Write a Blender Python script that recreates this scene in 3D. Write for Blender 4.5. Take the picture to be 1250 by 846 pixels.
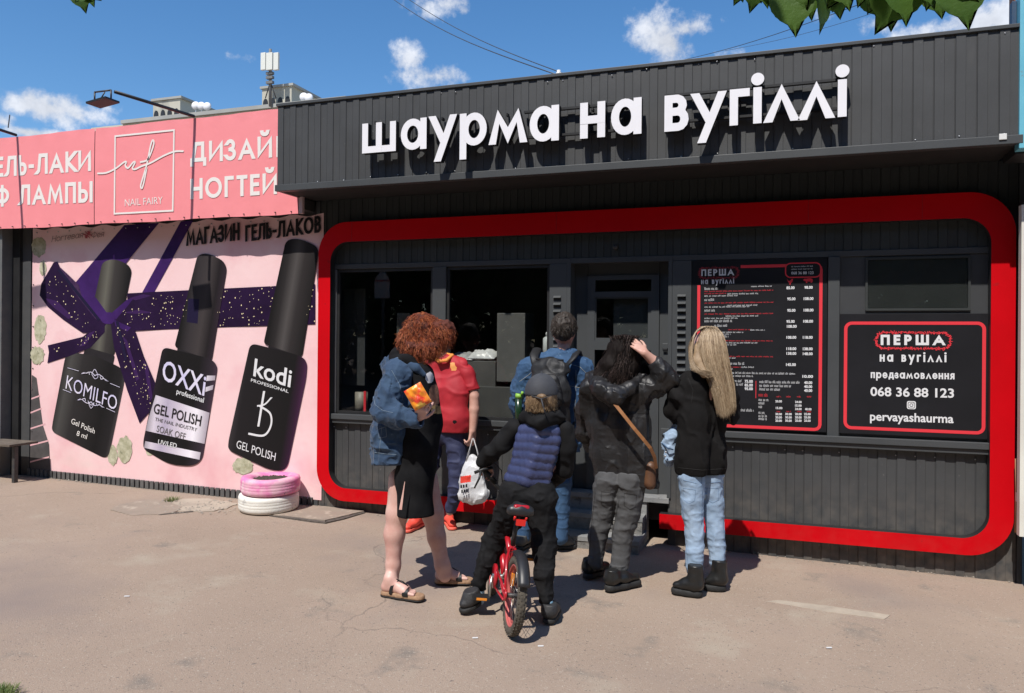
import bpy, bmesh, math, random
import numpy as np
from mathutils import Vector, Matrix
SC = bpy.context.scene
for _o in list(SC.objects): bpy.data.objects.remove(_o)
random.seed(7); RNG = np.random.default_rng(7)
R = math.radians

# ------------------------------------------------------------- camera
F_PX = 940.0; CX = 625.0; CYP = 412.7
CAM = np.array([0.0, 0.0, 1.46])
_yaw, _pitch, _roll = R(18.96), R(.1), R(.467)
_f = np.array([-math.sin(_yaw)*math.cos(_pitch), math.cos(_yaw)*math.cos(_pitch), math.sin(_pitch)])
_r = np.array([math.cos(_yaw), math.sin(_yaw), 0.0]); _u = np.cross(_r, _f)
CR = _r*math.cos(_roll)+_u*math.sin(_roll); CU = -_r*math.sin(_roll)+_u*math.cos(_roll); CF = _f
cam = bpy.data.cameras.new('camera'); camo = bpy.data.objects.new('camera', cam); SC.collection.objects.link(camo)
cam.sensor_width = 36; cam.lens = F_PX/1250*36; cam.shift_y = -(423-CYP)/1250
cam.clip_start = .05; cam.clip_end = 2000
M = Matrix((CR, CU, -CF)).transposed().to_4x4(); M.translation = Vector(CAM); camo.matrix_world = M
SC.camera = camo

# ------------------------------------------------------------- light
SUN_D = Vector((.15, 1.0, -1.54)).normalized()       # way the light travels
sun = bpy.data.lights.new('sun', 'SUN'); sun.energy = 5.0; sun.angle = R(.53); sun.color = (1.0, .955, .89)
suno = bpy.data.objects.new('sun', sun); SC.collection.objects.link(suno)
suno.rotation_euler = SUN_D.to_track_quat('-Z', 'Y').to_euler(); suno.location = (-2, -6, 14)
SC.view_settings.view_transform = 'Standard'; SC.view_settings.look = 'None'
SC.view_settings.exposure = .12; SC.view_settings.gamma = 1

def ray(px, py): return CF+CR*(px-CX)/F_PX-CU*(py-CYP)/F_PX
def at(px, py, Y):                                   # point of the vertical plane y=Y seen at a place of the photograph
    d = ray(px, py); return Vector(CAM+d*(Y/d[1]))
GA, GB = -.058, -.0155                               # the pavement falls gently to the right
def gz(x, y=0): return GA+GB*x
def atg(px, py, lift=0.0):
    d = ray(px, py); t = (CAM[2]-GA-lift)/(GB*d[0]-d[2]); return Vector(CAM+d*t)

W = bpy.data.worlds.new("World"); SC.world = W; W.use_nodes = True
nt = W.node_tree; N = nt.nodes; L = nt.links
bg = N['Background']; bg.inputs['Strength'].default_value = .095
sky = N.new('ShaderNodeTexSky'); sky.sky_type = 'NISHITA'; sky.sun_disc = False
sky.sun_elevation = math.asin(-SUN_D.z); sky.sun_rotation = math.atan2(-SUN_D.x, -SUN_D.y)
sky.altitude = 200; sky.air_density = 1.0; sky.dust_density = .3; sky.ozone_density = 3.0
def mth(op, a, b=None, c=None, clamp=False):
    n = N.new('ShaderNodeMath'); n.operation = op; n.use_clamp = clamp
    for i, v in enumerate((a, b, c)):
        if v is None: continue
        if isinstance(v, (int, float)): n.inputs[i].default_value = v
        else: L.new(v, n.inputs[i])
    return n.outputs[0]
def vdot(a, v):
    n = N.new('ShaderNodeVectorMath'); n.operation = 'DOT_PRODUCT'; L.new(a, n.inputs[0]); n.inputs[1].default_value = v
    return n.outputs['Value']
tc = N.new('ShaderNodeTexCoord'); DIRV = tc.outputs['Generated']
def noise(scale, detail, rough, off=0.0):
    mp = N.new('ShaderNodeMapping'); L.new(DIRV, mp.inputs['Vector']); mp.inputs['Location'].default_value = (off, off*.7, -off)
    n = N.new('ShaderNodeTexNoise'); L.new(mp.outputs[0], n.inputs['Vector']); n.inputs['Scale'].default_value = scale
    n.inputs['Detail'].default_value = detail; n.inputs['Roughness'].default_value = rough; return n.outputs['Fac']
nz = noise(16, 9, .62); nz2 = noise(44, 6, .6, 3.1)
acc = None
# clouds: direction of the middle (from photo), half width, half height (tangent units), density
for (px, py, rw, rh, den) in [(58,131,62,23,1.15),(40,122,28,20,1.0),(92,140,34,14,.8),(500,72,30,20,.8),(527,93,54,19,.95),(813,50,54,38,1.2),(835,38,38,26,1.0),(880,64,26,10,.6),
        (1205,24,52,22,1.15),(1150,34,60,14,.6),(1072,30,24,16,.7),(545,6,70,16,.62),(568,14,16,12,.7),(38,162,44,9,1.2),(134,132,16,8,.5),(292,70,14,6,.4),(1010,20,30,9,.5),(5,148,22,14,.8),
        (-300,90,150,50,1.2),(-520,-60,160,60,1.2),(1500,40,170,60,1.2),(1750,-80,160,60,1.1),(300,-320,170,60,1.1),(1100,-420,200,70,1.1)]:
    c = ray(px, py); c = c/np.linalg.norm(c); h = np.cross(c, (0, 0, 1)); h /= np.linalg.norm(h); v = np.cross(h, c)
    dc = mth('MAXIMUM', vdot(DIRV, c), .05)
    a = mth('DIVIDE', vdot(DIRV, h), dc); b = mth('DIVIDE', vdot(DIRV, v), dc)
    a = mth('MULTIPLY', a, F_PX/rw); b = mth('MULTIPLY', b, F_PX/rh)
    q = mth('SQRT', mth('ADD', mth('MULTIPLY', a, a), mth('MULTIPLY', b, b)))
    m = mth('MULTIPLY', mth('SUBTRACT', 1.0, q), den)
    acc = m if acc is None else mth('MAXIMUM', acc, m)
acc = mth('MAXIMUM', acc, -.6)
cm = mth('ADD', acc, mth('MULTIPLY', mth('SUBTRACT', nz, .5), 3.0))
cm = mth('ADD', cm, mth('MULTIPLY', mth('SUBTRACT', nz2, .5), 1.3))
mr = N.new('ShaderNodeMapRange'); mr.interpolation_type = 'SMOOTHSTEP'; L.new(cm, mr.inputs['Value'])
mr.inputs['From Min'].default_value = .12; mr.inputs['From Max'].default_value = .95; mr.inputs['To Max'].default_value = .93
shade = N.new('ShaderNodeMapRange'); L.new(nz, shade.inputs['Value']); shade.inputs['From Min'].default_value = .4; shade.inputs['From Max'].default_value = .65
shade.inputs['To Min'].default_value = .72; shade.inputs['To Max'].default_value = 1.0
cc = N.new('ShaderNodeCombineColor')
CLB = 9.6
for i, k in enumerate((.93, .97, 1.06)): L.new(mth('MULTIPLY', shade.outputs[0], CLB*k), cc.inputs[i])
hs = N.new('ShaderNodeHueSaturation'); L.new(sky.outputs[0], hs.inputs['Color']); hs.inputs['Saturation'].default_value = 1.24; hs.inputs['Value'].default_value = 1.47
mixc = N.new('ShaderNodeMix'); mixc.data_type = 'RGBA'; L.new(mr.outputs[0], mixc.inputs['Factor'])
L.new(hs.outputs[0], mixc.inputs[6]); L.new(cc.outputs[0], mixc.inputs[7]); L.new(mixc.outputs[2], bg.inputs['Color'])

# ------------------------------------------------------------- materials
MATS = {}
def mat(name, col, rough=.6, col2=None, nscale=6.0, bump=0.0, bscale=60.0, metal=0.0, spec=.5, stretch=(1,1,1), detail=5.0, contrast=(.35,.65), coat=0.0, spots=None, bstretch=(1,1,1), bdist=.004, sheen=0.0, trans=0.0):
    if name in MATS: return MATS[name]
    m = bpy.data.materials.new(name); m.use_nodes = True; t = m.node_tree; n = t.nodes; l = t.links
    b = n['Principled BSDF']; b.inputs['Roughness'].default_value = rough; b.inputs['Metallic'].default_value = metal
    b.inputs['Specular IOR Level'].default_value = spec; b.inputs['Coat Weight'].default_value = coat
    b.inputs['Sheen Weight'].default_value = sheen
    g = n.new('ShaderNodeNewGeometry')
    def nz(scale, st, det):
        mp = n.new('ShaderNodeMapping'); l.new(g.outputs['Position'], mp.inputs['Vector']); mp.inputs['Scale'].default_value = st
        x = n.new('ShaderNodeTexNoise'); l.new(mp.outputs[0], x.inputs['Vector']); x.inputs['Scale'].default_value = scale
        x.inputs['Detail'].default_value = det; x.inputs['Roughness'].default_value = .6; return x.outputs['Fac']
    if col2 is None:
        b.inputs['Base Color'].default_value = (*col, 1); out = None
    else:
        f = nz(nscale, stretch, detail); r_ = n.new('ShaderNodeMapRange'); l.new(f, r_.inputs['Value'])
        r_.inputs['From Min'].default_value = contrast[0]; r_.inputs['From Max'].default_value = contrast[1]
        mx = n.new('ShaderNodeMix'); mx.data_type = 'RGBA'; l.new(r_.outputs[0], mx.inputs['Factor'])
        mx.inputs[6].default_value = (*col, 1); mx.inputs[7].default_value = (*col2, 1); out = mx.outputs[2]
    for sp in (spots or []):          # (colour, scale, threshold, softness, stretch)
        f = nz(sp[1], sp[4] if len(sp) > 4 else (1,1,1), 4); r_ = n.new('ShaderNodeMapRange'); l.new(f, r_.inputs['Value'])
        r_.inputs['From Min'].default_value = sp[2]; r_.inputs['From Max'].default_value = sp[2]+sp[3]
        mx = n.new('ShaderNodeMix'); mx.data_type = 'RGBA'; l.new(r_.outputs[0], mx.inputs['Factor'])
        if out is None: mx.inputs[6].default_value = (*col, 1)
        else: l.new(out, mx.inputs[6])
        mx.inputs[7].default_value = (*sp[0], 1); out = mx.outputs[2]
    if out is not None: l.new(out, b.inputs['Base Color'])
    if bump > 0:
        bp = n.new('ShaderNodeBump'); bp.inputs['Strength'].default_value = bump; bp.inputs['Distance'].default_value = bdist
        l.new(nz(bscale, bstretch, 5), bp.inputs['Height']); l.new(bp.outputs[0], b.inputs['Normal'])
    if trans > 0:
        tr = n.new('ShaderNodeBsdfTranslucent'); ms = n.new('ShaderNodeMixShader'); ms.inputs[0].default_value = trans
        if out is not None: l.new(out, tr.inputs[0])
        else: tr.inputs[0].default_value = (*col, 1)
        l.new(b.outputs[0], ms.inputs[1]); l.new(tr.outputs[0], ms.inputs[2]); l.new(ms.outputs[0], n['Material Output'].inputs[0])
    MATS[name] = m; return m

graph = mat('graphite paint', (.042,.0435,.045), .55, (.052,.054,.056), 3.2, .25, 160, spots=[((.10,.10,.098), 26, .70, .05), ((.085,.083,.078), 4, .62, .2, (1,1,.25))])
graph2 = mat('graphite smooth paint', (.047,.051,.054), .5, (.056,.06,.063), 2.5, .1, 200)
blackp = mat('black paint', (.012,.012,.013), .5, (.02,.02,.021), 5, .1, 120)
redm = mat('red gloss composite', (.56,.001,.006), .5, (.50,.001,.005), 2.2, .03, 8, spots=[((.42,.006,.010), 11, .68, .06)], spec=.12)
whitel = mat('white acrylic', (.83,.82,.85), .4, (.79,.78,.81), 3)
whitep = mat('white print', (.70,.70,.71), .5)
creamp = mat('cream print', (.80,.76,.72), .5)
redp = mat('red print', (.72,.035,.05), .5)
redd = mat('dull red print', (.30,.02,.03), .5)
def dirt(m, z0, z1, col, k=.55):
    """dried splash dirt near the ground, broken up by noise"""
    n = m.node_tree.nodes; l = m.node_tree.links; b = n['Principled BSDF']; g = n.new('ShaderNodeNewGeometry'); sx = n.new('ShaderNodeSeparateXYZ'); l.new(g.outputs['Position'], sx.inputs[0])
    r_ = n.new('ShaderNodeMapRange'); l.new(sx.outputs[2], r_.inputs['Value']); r_.inputs['From Min'].default_value = z1; r_.inputs['From Max'].default_value = z0; x = n.new('ShaderNodeTexNoise'); x.inputs['Scale'].default_value = 14; x.inputs['Detail'].default_value = 7; l.new(g.outputs['Position'], x.inputs['Vector'])
    r2 = n.new('ShaderNodeMapRange'); l.new(x.outputs['Fac'], r2.inputs['Value']); r2.inputs['From Min'].default_value = .35; r2.inputs['From Max'].default_value = .7; mu = n.new('ShaderNodeMath'); mu.operation = 'MULTIPLY'; l.new(r_.outputs[0], mu.inputs[0]); l.new(r2.outputs[0], mu.inputs[1]); m3 = n.new('ShaderNodeMath'); m3.operation = 'MULTIPLY'; l.new(mu.outputs[0], m3.inputs[0]); m3.inputs[1].default_value = k
    mx = n.new('ShaderNodeMix'); mx.data_type = 'RGBA'; l.new(m3.outputs[0], mx.inputs['Factor']); l.new(b.inputs['Base Color'].links[0].from_socket, mx.inputs[6]); mx.inputs[7].default_value = (*col, 1); l.new(mx.outputs[2], b.inputs['Base Color'])
dirt(graph, -.1, .55, (.20,.17,.14)); dirt(redm, 0, .35, (.40,.10,.08), .12)
boardm = mat('board black', (.011,.011,.013), .45, (.015,.015,.018), 3, .03, 30, spec=.25)
concr = mat('grey concrete paint', (.17,.175,.18), .8, (.24,.24,.235), 9, .5, 70, spots=[((.10,.10,.10), 14, .6, .08)])
concd = mat('rough concrete', (.12,.118,.112), .9, (.22,.21,.195), 16, 1.0, 50, bdist=.01)
alum = mat('bare aluminium', (.45,.45,.46), .35, metal=.8)
darkm = mat('dark steel', (.03,.03,.034), .5, (.05,.045,.04), 20)
galv = mat('galvanised wire', (.05,.05,.055), .5)

def glassmat(name, tint, refl=1.0):
    m = bpy.data.materials.new(name); m.use_nodes = True; t = m.node_tree; n = t.nodes; l = t.links; n.remove(n['Principled BSDF'])
    tr = n.new('ShaderNodeBsdfTransparent'); tr.inputs[0].default_value = (*tint, 1)
    gl = n.new('ShaderNodeBsdfGlossy'); gl.inputs['Roughness'].default_value = .015; gl.inputs[0].default_value = (.9,.93,.95,1)
    fr = n.new('ShaderNodeFresnel'); fr.inputs[0].default_value = 1.5
    mu = n.new('ShaderNodeMath'); mu.operation = 'MULTIPLY'; l.new(fr.outputs[0], mu.inputs[0]); mu.inputs[1].default_value = refl; gb = n.new('ShaderNodeNewGeometry'); inv = n.new('ShaderNodeMath'); inv.operation = 'SUBTRACT'; inv.inputs[0].default_value = 1; l.new(gb.outputs['Backfacing'], inv.inputs[1]); m2 = n.new('ShaderNodeMath'); m2.operation = 'MULTIPLY'; l.new(mu.outputs[0], m2.inputs[0]); l.new(inv.outputs[0], m2.inputs[1])
    ms = n.new('ShaderNodeMixShader'); l.new(m2.outputs[0], ms.inputs[0]); l.new(tr.outputs[0], ms.inputs[1]); l.new(gl.outputs[0], ms.inputs[2])
    l.new(ms.outputs[0], n['Material Output'].inputs[0]); return m
glassm = glassmat('window glass', (.86,.87,.86), 1.0)
glassd = glassmat('tinted glass', (.10,.11,.115), 1.0)

# ------------------------------------------------------------- helpers
def link(o): SC.collection.objects.link(o); return o
def tag(o, label=None, cat=None, group=None, kind=None):
    if label: o['label'] = label
    if cat: o['category'] = cat
    if group: o['group'] = group
    if kind: o['kind'] = kind
    return o
def empty(name, loc=(0,0,0), label=None, cat=None, group=None):
    o = bpy.data.objects.new(name, None); o.empty_display_size = .1; o.location = loc; link(o); return tag(o, label, cat, group)
def setpar(o, parent):
    o.parent = parent
    ml = Matrix.Translation(parent.location)         # things are placed, never turned: part meshes are in world coordinates
    p = parent
    loc = Vector(parent.location)
    while p.parent: p = p.parent; loc = loc+Vector(p.location)
    o.location = Vector(o.location)-loc
class MB:
    def __init__(s): s.v = []; s.f = []; s.m = []; s.sm = []
    def add(s, vs, fs, mi=0, smooth=False):
        b = len(s.v); s.v += [tuple(v) for v in vs]; s.f += [tuple(b+i for i in f) for f in fs]; s.m += [mi]*len(fs); s.sm += [smooth]*len(fs)
    def box(s, x0, x1, y0, y1, z0, z1, mi=0):
        s.add([(x0,y0,z0),(x1,y0,z0),(x1,y1,z0),(x0,y1,z0),(x0,y0,z1),(x1,y0,z1),(x1,y1,z1),(x0,y1,z1)],
              [(0,3,2,1),(4,5,6,7),(0,1,5,4),(1,2,6,5),(2,3,7,6),(3,0,4,7)], mi)
    def obox(s, c, ax, half, mi=0):                   # oriented box
        c = Vector(c); a, b, d = [Vector(v)*h for v, h in zip(ax, half)]
        vs = [c+i*a+j*b+k*d for k in (-1,1) for (i, j) in ((-1,-1),(1,-1),(1,1),(-1,1))]
        s.add(vs, [(0,3,2,1),(4,5,6,7),(0,1,5,4),(1,2,6,5),(2,3,7,6),(3,0,4,7)], mi)
    def tube(s, pts, rad, n=8, mi=0, caps=True, closed=False, flat=1.0):
        pts = [Vector(p) for p in pts]; k = len(pts)
        if isinstance(rad, (int, float)): rad = [rad]*k
        t0 = (pts[1]-pts[0]).normalized(); up = Vector((0,0,1)) if abs(t0.z) < .9 else Vector((1,0,0))
        nn = t0.cross(up).normalized(); vs = []
        for i in range(k):
            if closed: t = (pts[(i+1) % k]-pts[i-1])
            else: t = pts[min(i+1, k-1)]-pts[max(i-1, 0)]
            t = t.normalized() if t.length > 1e-9 else t0
            nn = (nn-t*nn.dot(t)); nn = nn.normalized() if nn.length > 1e-6 else t.orthogonal().normalized(); bn = t.cross(nn)
            for j in range(n):
                a = 2*math.pi*j/n; vs.append(pts[i]+(nn*math.cos(a)+bn*math.sin(a)*flat)*rad[i])
        fs = [(i*n+j, i*n+(j+1) % n, (i+1)*n+(j+1) % n, (i+1)*n+j) for i in range(k-1) for j in range(n)]
        if closed: fs += [((k-1)*n+j, (k-1)*n+(j+1) % n, (j+1) % n, j) for j in range(n)]
        elif caps: fs += [tuple(reversed(range(n))), tuple((k-1)*n+j for j in range(n))]
        s.add(vs, fs, mi, True)
    def prism(s, poly, f0, f1, mi=0, cap0=True):      # poly of (u,v); f0,f1 map (u,v) -> front / back point
        n = len(poly); vs = [f0(*p) for p in poly]+[f1(*p) for p in poly]
        fs = [(i, n+i, n+(i+1) % n, (i+1) % n) for i in range(n)]+[tuple(range(n)), tuple(range(2*n-1, n-1, -1))]
        s.add(vs, fs, mi)
    def build(s, name, mats, parent=None, bevel=0, smooth=None):
        me = bpy.data.meshes.new(name); me.from_pydata(s.v, [], s.f)
        if not isinstance(mats, (list, tuple)): mats = [mats]
        for m in mats: me.materials.append(m)
        me.polygons.foreach_set('material_index', s.m)
        me.polygons.foreach_set('use_smooth', [bool(x) if smooth is None else smooth for x in s.sm]); me.update()
        o = bpy.data.objects.new(name, me); link(o)
        if bevel:
            bm = bmesh.new(); bm.from_mesh(me); bmesh.ops.recalc_face_normals(bm, faces=bm.faces)
            bmesh.ops.bevel(bm, geom=bm.edges[:], offset=bevel, segments=2, affect='EDGES', profile=.6, clamp_overlap=True); bm.to_mesh(me); bm.free()
        if parent is not None: setpar(o, parent)
        return o
def boxo(name, m, parent, x0, x1, y0, y1, z0, z1, bevel=0):
    b = MB(); b.box(x0, x1, y0, y1, z0, z1); return b.build(name, m, parent, bevel)
def tubeo(name, m, parent, pts, rad, n=8, **k):
    b = MB(); b.tube(pts, rad, n, **k); return b.build(name, m, parent)
def plan_poly(name, m, parent, poly, y, th=.0015):    # flat print on a plane y = const; poly in world (x,z)
    b = MB(); b.prism(poly, lambda u, v: (u, y-th, v), lambda u, v: (u, y, v)); return b.build(name, m, parent)
def rrect(x0, x1, z0, z1, r, n=8):
    o = []
    for cx, cz, a in ((x1-r, z1-r, 0), (x0+r, z1-r, 90), (x0+r, z0+r, 180), (x1-r, z0+r, 270)):
        for i in range(n+1): t = R(a+90*i/n); o.append((cx+r*math.cos(t), cz+r*math.sin(t)))
    return o
def ring(mb, A, B, y0, y1, mi=0, skip=None):          # frame between two equal-count loops A (outer), B (inner)
    n = len(A); vs = [(x, y0, z) for x, z in A]+[(x, y0, z) for x, z in B]+[(x, y1, z) for x, z in A]+[(x, y1, z) for x, z in B]; fs = []
    for i in range(n):
        if skip and i in skip: continue
        j = (i+1) % n
        fs += [(i, j, n+j, n+i), (2*n+i, 3*n+i, 3*n+j, 2*n+j), (i, 2*n+i, 2*n+j, j), (n+i, n+j, 3*n+j, 3*n+i)]
    mb.add(vs, fs, mi)

# ---- stroke lettering
def arc(cx, cy, rx, ry, a0, a1, n=14): return [(cx+rx*math.cos(R(a0+(a1-a0)*i/n)), cy+ry*math.sin(R(a0+(a1-a0)*i/n))) for i in range(n+1)]
def O(*p): return ('c', [q for q in p][0][:-1])
el = lambda cx, cy, rx, ry: ('c', arc(cx, cy, rx, ry, 90, 450, 28)[:-1])
G = {
'А': (.82, [[(0,0),(.5,1),(1,0)], [(.2,.3),(.8,.3)]]), 'В': (.58, [('c', [(0,.52),(0,1),(.5,1)]+arc(.5,.76,.42,.24,80,-90,8)), ('c', [(0,0),(0,.52),(.55,.52)]+arc(.55,.26,.45,.26,80,-90,8))]),
'Г': (.5, [[(0,0),(0,1),(1,1)]]), 'Д': (.86, [[(.1,.12),(.3,1),(.84,1),(.84,.12)], [(0,-.16),(0,.07),(1,.07),(1,-.16)]]),
'Е': (.5, [[(1,1),(0,1),(0,0),(1,0)], [(0,.52),(.9,.52)]]), 'З': (.55, [arc(.42,.76,.46,.24,150,-90,10), arc(.42,.26,.58,.26,90,-150,12)]),
'И': (.74, [[(0,1),(0,0),(1,1),(1,0)]]), 'Й': (.74, [[(0,1),(0,0),(1,1),(1,0)], arc(.5,1.34,.24,.12,180,360,8)]),
'К': (.64, [[(0,0),(0,1)], [(1,1),(.06,.5),(1,0)]]), 'Л': (.72, [[(0,.0),(.16,.1),(.3,1),(1,1),(1,0)]]), 'М': (.94, [[(0,0),(.14,1),(.5,.12),(.86,1),(1,0)]]),
'Н': (.68, [[(0,0),(0,1)], [(1,0),(1,1)], [(0,.5),(1,.5)]]), 'О': (.9, [el(.5,.5,.5,.5)]), 'П': (.66, [[(0,0),(0,1),(1,1),(1,0)]]),
'Р': (.54, [[(0,0),(0,1)], [(0,1),(.5,1)]+arc(.5,.73,.5,.27,80,-90,10)+[(0,.46)]]), 'Т': (.58, [[(0,1),(1,1)], [(.5,1),(.5,0)]]),
'Ф': (.9, [el(.5,.5,.5,.36), [(.5,-.04),(.5,1.04)]]), 'Ш': (.92, [[(0,1),(0,0),(1,0),(1,1)], [(.5,0),(.5,1)]]),
'Ы': (.86, [[(0,1),(0,0)], [(0,0),(.3,0)]+arc(.3,.28,.3,.28,-80,90,10)+[(0,.56)], [(1,0),(1,1)]]), 'Ь': (.52, [[(0,1),(0,0)], [(0,0),(.5,0)]+arc(.5,.28,.5,.28,-80,90,10)+[(0,.56)]]),
'-': (.34, [[(0,.4),(1,.4)]]), ' ': (.36, []),
'ш': (.86, [[(0,.7),(0,0),(1,0),(1,.7)], [(.5,0),(.5,.7)]]), 'а': (.66, [el(.45,.35,.45,.35), [(1,0),(1,.7)]]), 'у': (.62, [[(0,.7),(.47,.16)], [(1,.7),(.28,-.3)]]),
'р': (.66, [[(0,-.3),(0,.7)], el(.55,.35,.45,.35)]), 'м': (.8, [[(0,0),(.18,.7),(.5,.06),(.82,.7),(1,0)]]), 'н': (.54, [[(0,0),(0,.7)], [(1,0),(1,.7)], [(0,.36),(1,.36)]]),
'в': (.5, [('c', [(0,.38),(0,.7),(.5,.7)]+arc(.5,.54,.38,.16,80,-90,6)), ('c', [(0,0),(0,.38),(.6,.38)]+arc(.6,.19,.4,.19,80,-90,6))]),
'г': (.42, [[(0,0),(0,.7),(1,.7)]]), 'і': (.0, [[(.5,0),(.5,.7)], ('d', (.5,1.0))]), 'л': (.62, [[(0,0),(.5,.7),(1,0)]]), 'п': (.52, [[(0,0),(0,.7),(1,.7),(1,0)]]),
'е': (.6, [[(.1,.35),(.9,.35)], arc(.5,.35,.5,.35,0,315,18)]), 'д': (.66, [[(.14,.1),(.32,.7),(.84,.7),(.84,.1)], [(0,-.14),(0,.05),(1,.05),(1,-.14)]]),
'з': (.42, [arc(.42,.53,.46,.17,150,-90,8), arc(.42,.18,.58,.18,90,-150,8)]), 'о': (.66, [el(.5,.35,.5,.35)]), 'я': (.5, [[(1,0),(1,.7)], [(1,.7),(.45,.7)]+arc(.45,.5,.42,.2,100,270,8)+[(1,.3)], [(.5,.3),(0,0)]]),
'к': (.5, [[(0,0),(0,.7)], [(1,.7),(.06,.36),(1,0)]]), 'й': (.56, [[(0,.7),(0,0),(1,.7),(1,0)], arc(.5,.98,.22,.1,180,360,6)]), 'и': (.56, [[(0,.7),(0,0),(1,.7),(1,0)]]),
'т': (.5, [[(0,.7),(1,.7)], [(.5,.7),(.5,0)]]), 'с': (.56, [arc(.5,.35,.5,.35,45,315,16)]), 'ь': (.44, [[(0,.7),(0,0)], [(0,0),(.5,0)]+arc(.5,.2,.45,.2,-80,90,6)+[(0,.4)]]),
}
def ribbon(pts, s, closed):
    n = len(pts); P = [Vector((*p, 0)) for p in pts]; Lf = []; Rt = []
    if not closed:
        e0, e1 = P[0].copy(), P[-1].copy(); u0, u1 = (P[0]-P[1]).normalized(), (P[-1]-P[-2]).normalized()
        P[0] = P[0]+u0*s/2; P[-1] = P[-1]+u1*s/2
    for i in range(n):
        if closed: d0 = (P[i]-P[i-1]).normalized(); d1 = (P[(i+1) % n]-P[i]).normalized()
        else:
            d1 = (P[min(i+1, n-1)]-P[min(i, n-2)]).normalized(); d0 = (P[max(i, 1)]-P[max(i-1, 0)]).normalized()
        n0 = Vector((-d0.y, d0.x, 0)); n1 = Vector((-d1.y, d1.x, 0)); m = n0+n1
        m = m.normalized() if m.length > .01 else n0; k = s/2/max(.38, m.dot(n0))
        Lf.append(P[i]+m*k); Rt.append(P[i]-m*k)
    if not closed:                                   # slanting strokes end in a level cut
        for i, e, u in ((0, e0, u0), (n-1, e1, u1)):
            if abs(u.y) > .3 and abs(u.x) > .05:
                yc = e.y+math.copysign(s/2, u.y)
                for A_ in (Lf, Rt): A_[i] = A_[i]+u*((yc-A_[i].y)/u.y)
    return Lf, Rt
def glyph(mb, ch, ox, sx, s, fr, bk, st, stagger, dotr=None):
    """strokes of one character, in letter units (cap height 1); fr(u,v,k) bk(u,v,k) map to world, k = stroke order"""
    w, strokes = G[ch]; w = max(w, s); k = st
    fx = lambda g: ox+(s/2+g*(w-s))*sx; fy = lambda g: s/2+g*(1-s) if g >= 0 or g < -.5 else s/2+g
    for q in strokes:
        if q[0] == 'd':
            c = q[1]; r = dotr or s*.62; cx = fx(c[0]); cy = fy(c[1]) if c[1] <= 1 else c[1]
            pl = [(cx+r*math.cos(R(a)), cy+r*math.sin(R(a))) for a in range(0, 360, 15)]
            mb.prism(pl, lambda u, v: fr(u, v, k), lambda u, v: bk(u, v, k)); k += 1; continue
        closed = q[0] == 'c'; pts = q[1] if closed else q
        pp = [(fx(a), fy(b)) for a, b in pts]; Lf, Rt = ribbon(pp, s, closed); n = len(pp)
        if not closed:
            va, vb = min(p[1] for p in pp)-s/2, max(p[1] for p in pp)+s/2
            for p in Lf+Rt: p.y = min(vb, max(va, p.y))
        vs = [fr(p.x, p.y, k) for p in Lf]+[fr(p.x, p.y, k) for p in Rt]+[bk(p.x, p.y, k) for p in Lf]+[bk(p.x, p.y, k) for p in Rt]; fs = []
        for i in range(n if closed else n-1):
            j = (i+1) % n; fs += [(i, j, n+j, n+i), (2*n+i, 2*n+j, j, i), (n+i, n+j, 3*n+j, 3*n+i)]
        if not closed: fs += [(0, n, 3*n, 2*n), (n-1, 3*n-1, 4*n-1, 2*n-1)]
        mb.add(vs, fs); k += 1
    return w, k
def write(name, text, m, parent, P0, P1, P2, s=.14, gap=.13, y_th=.0012, label=None, build=True, mb=None):
    """stroke text on the wall plane: P0,P1 baseline ends, P2 top of a capital above P0 (all in one plane y=const)"""
    P0, P1, P2 = Vector(P0), Vector(P1), Vector(P2); V = P2-P0; h = V.length; U = P1-P0
    tot = sum(max(G[c][0], s) for c in text)+gap*(len(text)-1); sx = U.length/(tot*h)
    uu = U.normalized()*h; own = mb is None; mb = mb or MB(); x = 0; k = 0
    for c in text:
        fr = lambda u, v, kk: P0+uu*u+V*v+Vector((0, -y_th-.00012*kk, 0)); bk = lambda u, v, kk: P0+uu*u+V*v+Vector((0, min(0, -y_th+.001), 0))
        w, k = glyph(mb, c, x, sx, s*min(1, max(.6, sx)) if False else s, fr, bk, k % 9, 0) ; x += (w+gap)*sx
    if own and build: return mb.build(name, m, parent)
def latin(name, text, m, parent, P0, P1, P2, bold=0.0, y_th=.0012, cap=.72, shear=0.0):
    c = bpy.data.curves.new('t', 'FONT'); c.body = text; c.size = 1; c.offset = bold; c.resolution_u = 3; c.shear = shear
    o = bpy.data.objects.new('t', c); link(o); bpy.context.view_layer.update()
    me = bpy.data.meshes.new_from_object(o.evaluated_get(bpy.context.evaluated_depsgraph_get())); bpy.data.objects.remove(o)
    P0, P1, P2 = Vector(P0), Vector(P1), Vector(P2); xs = [v.co.x for v in me.vertices]; x0, x1 = min(xs), max(xs)
    b = MB(); b.add([P0+(P1-P0)*((v.co.x-x0)/(x1-x0))+(P2-P0)*(v.co.y/cap)+Vector((0, -y_th, 0)) for v in me.vertices], [tuple(p.vertices) for p in me.polygons])
    bpy.data.meshes.remove(me); return b.build(name, m, parent)

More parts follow.
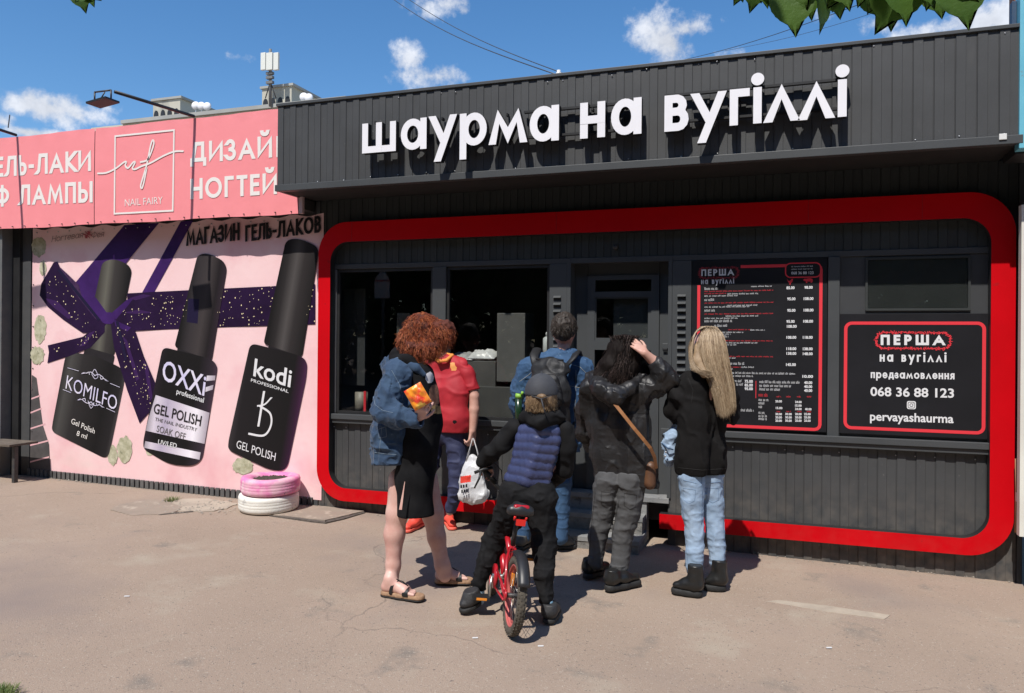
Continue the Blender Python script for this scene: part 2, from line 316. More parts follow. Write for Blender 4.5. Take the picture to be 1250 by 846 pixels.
# ------------------------------------------------------------- signed-distance modelling for bodies and cloth
def _surfnets(val, org, vox):
    ins = val < 0; nx, ny, nz = val.shape
    c = ins[:-1,:-1,:-1].astype(np.int8)
    for d in ((1,0,0),(0,1,0),(0,0,1),(1,1,0),(1,0,1),(0,1,1),(1,1,1)):
        c = c+ins[d[0]:nx-1+d[0], d[1]:ny-1+d[1], d[2]:nz-1+d[2]]
    act = (c > 0) & (c < 8); idx = -np.ones(act.shape, np.int64); ci = np.argwhere(act); idx[act] = np.arange(len(ci))
    pos = np.zeros((len(ci), 3)); cnt = np.zeros(len(ci))
    cor = [(0,0,0),(1,0,0),(0,1,0),(1,1,0),(0,0,1),(1,0,1),(0,1,1),(1,1,1)]
    cv = [val[ci[:,0]+a, ci[:,1]+b, ci[:,2]+d] for a, b, d in cor]
    for a, b in ((0,1),(2,3),(4,5),(6,7),(0,2),(1,3),(4,6),(5,7),(0,4),(1,5),(2,6),(3,7)):
        va, vb = cv[a], cv[b]; k = (va < 0) != (vb < 0); t = np.where(k, va/np.where(k, va-vb, 1), 0)[:, None]
        p = np.array(cor[a])*(1-t)+np.array(cor[b])*t; pos += np.where(k[:, None], p, 0); cnt += k
    V = (ci+pos/cnt[:, None])*vox+org; Q = []
    for ax in range(3):
        sl0 = [slice(1, -1)]*3; sl1 = [slice(1, -1)]*3; sl0[ax] = slice(0, -1); sl1[ax] = slice(1, None)
        a = ins[tuple(sl0)]; b = ins[tuple(sl1)]; e = np.argwhere(a != b); off = np.array([1,1,1]); off[ax] = 0; e = e+off
        if not len(e): continue
        s = ins[e[:,0], e[:,1], e[:,2]]; o1, o2 = [np.eye(3, dtype=int)[(ax+i) % 3] for i in (1, 2)]
        g = lambda q: idx[q[:,0], q[:,1], q[:,2]]
        q = np.stack([g(e-o1-o2), g(e-o2), g(e), g(e-o1)], 1); q[~s] = q[~s][:, ::-1]; Q.append(q)
    return V, np.concatenate(Q)
def vnoise(P, scale, seed=0):
    rg = np.random.default_rng(seed); n = 32; T = rg.random((n, n, n)).astype(np.float32); p = P*scale+100
    i = np.floor(p).astype(int); f = p-i; f = f*f*(3-2*f); i %= n; j = (i+1) % n; r = 0
    for a in (0, 1):
        for b in (0, 1):
            for c in (0, 1):
                w = (f[...,0] if a else 1-f[...,0])*(f[...,1] if b else 1-f[...,1])*(f[...,2] if c else 1-f[...,2])
                r = r+w*T[(j if a else i)[...,0], (j if b else i)[...,1], (j if c else i)[...,2]]
    return r
class SDF:
    def __init__(s): s.p = []
    def cap(s, a, b, r0, r1=None, flat=None, k=.02, sub=False):
        """rounded cone a-b; flat = (direction, factor): thinner along that direction"""
        s.p.append(('c', np.array(a, float), np.array(b, float), r0, r0 if r1 is None else r1, flat, k, sub)); return s
    def ell(s, c, ax, rad, k=.02, sub=False):
        A = np.array([np.array(v, float)/np.linalg.norm(v) for v in ax]); s.p.append(('e', np.array(c, float), A, np.array(rad, float), None, None, k, sub)); return s
    def build(s, name, m, parent, vox=.007, cuts=(), wr=None, hi=None, matfn=None, smooth=1, hollow=0, mats=None, stitch=None):
        lo = np.array([1e9]*3); hi_ = -lo
        for q in s.p:
            if q[-1]: continue
            r = max(q[3], q[4])+.03 if q[0] == 'c' else max(q[3])+.03
            for e in ((q[1], q[2]) if q[0] == 'c' else (q[1],)): lo = np.minimum(lo, e-r); hi_ = np.maximum(hi_, e+r)
        n = np.ceil((hi_-lo)/vox).astype(int)+2; val = np.full(n, .06, np.float32)
        for q in s.p:
            sub, k = q[-1], q[-2]; mg = .05
            if q[0] == 'c': r = max(q[3], q[4])+mg; l = np.minimum(q[1], q[2])-r; h = np.maximum(q[1], q[2])+r
            else: r = max(q[3])+mg; l = q[1]-r; h = q[1]+r
            i0 = np.clip(np.floor((l-lo)/vox).astype(int), 0, n); i1 = np.clip(np.ceil((h-lo)/vox).astype(int), 0, n)
            if (i1 <= i0).any(): continue
            X = np.stack(np.meshgrid(*[(np.arange(a, b)*vox+o) for a, b, o in zip(i0, i1, lo)], indexing='ij'), -1).astype(np.float32)
            if q[0] == 'c':
                A, B = q[1], q[2]; d = B-A; L2 = float(d@d); Y = X-A
                t = np.clip((Y@d)/L2, 0, 1) if L2 > 1e-10 else np.zeros(X.shape[:3]); v = Y-t[..., None]*d; rr = (q[3]+t*(q[4]-q[3]))
                if q[5] is not None:
                    fd, fk = q[5]; fd = np.array(fd, float); fd /= np.linalg.norm(fd); w = v@fd; D = np.sqrt(np.maximum((v*v).sum(-1)+(fk*fk-1)*w*w, 0))-rr
                    D = D*np.where(D > 0, 1/1.0, 1/1.0)
                else: D = np.sqrt((v*v).sum(-1))-rr
            else:
                Y = (X-q[1])@q[2].T/q[3]; ln = np.sqrt((Y*Y).sum(-1)); D = (ln-1)*min(q[3])*1.0
            sl = tuple(slice(a, b) for a, b in zip(i0, i1)); o = val[sl]
            if sub: hh = np.clip(.5-.5*(o+D)/k, 0, 1); val[sl] = o*(1-hh)+(-D)*hh+k*hh*(1-hh)
            else: hh = np.clip(.5+.5*(D-o)/k, 0, 1); val[sl] = D*(1-hh)+o*hh-k*hh*(1-hh)
        if wr or cuts or hollow:
            bi = np.argwhere(np.abs(val) < .055 if not hollow else val < .055); PP = (bi*vox+lo).astype(np.float32); vv = val[bi[:,0], bi[:,1], bi[:,2]]
            for (amp, sc, seed, st, rid) in (wr or ()):
                q = PP*np.array(st, np.float32) if not isinstance(st, tuple) or len(st) == 3 else PP
                nn = vnoise(q, sc, seed)
                if rid: vv = vv-amp*1.15*(np.clip(1-np.abs(nn-.5)*6.5, 0, 1)-.2)
                else: vv = vv-amp*(nn-.5)*2
            if hollow: vv = np.maximum(vv, -(vv+hollow))
            for (cp, cn) in cuts:
                cn = np.array(cn, float); cn /= np.linalg.norm(cn); vv = np.maximum(vv, (PP-np.array(cp, float))@cn)
            if cuts:
                deep = np.argwhere(val <= -.055); PD = deep*vox+lo; dv = val[deep[:,0], deep[:,1], deep[:,2]] if len(deep) else None
                if len(deep) and not hollow:
                    for (cp, cn) in cuts:
                        cn = np.array(cn, float); cn /= np.linalg.norm(cn); dv = np.maximum(dv, (PD-np.array(cp, float))@cn)
                    val[deep[:,0], deep[:,1], deep[:,2]] = dv
            val[bi[:,0], bi[:,1], bi[:,2]] = vv
        val[0] = val[-1] = .06; val[:,0] = val[:,-1] = .06; val[:,:,0] = val[:,:,-1] = .06
        V, Q = _surfnets(val, lo, vox)
        for _ in range(smooth):
            S = np.zeros_like(V); C = np.zeros(len(V))
            for a, b in ((0,1),(1,2),(2,3),(3,0)):
                np.add.at(S, Q[:,a], V[Q[:,b]]); np.add.at(C, Q[:,a], 1); np.add.at(S, Q[:,b], V[Q[:,a]]); np.add.at(C, Q[:,b], 1)
            V = V*.5+.5*S/np.maximum(C, 1)[:, None]
        me = bpy.data.meshes.new(name); me.vertices.add(len(V)); me.vertices.foreach_set('co', V.astype(np.float32).ravel())
        me.loops.add(len(Q)*4); me.loops.foreach_set('vertex_index', Q.astype(np.int32).ravel()); me.polygons.add(len(Q))
        me.polygons.foreach_set('loop_start', np.arange(0, len(Q)*4, 4, dtype=np.int32)); me.polygons.foreach_set('use_smooth', np.ones(len(Q), bool))
        for x in ([m]+list(mats or [])): me.materials.append(x)
        if matfn is not None: me.polygons.foreach_set('material_index', matfn(V[Q].mean(1)).astype(np.int32))
        me.update(); me.validate(); o = bpy.data.objects.new(name, me); link(o)
        if parent is not None: setpar(o, parent)
        return o

# ============================================================= GROUND
def ground_mat():
    m = mat('worn asphalt', (.292,.222,.172), .92, (.345,.265,.206), .9, 1.0, 150, spec=.25, contrast=(.3,.7), bdist=.004,
        spots=[((.36,.30,.235), 1.7, .56, .16), ((.215,.18,.15), 2.6, .60, .12), ((.41,.35,.285), 70, .60, .10), ((.13,.11,.095), 85, .61, .08), ((.50,.45,.39), 190, .64, .05), ((.17,.14,.12), 26, .66, .08), ((.245,.195,.17), .55, .52, .2)])
    t = m.node_tree; n = t.nodes; l = t.links; b = n['Principled BSDF']
    # hairline cracks: borders of big warped cells, kept only here and there
    g = n.new('ShaderNodeNewGeometry'); w = n.new('ShaderNodeTexNoise'); w.inputs['Scale'].default_value = 1.3; w.inputs['Detail'].default_value = 6; l.new(g.outputs['Position'], w.inputs['Vector'])
    ad = n.new('ShaderNodeVectorMath'); ad.operation = 'MULTIPLY_ADD'; l.new(w.outputs['Color'], ad.inputs[0]); ad.inputs[1].default_value = (.9,.9,.9); l.new(g.outputs['Position'], ad.inputs[2])
    v = n.new('ShaderNodeTexVoronoi'); v.feature = 'DISTANCE_TO_EDGE'; v.inputs['Scale'].default_value = .42; l.new(ad.outputs[0], v.inputs['Vector'])
    r1 = n.new('ShaderNodeMapRange'); l.new(v.outputs['Distance'], r1.inputs['Value']); r1.inputs['From Min'].default_value = .0; r1.inputs['From Max'].default_value = .0045; r1.inputs['To Min'].default_value = 1; r1.inputs['To Max'].default_value = 0
    k = n.new('ShaderNodeTexNoise'); k.inputs['Scale'].default_value = .7; l.new(g.outputs['Position'], k.inputs['Vector'])
    r2 = n.new('ShaderNodeMapRange'); l.new(k.outputs['Fac'], r2.inputs['Value']); r2.inputs['From Min'].default_value = .5; r2.inputs['From Max'].default_value = .6; r2.inputs['To Max'].default_value = .6
    mu = n.new('ShaderNodeMath'); mu.operation = 'MULTIPLY'; l.new(r1.outputs[0], mu.inputs[0]); l.new(r2.outputs[0], mu.inputs[1])
    mx = n.new('ShaderNodeMix'); mx.data_type = 'RGBA'; l.new(mu.outputs[0], mx.inputs['Factor']); l.new(b.inputs['Base Color'].links[0].from_socket, mx.inputs[6]); mx.inputs[7].default_value = (.13,.105,.09,1)
    l.new(mx.outputs[2], b.inputs['Base Color']); return m
gm = ground_mat()
b = MB(); xs = [-300,-60,-20,-12]+[-11+.25*i for i in range(65)]+[6,12,40,300]; ys = [-300,-60,-12,0,1]+[1.25+.25*i for i in range(19)]+[6.2,12,60,300]
for x in xs:
    for y in ys:
        xx = max(-14, min(8, x)); z = gz(xx)
        if -11 < x < 5 and 1 < y < 5.7: z += .006*math.sin(x*1.9+y)*math.sin(y*2.3-x*.7)
        b.v.append((x, y, z))
ny = len(ys)
for i in range(len(xs)-1):
    for j in range(ny-1): b.f.append((i*ny+j, (i+1)*ny+j, (i+1)*ny+j+1, i*ny+j+1)); b.m.append(0); b.sm.append(True)
tag(b.build('ground', gm), 'worn dusty asphalt pavement in front of the kiosks', kind='structure')

dust = mat('pale dust', (.42,.355,.28), .95, (.33,.275,.22), 7, .6, 120)
def gpatch(name, pts, m, lift=.004, th=0.0, kind='structure', label=None, rough=.0, n=1):
    """a sheet lying on the pavement, corners from the photo; lift may be a list (tilted slab)"""
    P = []
    for i, p in enumerate(pts):
        q = atg(*p); P.append(q)
    if rough:
        Q = []
        for i in range(len(P)):
            a, c = P[i], P[(i+1) % len(P)]; k = max(2, int((c-a).length/.04))
            for j in range(k): Q.append(a.lerp(c, j/k)+Vector((random.uniform(-rough, rough), random.uniform(-rough, rough), 0)))
        P = Q
    b = MB(); cx = sum((p for p in P), Vector())/len(P)
    lf = lift if isinstance(lift, (int, float)) else None
    f = lambda p: p.z+.006+(lf if lf is not None else lift(p))
    k = len(P); b.add([(p.x, p.y, f(p)) for p in P]+[(p.x, p.y, p.z-.05) for p in P], [tuple(range(k))]+[(i, k+i, k+(i+1) % k, (i+1) % k) for i in range(k)])
    o = b.build(name, m); return tag(o, label, kind=kind)
slabm = mat('slab', (.30,.24,.19), .92, (.26,.208,.166), 5, .9, 160, spots=[((.42,.35,.28), 9, .55, .15)], bdist=.003)
crackm = mat('crack', (.06,.05,.043), .95, (.12,.10,.085), 30)
# light worn strip on the right and the sand along the kiosk foot
gpatch('light_strip', [(935,735),(950,733.5),(1020,742),(1086,752),(1080,757),(1010,748)], dust, .0005, rough=.004, label='pale faded strip on the asphalt')
# broken pavement by the tyres
def slab(label, pts, hgt, edge):
    gpatch('paving_slab', pts, slabm, hgt, rough=.006, label=label)
slab('lifted grey slab corner in front of the painted tyres', [(331,629),(383,611),(445,626),(397,637)], lambda p: .004+.014*max(0, min(1, (p.x+3.6)*1.5)), None)
slab('broken pavement plate by the mural, edges slightly lifted', [(134,624),(147,618),(160,615),(184,611.5),(206,614),(222,620),(214,626),(196,629),(160,630)], lambda p: .003+.010*max(0, min(1, (-4.9-p.x)*2)), None)
for seg in ([(329,630),(352,633),(380,637),(398,639),(396,637.5),(360,632)], [(397,639),(420,634),(446,626.5),(444,625.5),(420,631),(399,636)], [(200,625),(222,623),(210,621.5),(201,622.5)], [(190,628.5),(236,624.5),(236,625.3),(195,629.5)]):
    gpatch('pavement_crack', seg, crackm, .001, label='dark broken crack in the pavement')
gpatch('dust_patch', [(200,616),(220,610),(250,609),(275,613),(290,616),(280,621),(250,626),(215,624)], dust, .0008, rough=.02, label='sandy broken patch of pavement by the mural')
# rubble and weeds
stm = mat('rubble stone', (.34,.30,.25), .9, (.24,.21,.18), 30, .6, 100)
b = MB(); rr = random.Random(5)
def pebble(b, c, r):
    vs = []; 
    for i in range(6):
        a = i*math.pi/3; vs.append(Vector((c.x+r*math.cos(a)*rr.uniform(.7,1.2), c.y+r*math.sin(a)*rr.uniform(.7,1.2), c.z)))
    top = Vector((c.x+rr.uniform(-.3,.3)*r, c.y, c.z+r*rr.uniform(.5,.9))); vs.append(top); b.add(vs, [(i, (i+1) % 6, 6) for i in range(6)])
for i in range(240):
    u = rr.random(); p = atg(60+330*u, 581+26*u+rr.uniform(1.5, 5)); p.z += .004; pebble(b, p, rr.uniform(.004, .016))
for i in range(150): p = atg(rr.uniform(170, 290), rr.uniform(611, 628)); p.z += .008; pebble(b, p, rr.uniform(.003, .012))
for i in range(170): u = rr.random(); p = atg(450+790*u, 626+81*u+rr.uniform(1, 5)); p.z += .004; pebble(b, p, rr.uniform(.003, .009))
for i in range(260): p = atg(rr.uniform(0, 1250), rr.uniform(640, 846)); p.z += .004; pebble(b, p, rr.uniform(.0012, .0035))
for i in range(900): p = atg(rr.uniform(-20, 1270), 600+250*rr.random()**1.3); p.z += .003; pebble(b, p, rr.uniform(.001, .0026))
tag(b.build('rubble', stm), 'small stones and grit along the foot of the kiosks', kind='stuff')
wm = mat('weed green', (.10,.16,.04), .7, (.17,.19,.06), 30, trans=.3)
def tuft(b, c, n, h, sp, wd=.002):
    for i in range(n):
        a = rr.uniform(0, 6.28); d = rr.uniform(0, sp); base = c+Vector((math.cos(a)*d, math.sin(a)*d, 0)); t = base+Vector((math.cos(a)*h*rr.uniform(.2,.8), math.sin(a)*h*rr.uniform(.2,.8), h*rr.uniform(.5,1)))
        m_ = base.lerp(t, .5)+Vector((0,0,h*.12)); s = Vector((-math.sin(a), math.cos(a), 0))*wd; b.add([base-s, base+s, m_+s*.8, m_-s*.8, t], [(0,1,2,3), (3,2,4)])
b = MB(); tuft(b, atg(207,613), 70, .05, .05); tuft(b, atg(214,611), 50, .04, .05); tag(b.build('weed', wm), 'small green weed growing from the broken pavement', 'weed')
b = MB()
for i in range(260): tuft(b, atg(rr.uniform(-60,16), rr.uniform(843,876)), 12, .035, .04, .002)
tag(b.build('grass', wm), 'green grass at the near left corner', kind='stuff')
b = MB()
for px, py in ((155,729),(1012,822-30),(660,790),(580,780)):
    p = atg(px, py); b.obox(p+Vector((0,0,.006)), ((.9,.4,0),(-.4,.9,0),(0,0,1)), (.014,.004,.002))
tag(b.build('litter', whitep), 'small white paper scraps on the asphalt', 'litter')

# ============================================================= KIOSK
WY = 5.76; FY = 5.26
kiosk = empty('kiosk', (-1.15, WY, gz(-1.15)), 'dark grey shawarma kiosk clad in ribbed panels with a big red rounded frame', 'kiosk')
PER = .1155
_pm = MB()
w2, h2, ch = PER*.5, .0, .004
prof = [(0,0),(PER*.03,0),(PER*.05,-.006),(PER*.50,-.006),(PER*.52,0),(PER,0)]
_pm.v = [(x, y, 0) for x, y in prof]+[(x, y, 1) for x, y in prof]+[(0,.01,0),(0,.01,1),(PER,.01,0),(PER,.01,1)]
_pm.f = [(i, i+1, 7+i, 6+i) for i in range(5)]+[(12,0,6,13),(5,14,15,11),(12,14,5,4,3,2,1,0),(13,6,7,8,9,10,11,15)]; _pm.m = [0]*9; _pm.sm = [False]*9
panel0 = _pm.build('panel', graph); PM = panel0.data; bpy.data.objects.remove(panel0)
def panels(x0, x1, y, z0, z1, parent=kiosk, step=PER, pm=None):
    n = max(1, round((x1-x0)/step)); w = (x1-x0)/n
    for i in range(n):
        o = bpy.data.objects.new('panel', pm or PM); link(o); o.location = (x0+i*w, y, z0 if not callable(z0) else z0(x0+i*w)); zz = o.location.z
        o.scale = ((w-.0012)/PER, 1, z1-zz); o.parent = parent; o.location = Vector(o.location)-Vector(parent.location)
# fascia
panels(-3.822, 1.352, FY, 2.68, 3.325)
boxo('canopy_trim', graph2, kiosk, -3.83, 1.36, FY-.022, FY+.01, 2.637, 2.688, .003)
boxo('canopy_cap', graph2, kiosk, -3.83, 1.36, FY-.016, FY+.04, 3.323, 3.345, .002)
boxo('canopy_back', graph2, kiosk, -3.826, 1.356, FY+.012, FY+.05, 2.64, 3.322)
boxo('canopy_side', graph, kiosk, -3.828, -3.80, FY+.052, WY+1.0, 2.64, 3.32)
boxo('soffit', mat('soffit', (.012,.012,.013), .8, (.018,.018,.018), 8), kiosk, -3.80, 1.356, FY+.052, WY-.004, 2.645, 2.665)
boxo('roof', darkm, kiosk, -3.78, 1.5, FY+.06, WY+3.0, 3.10, 3.14)
# body walls
PM2 = PM.copy(); PM2.materials[0] = mat('graphite darkened for shade', (.022,.026,.026), .6, (.028,.032,.031), 4, .2, 140)  # canopy shade put into the colour: darker copy of the cladding paint
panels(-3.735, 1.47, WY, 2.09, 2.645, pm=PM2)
lowz = lambda x: gz(x)-.03
panels(-3.735, -1.53, WY, lowz, .74); panels(-.75, 1.47, WY, lowz, .74)
boxo('corner_trim', graph2, kiosk, 1.472, 1.50, WY-.02, WY+.05, -.15, 2.64)
boxo('corner_trim', graph2, kiosk, -3.775, -3.737, WY-.012, WY+.05, -.05, 2.64)
boxo('wall_left', graph2, kiosk, -3.775, -3.70, WY+.052, WY+2.6, -.1, 3.09)
boxo('wall_right', graph2, kiosk, 1.42, 1.50, WY+.052, WY+2.6, -.15, 3.09)
boxo('wall_back', graph2, kiosk, -3.69, 1.41, WY+2.5, WY+2.6, -.1, 3.09)
boxo('floor', graph2, kiosk, -3.69, 1.41, WY+.13, WY+2.49, .1, .22)
boxo('wall_core', blackp, kiosk, -3.70, -1.53, WY+.012, WY+.05, -.05, .735)
boxo('wall_core', blackp, kiosk, -.75, 1.42, WY+.012, WY+.05, -.08, .735)
boxo('wall_core', blackp, kiosk, -3.70, 1.42, WY+.012, WY+.05, 2.092, 3.09)
# window band
z0, z1 = .818, 2.06
boxo('header', graph2, kiosk, -3.735, 1.47, WY-.014, WY+.06, 2.048, 2.088, .002)
for x0, x1, y in ((-3.735,-3.585,-.006),(-2.663,-2.545,-.02),(-1.668,-1.530,-.02),(-.728,-.590,-.02),(.334,.408,-.03),(1.32,1.47,-.006)):
    boxo('pillar', graph2, kiosk, x0, x1, WY+y, WY+.06, .741, 2.046, .003)
boxo('window_profile', alum, kiosk, -3.583, -3.568, WY-.012, WY+.02, .82, 2.045, .001)
for x0, x1 in ((-3.60,-1.535),(-.80,1.36)):
    sl = boxo('sill', graph2, kiosk, x0, x1, WY-.062, WY-.022, .772, .816, .004); boxo('sill_lip', graph2, sl, x0+.01, x1-.01, WY-.046, WY-.014, .738, .770, .003)
for x0, x1 in ((-3.566,-2.665),(-2.543,-1.67)):
    wf = MB(); wf.box(x0, x0+.022, WY, WY+.04, z0, 2.046); wf.box(x1-.022, x1, WY, WY+.04, z0, 2.046); wf.box(x0+.022, x1-.022, WY, WY+.04, z0-.02, z0+.02); wf.box(x0+.022, x1-.022, WY, WY+.04, 2.022, 2.046)
    wo = wf.build('window', blackp, kiosk); boxo('glass', glassm, wo, x0+.021, x1-.021, WY+.018, WY+.022, z0+.019, 2.024)
# menu bay backing and right bay
boxo('bay_board', boardm, kiosk, -.588, .332, WY-.004, WY+.05, .818, 2.046)
boxo('bay_board', mat('bay grey', (.04,.042,.045), .45, (.05,.052,.055), 4), kiosk, .41, 1.318, WY-.004, WY+.05, .818, 2.046)
wf = MB(); A_ = rrect(.57,1.20,1.675,2.035,.004,1); B_ = rrect(.585,1.185,1.69,2.02,.004,1); ring(wf, A_, B_, WY-.02, WY-.0045)
wo = wf.build('window', mat('graphite darkened for shade', (.022,.026,.026), .6), kiosk); boxo('glass', glassm, wo, .586, 1.184, WY-.012, WY-.009, 1.691, 2.019); boxo('pane_back', mat('pane back', (.022,.026,.026), .5, (.03,.034,.034), 5), wo, .586, 1.184, WY-.0085, WY-.005, 1.691, 2.019)
# louvres on both door pillars
def louvre(x0, x1, ztop, n):
    for i in range(n):
        z = ztop-i*.0545; b = MB(); b.add([(x0,WY-.021,z),(x1,WY-.021,z),(x1,WY-.040,z-.016),(x0,WY-.040,z-.016),(x0,WY-.021,z-.019),(x1,WY-.021,z-.019)], [(0,1,2,3),(3,2,5,4),(0,3,4),(1,5,2)])
        o = b.build('louvre', graph2, kiosk)
        b = MB(); b.box(x0-.001, x1+.001, WY-.0215, WY-.02, z-.037, z-.021); b.build('slot', blackp, o)
louvre(-1.634, -1.575, 1.80, 13); louvre(-.69, -.63, 1.80, 17)
# door recess and door
DY = WY+.11
boxo('door_jamb', graph2, kiosk, -1.530, -1.50, WY-.019, DY+.04, .30, 2.085); boxo('door_jamb', graph2, kiosk, -.757, -.730, WY-.019, DY+.04, .30, 2.085)
boxo('door_head', graph2, kiosk, -1.50, -.757, WY+.0, DY+.04, 2.055, 2.086)
boxo('door_panel_fixed', graph2, kiosk, -1.50, -1.395, DY+.004, DY+.04, .30, 2.054, .002); boxo('door_panel_fixed', graph2, kiosk, -.838, -.757, DY+.004, DY+.04, .30, 2.054, .002)
boxo('threshold', concr, kiosk, -1.50, -.74, WY-.03, DY+.04, .26, .299, .004)
db = MB()
for x0, x1, za, zb in ((-1.393,-1.335,.302,1.96),(-.90,-.84,.302,1.96),(-1.335,-.90,1.925,1.96),(-1.335,-.90,1.79,1.835),(-1.335,-.90,1.385,1.455),(-1.335,-.90,1.03,1.12),(-1.335,-.90,.302,.42)): db.box(x0, x1, DY-.012, DY+.03, za, zb)
door = db.build('door', graph2, kiosk, .0)
boxo('head_panel', graph2, kiosk, -1.393, -.84, DY+.002, DY+.04, 1.962, 2.053)
for za, zb in ((1.835,1.925),(1.455,1.79),(1.12,1.385)): boxo('glass', glassm, door, -1.335, -.90, DY+.006, DY+.010, za, zb)
boxo('lower_panel', graph2, door, -1.335, -.90, DY+.0, DY+.012, .42, 1.03)
gb = MB(); A_ = rrect(-1.335,-.90,1.455,1.79,.003,1); B_ = rrect(-1.325,-.925,1.478,1.78,.003,1); ring(gb, A_, B_, DY-.004, DY+.005); gb.build('glazing_bead', graph2, door)
boxo('curtain_rail', mat('curtain', (.05,.055,.06), .8), door, -1.20, -.93, DY+.05, DY+.06, 1.47, 1.78)
lk = boxo('lock', graph2, kiosk, -.815, -.772, DY-.012, DY+.003, 1.40, 1.44, .004); boxo('keyhole', blackp, lk, -.810, -.778, DY-.018, DY-.0125, 1.385, 1.402, .002)
# ceiling button lamp above door, camera
b = MB(); b.tube([(-1.15,WY-.02,2.16),(-1.15,WY-.05,2.16)], [.022,.016], 14); b.build('dome_lamp', darkm, kiosk)
# steps
for (ya, yb, zt, w) in ((5.40,5.60,.048,.0),(5.60,5.752,.17,.03)):
    s = MB(); s.box(-1.97+w, -.905-w*.3, ya, 5.752, gz(-1.5)-.06, zt-.03); st = s.build('step', concd, kiosk); tr = MB(); tr.box(-1.975+w, -.90-w*.3, ya-.006, 5.7525, zt-.0298, zt); tr.build('tread', concr, st)
boxo('step_block', concr, kiosk, -1.97, -.905, WY-.014, WY+.1, -.08, .259)
# red rounded frame, open at the doorway foot
def frame_red():
    y0, y1 = WY-.088, WY-.014
    A = rrect(-3.700, 1.437, .088, 2.437, .27, 12); B = rrect(-3.583, 1.300, .196, 2.270, .165, 12); xg0, xg1 = -2.08, -.800
    n = 13
    # order: TR corner, TL corner, BL corner, BR corner; bottom edge = last of BL -> first of BR
    for nm, s0, s1 in (('a', 0, 39), ('b', 0, 0)): pass
    idx = list(range(39, 52))+list(range(0, 39)); PA = [(xg1, .088)]+[A[i] for i in idx]+[(xg0, .088)]; PB = [(xg1, .196)]+[B[i] for i in idx]+[(xg0, .196)]
    b = MB(); k = len(PA); vs = [(x, y0, z) for x, z in PA]+[(x, y0, z) for x, z in PB]+[(x, y1, z) for x, z in PA]+[(x, y1, z) for x, z in PB]; f = []
    for i in range(k-1): j = i+1; f += [(i, j, k+j, k+i), (i, 2*k+i, 2*k+j, j)]
    b.add(vs, f+[(0, k, 3*k, 2*k), (k-1, 3*k-1, 4*k-1, 2*k-1)], 0)
    b.add(vs, [(k+i, k+i+1, 3*k+i+1, 3*k+i) for i in range(k-1)], 1)
    o = b.build('red_frame', [redm, blackp], kiosk)
    for x in (-3.38, -1.6, .2, .9):                   # butt joints of the frame's facing
        boxo('joint', mat('joint red', (.35,.004,.008), .5), o, x, x+.003, y0-.0012, y0+.001, 2.271, 2.436)
frame_red()
scr = MB(); scr.tube([(0,0,0),(0,-.003,0)], .0045, 8); s0 = scr.build('screw', alum); SM = s0.data; bpy.data.objects.remove(s0); rs = random.Random(8)
for i in range(44):
    for zz in (3.30, 2.70):
        if rs.random() < .45: continue
        o = bpy.data.objects.new('screw', SM); link(o); o.parent = kiosk; o.location = Vector((-3.79+i*.1175+rs.uniform(-.004,.004), FY-.0065 if i % 2 else FY-.0005, zz+rs.uniform(-.01,.01)))-Vector(kiosk.location)
for i in range(44):
    if rs.random() < .5: continue
    o = bpy.data.objects.new('screw', SM); link(o); o.parent = kiosk; o.location = Vector((-3.70+i*.1175, WY-.0065, .70))-Vector(kiosk.location)
# insulator lamp on the canopy edge, white corner tag
b = MB(); p = at(682,91,FY+.01); b.tube([p+Vector((0,0,-.02)), p+Vector((0,0,0)), p+Vector((0,0,.012)), p+Vector((0,0,.02)), p+Vector((0,0,.03))], [.012,.02,.02,.012,.014], 12); b.build('insulator', mat('porcelain', (.7,.7,.68), .25), kiosk)
boxo('wall_socket', mat('porcelain', (.7,.7,.68), .25), kiosk, 1.235, 1.275, FY-.03, FY-.0225, 2.662, 2.698, .003)
# interior things
def glassbox(name, m, px0, px1, py0, py1, Y, dep, label, cat, bev=.006):
    a_, c_ = at(px0, py1, Y), at(px1, py0, Y); o = boxo(name, m, None, a_.x, c_.x, Y, Y+dep, a_.z, c_.z, bev); return tag(o, label, cat)
stg = mat('steel grey', (.115,.113,.108), .5, (.15,.147,.14), 4)
glassbox('cabinet', stg, 606, 641, 382, 466, 5.86, .25, 'tall grey steel cabinet standing inside behind the serving window', 'cabinet')
glassbox('counter', mat('counter grey', (.07,.07,.068), .5, (.09,.09,.085), 6), 556, 668, 474, 513, 5.85, .35, 'low dark grey counter inside along the serving window', 'counter')
glassbox('appliance', mat('appl grey', (.085,.084,.08), .5, (.115,.112,.107), 6), 560, 605, 441, 473, 5.87, .25, 'light grey appliance box under the white packages inside', 'appliance')
glassbox('partition', mat('partition grey', (.035,.038,.042), .6, (.05,.052,.056), 3), 414, 446, 352, 470, 6.0, .03, 'grey upright panel inside behind the left window', 'panel')
glassbox('partition', mat('partition light', (.07,.07,.067), .6, (.09,.09,.085), 5), 484, 500, 382, 420, 5.95, .03, 'small pale grey panel inside, just left of the window post', 'panel')
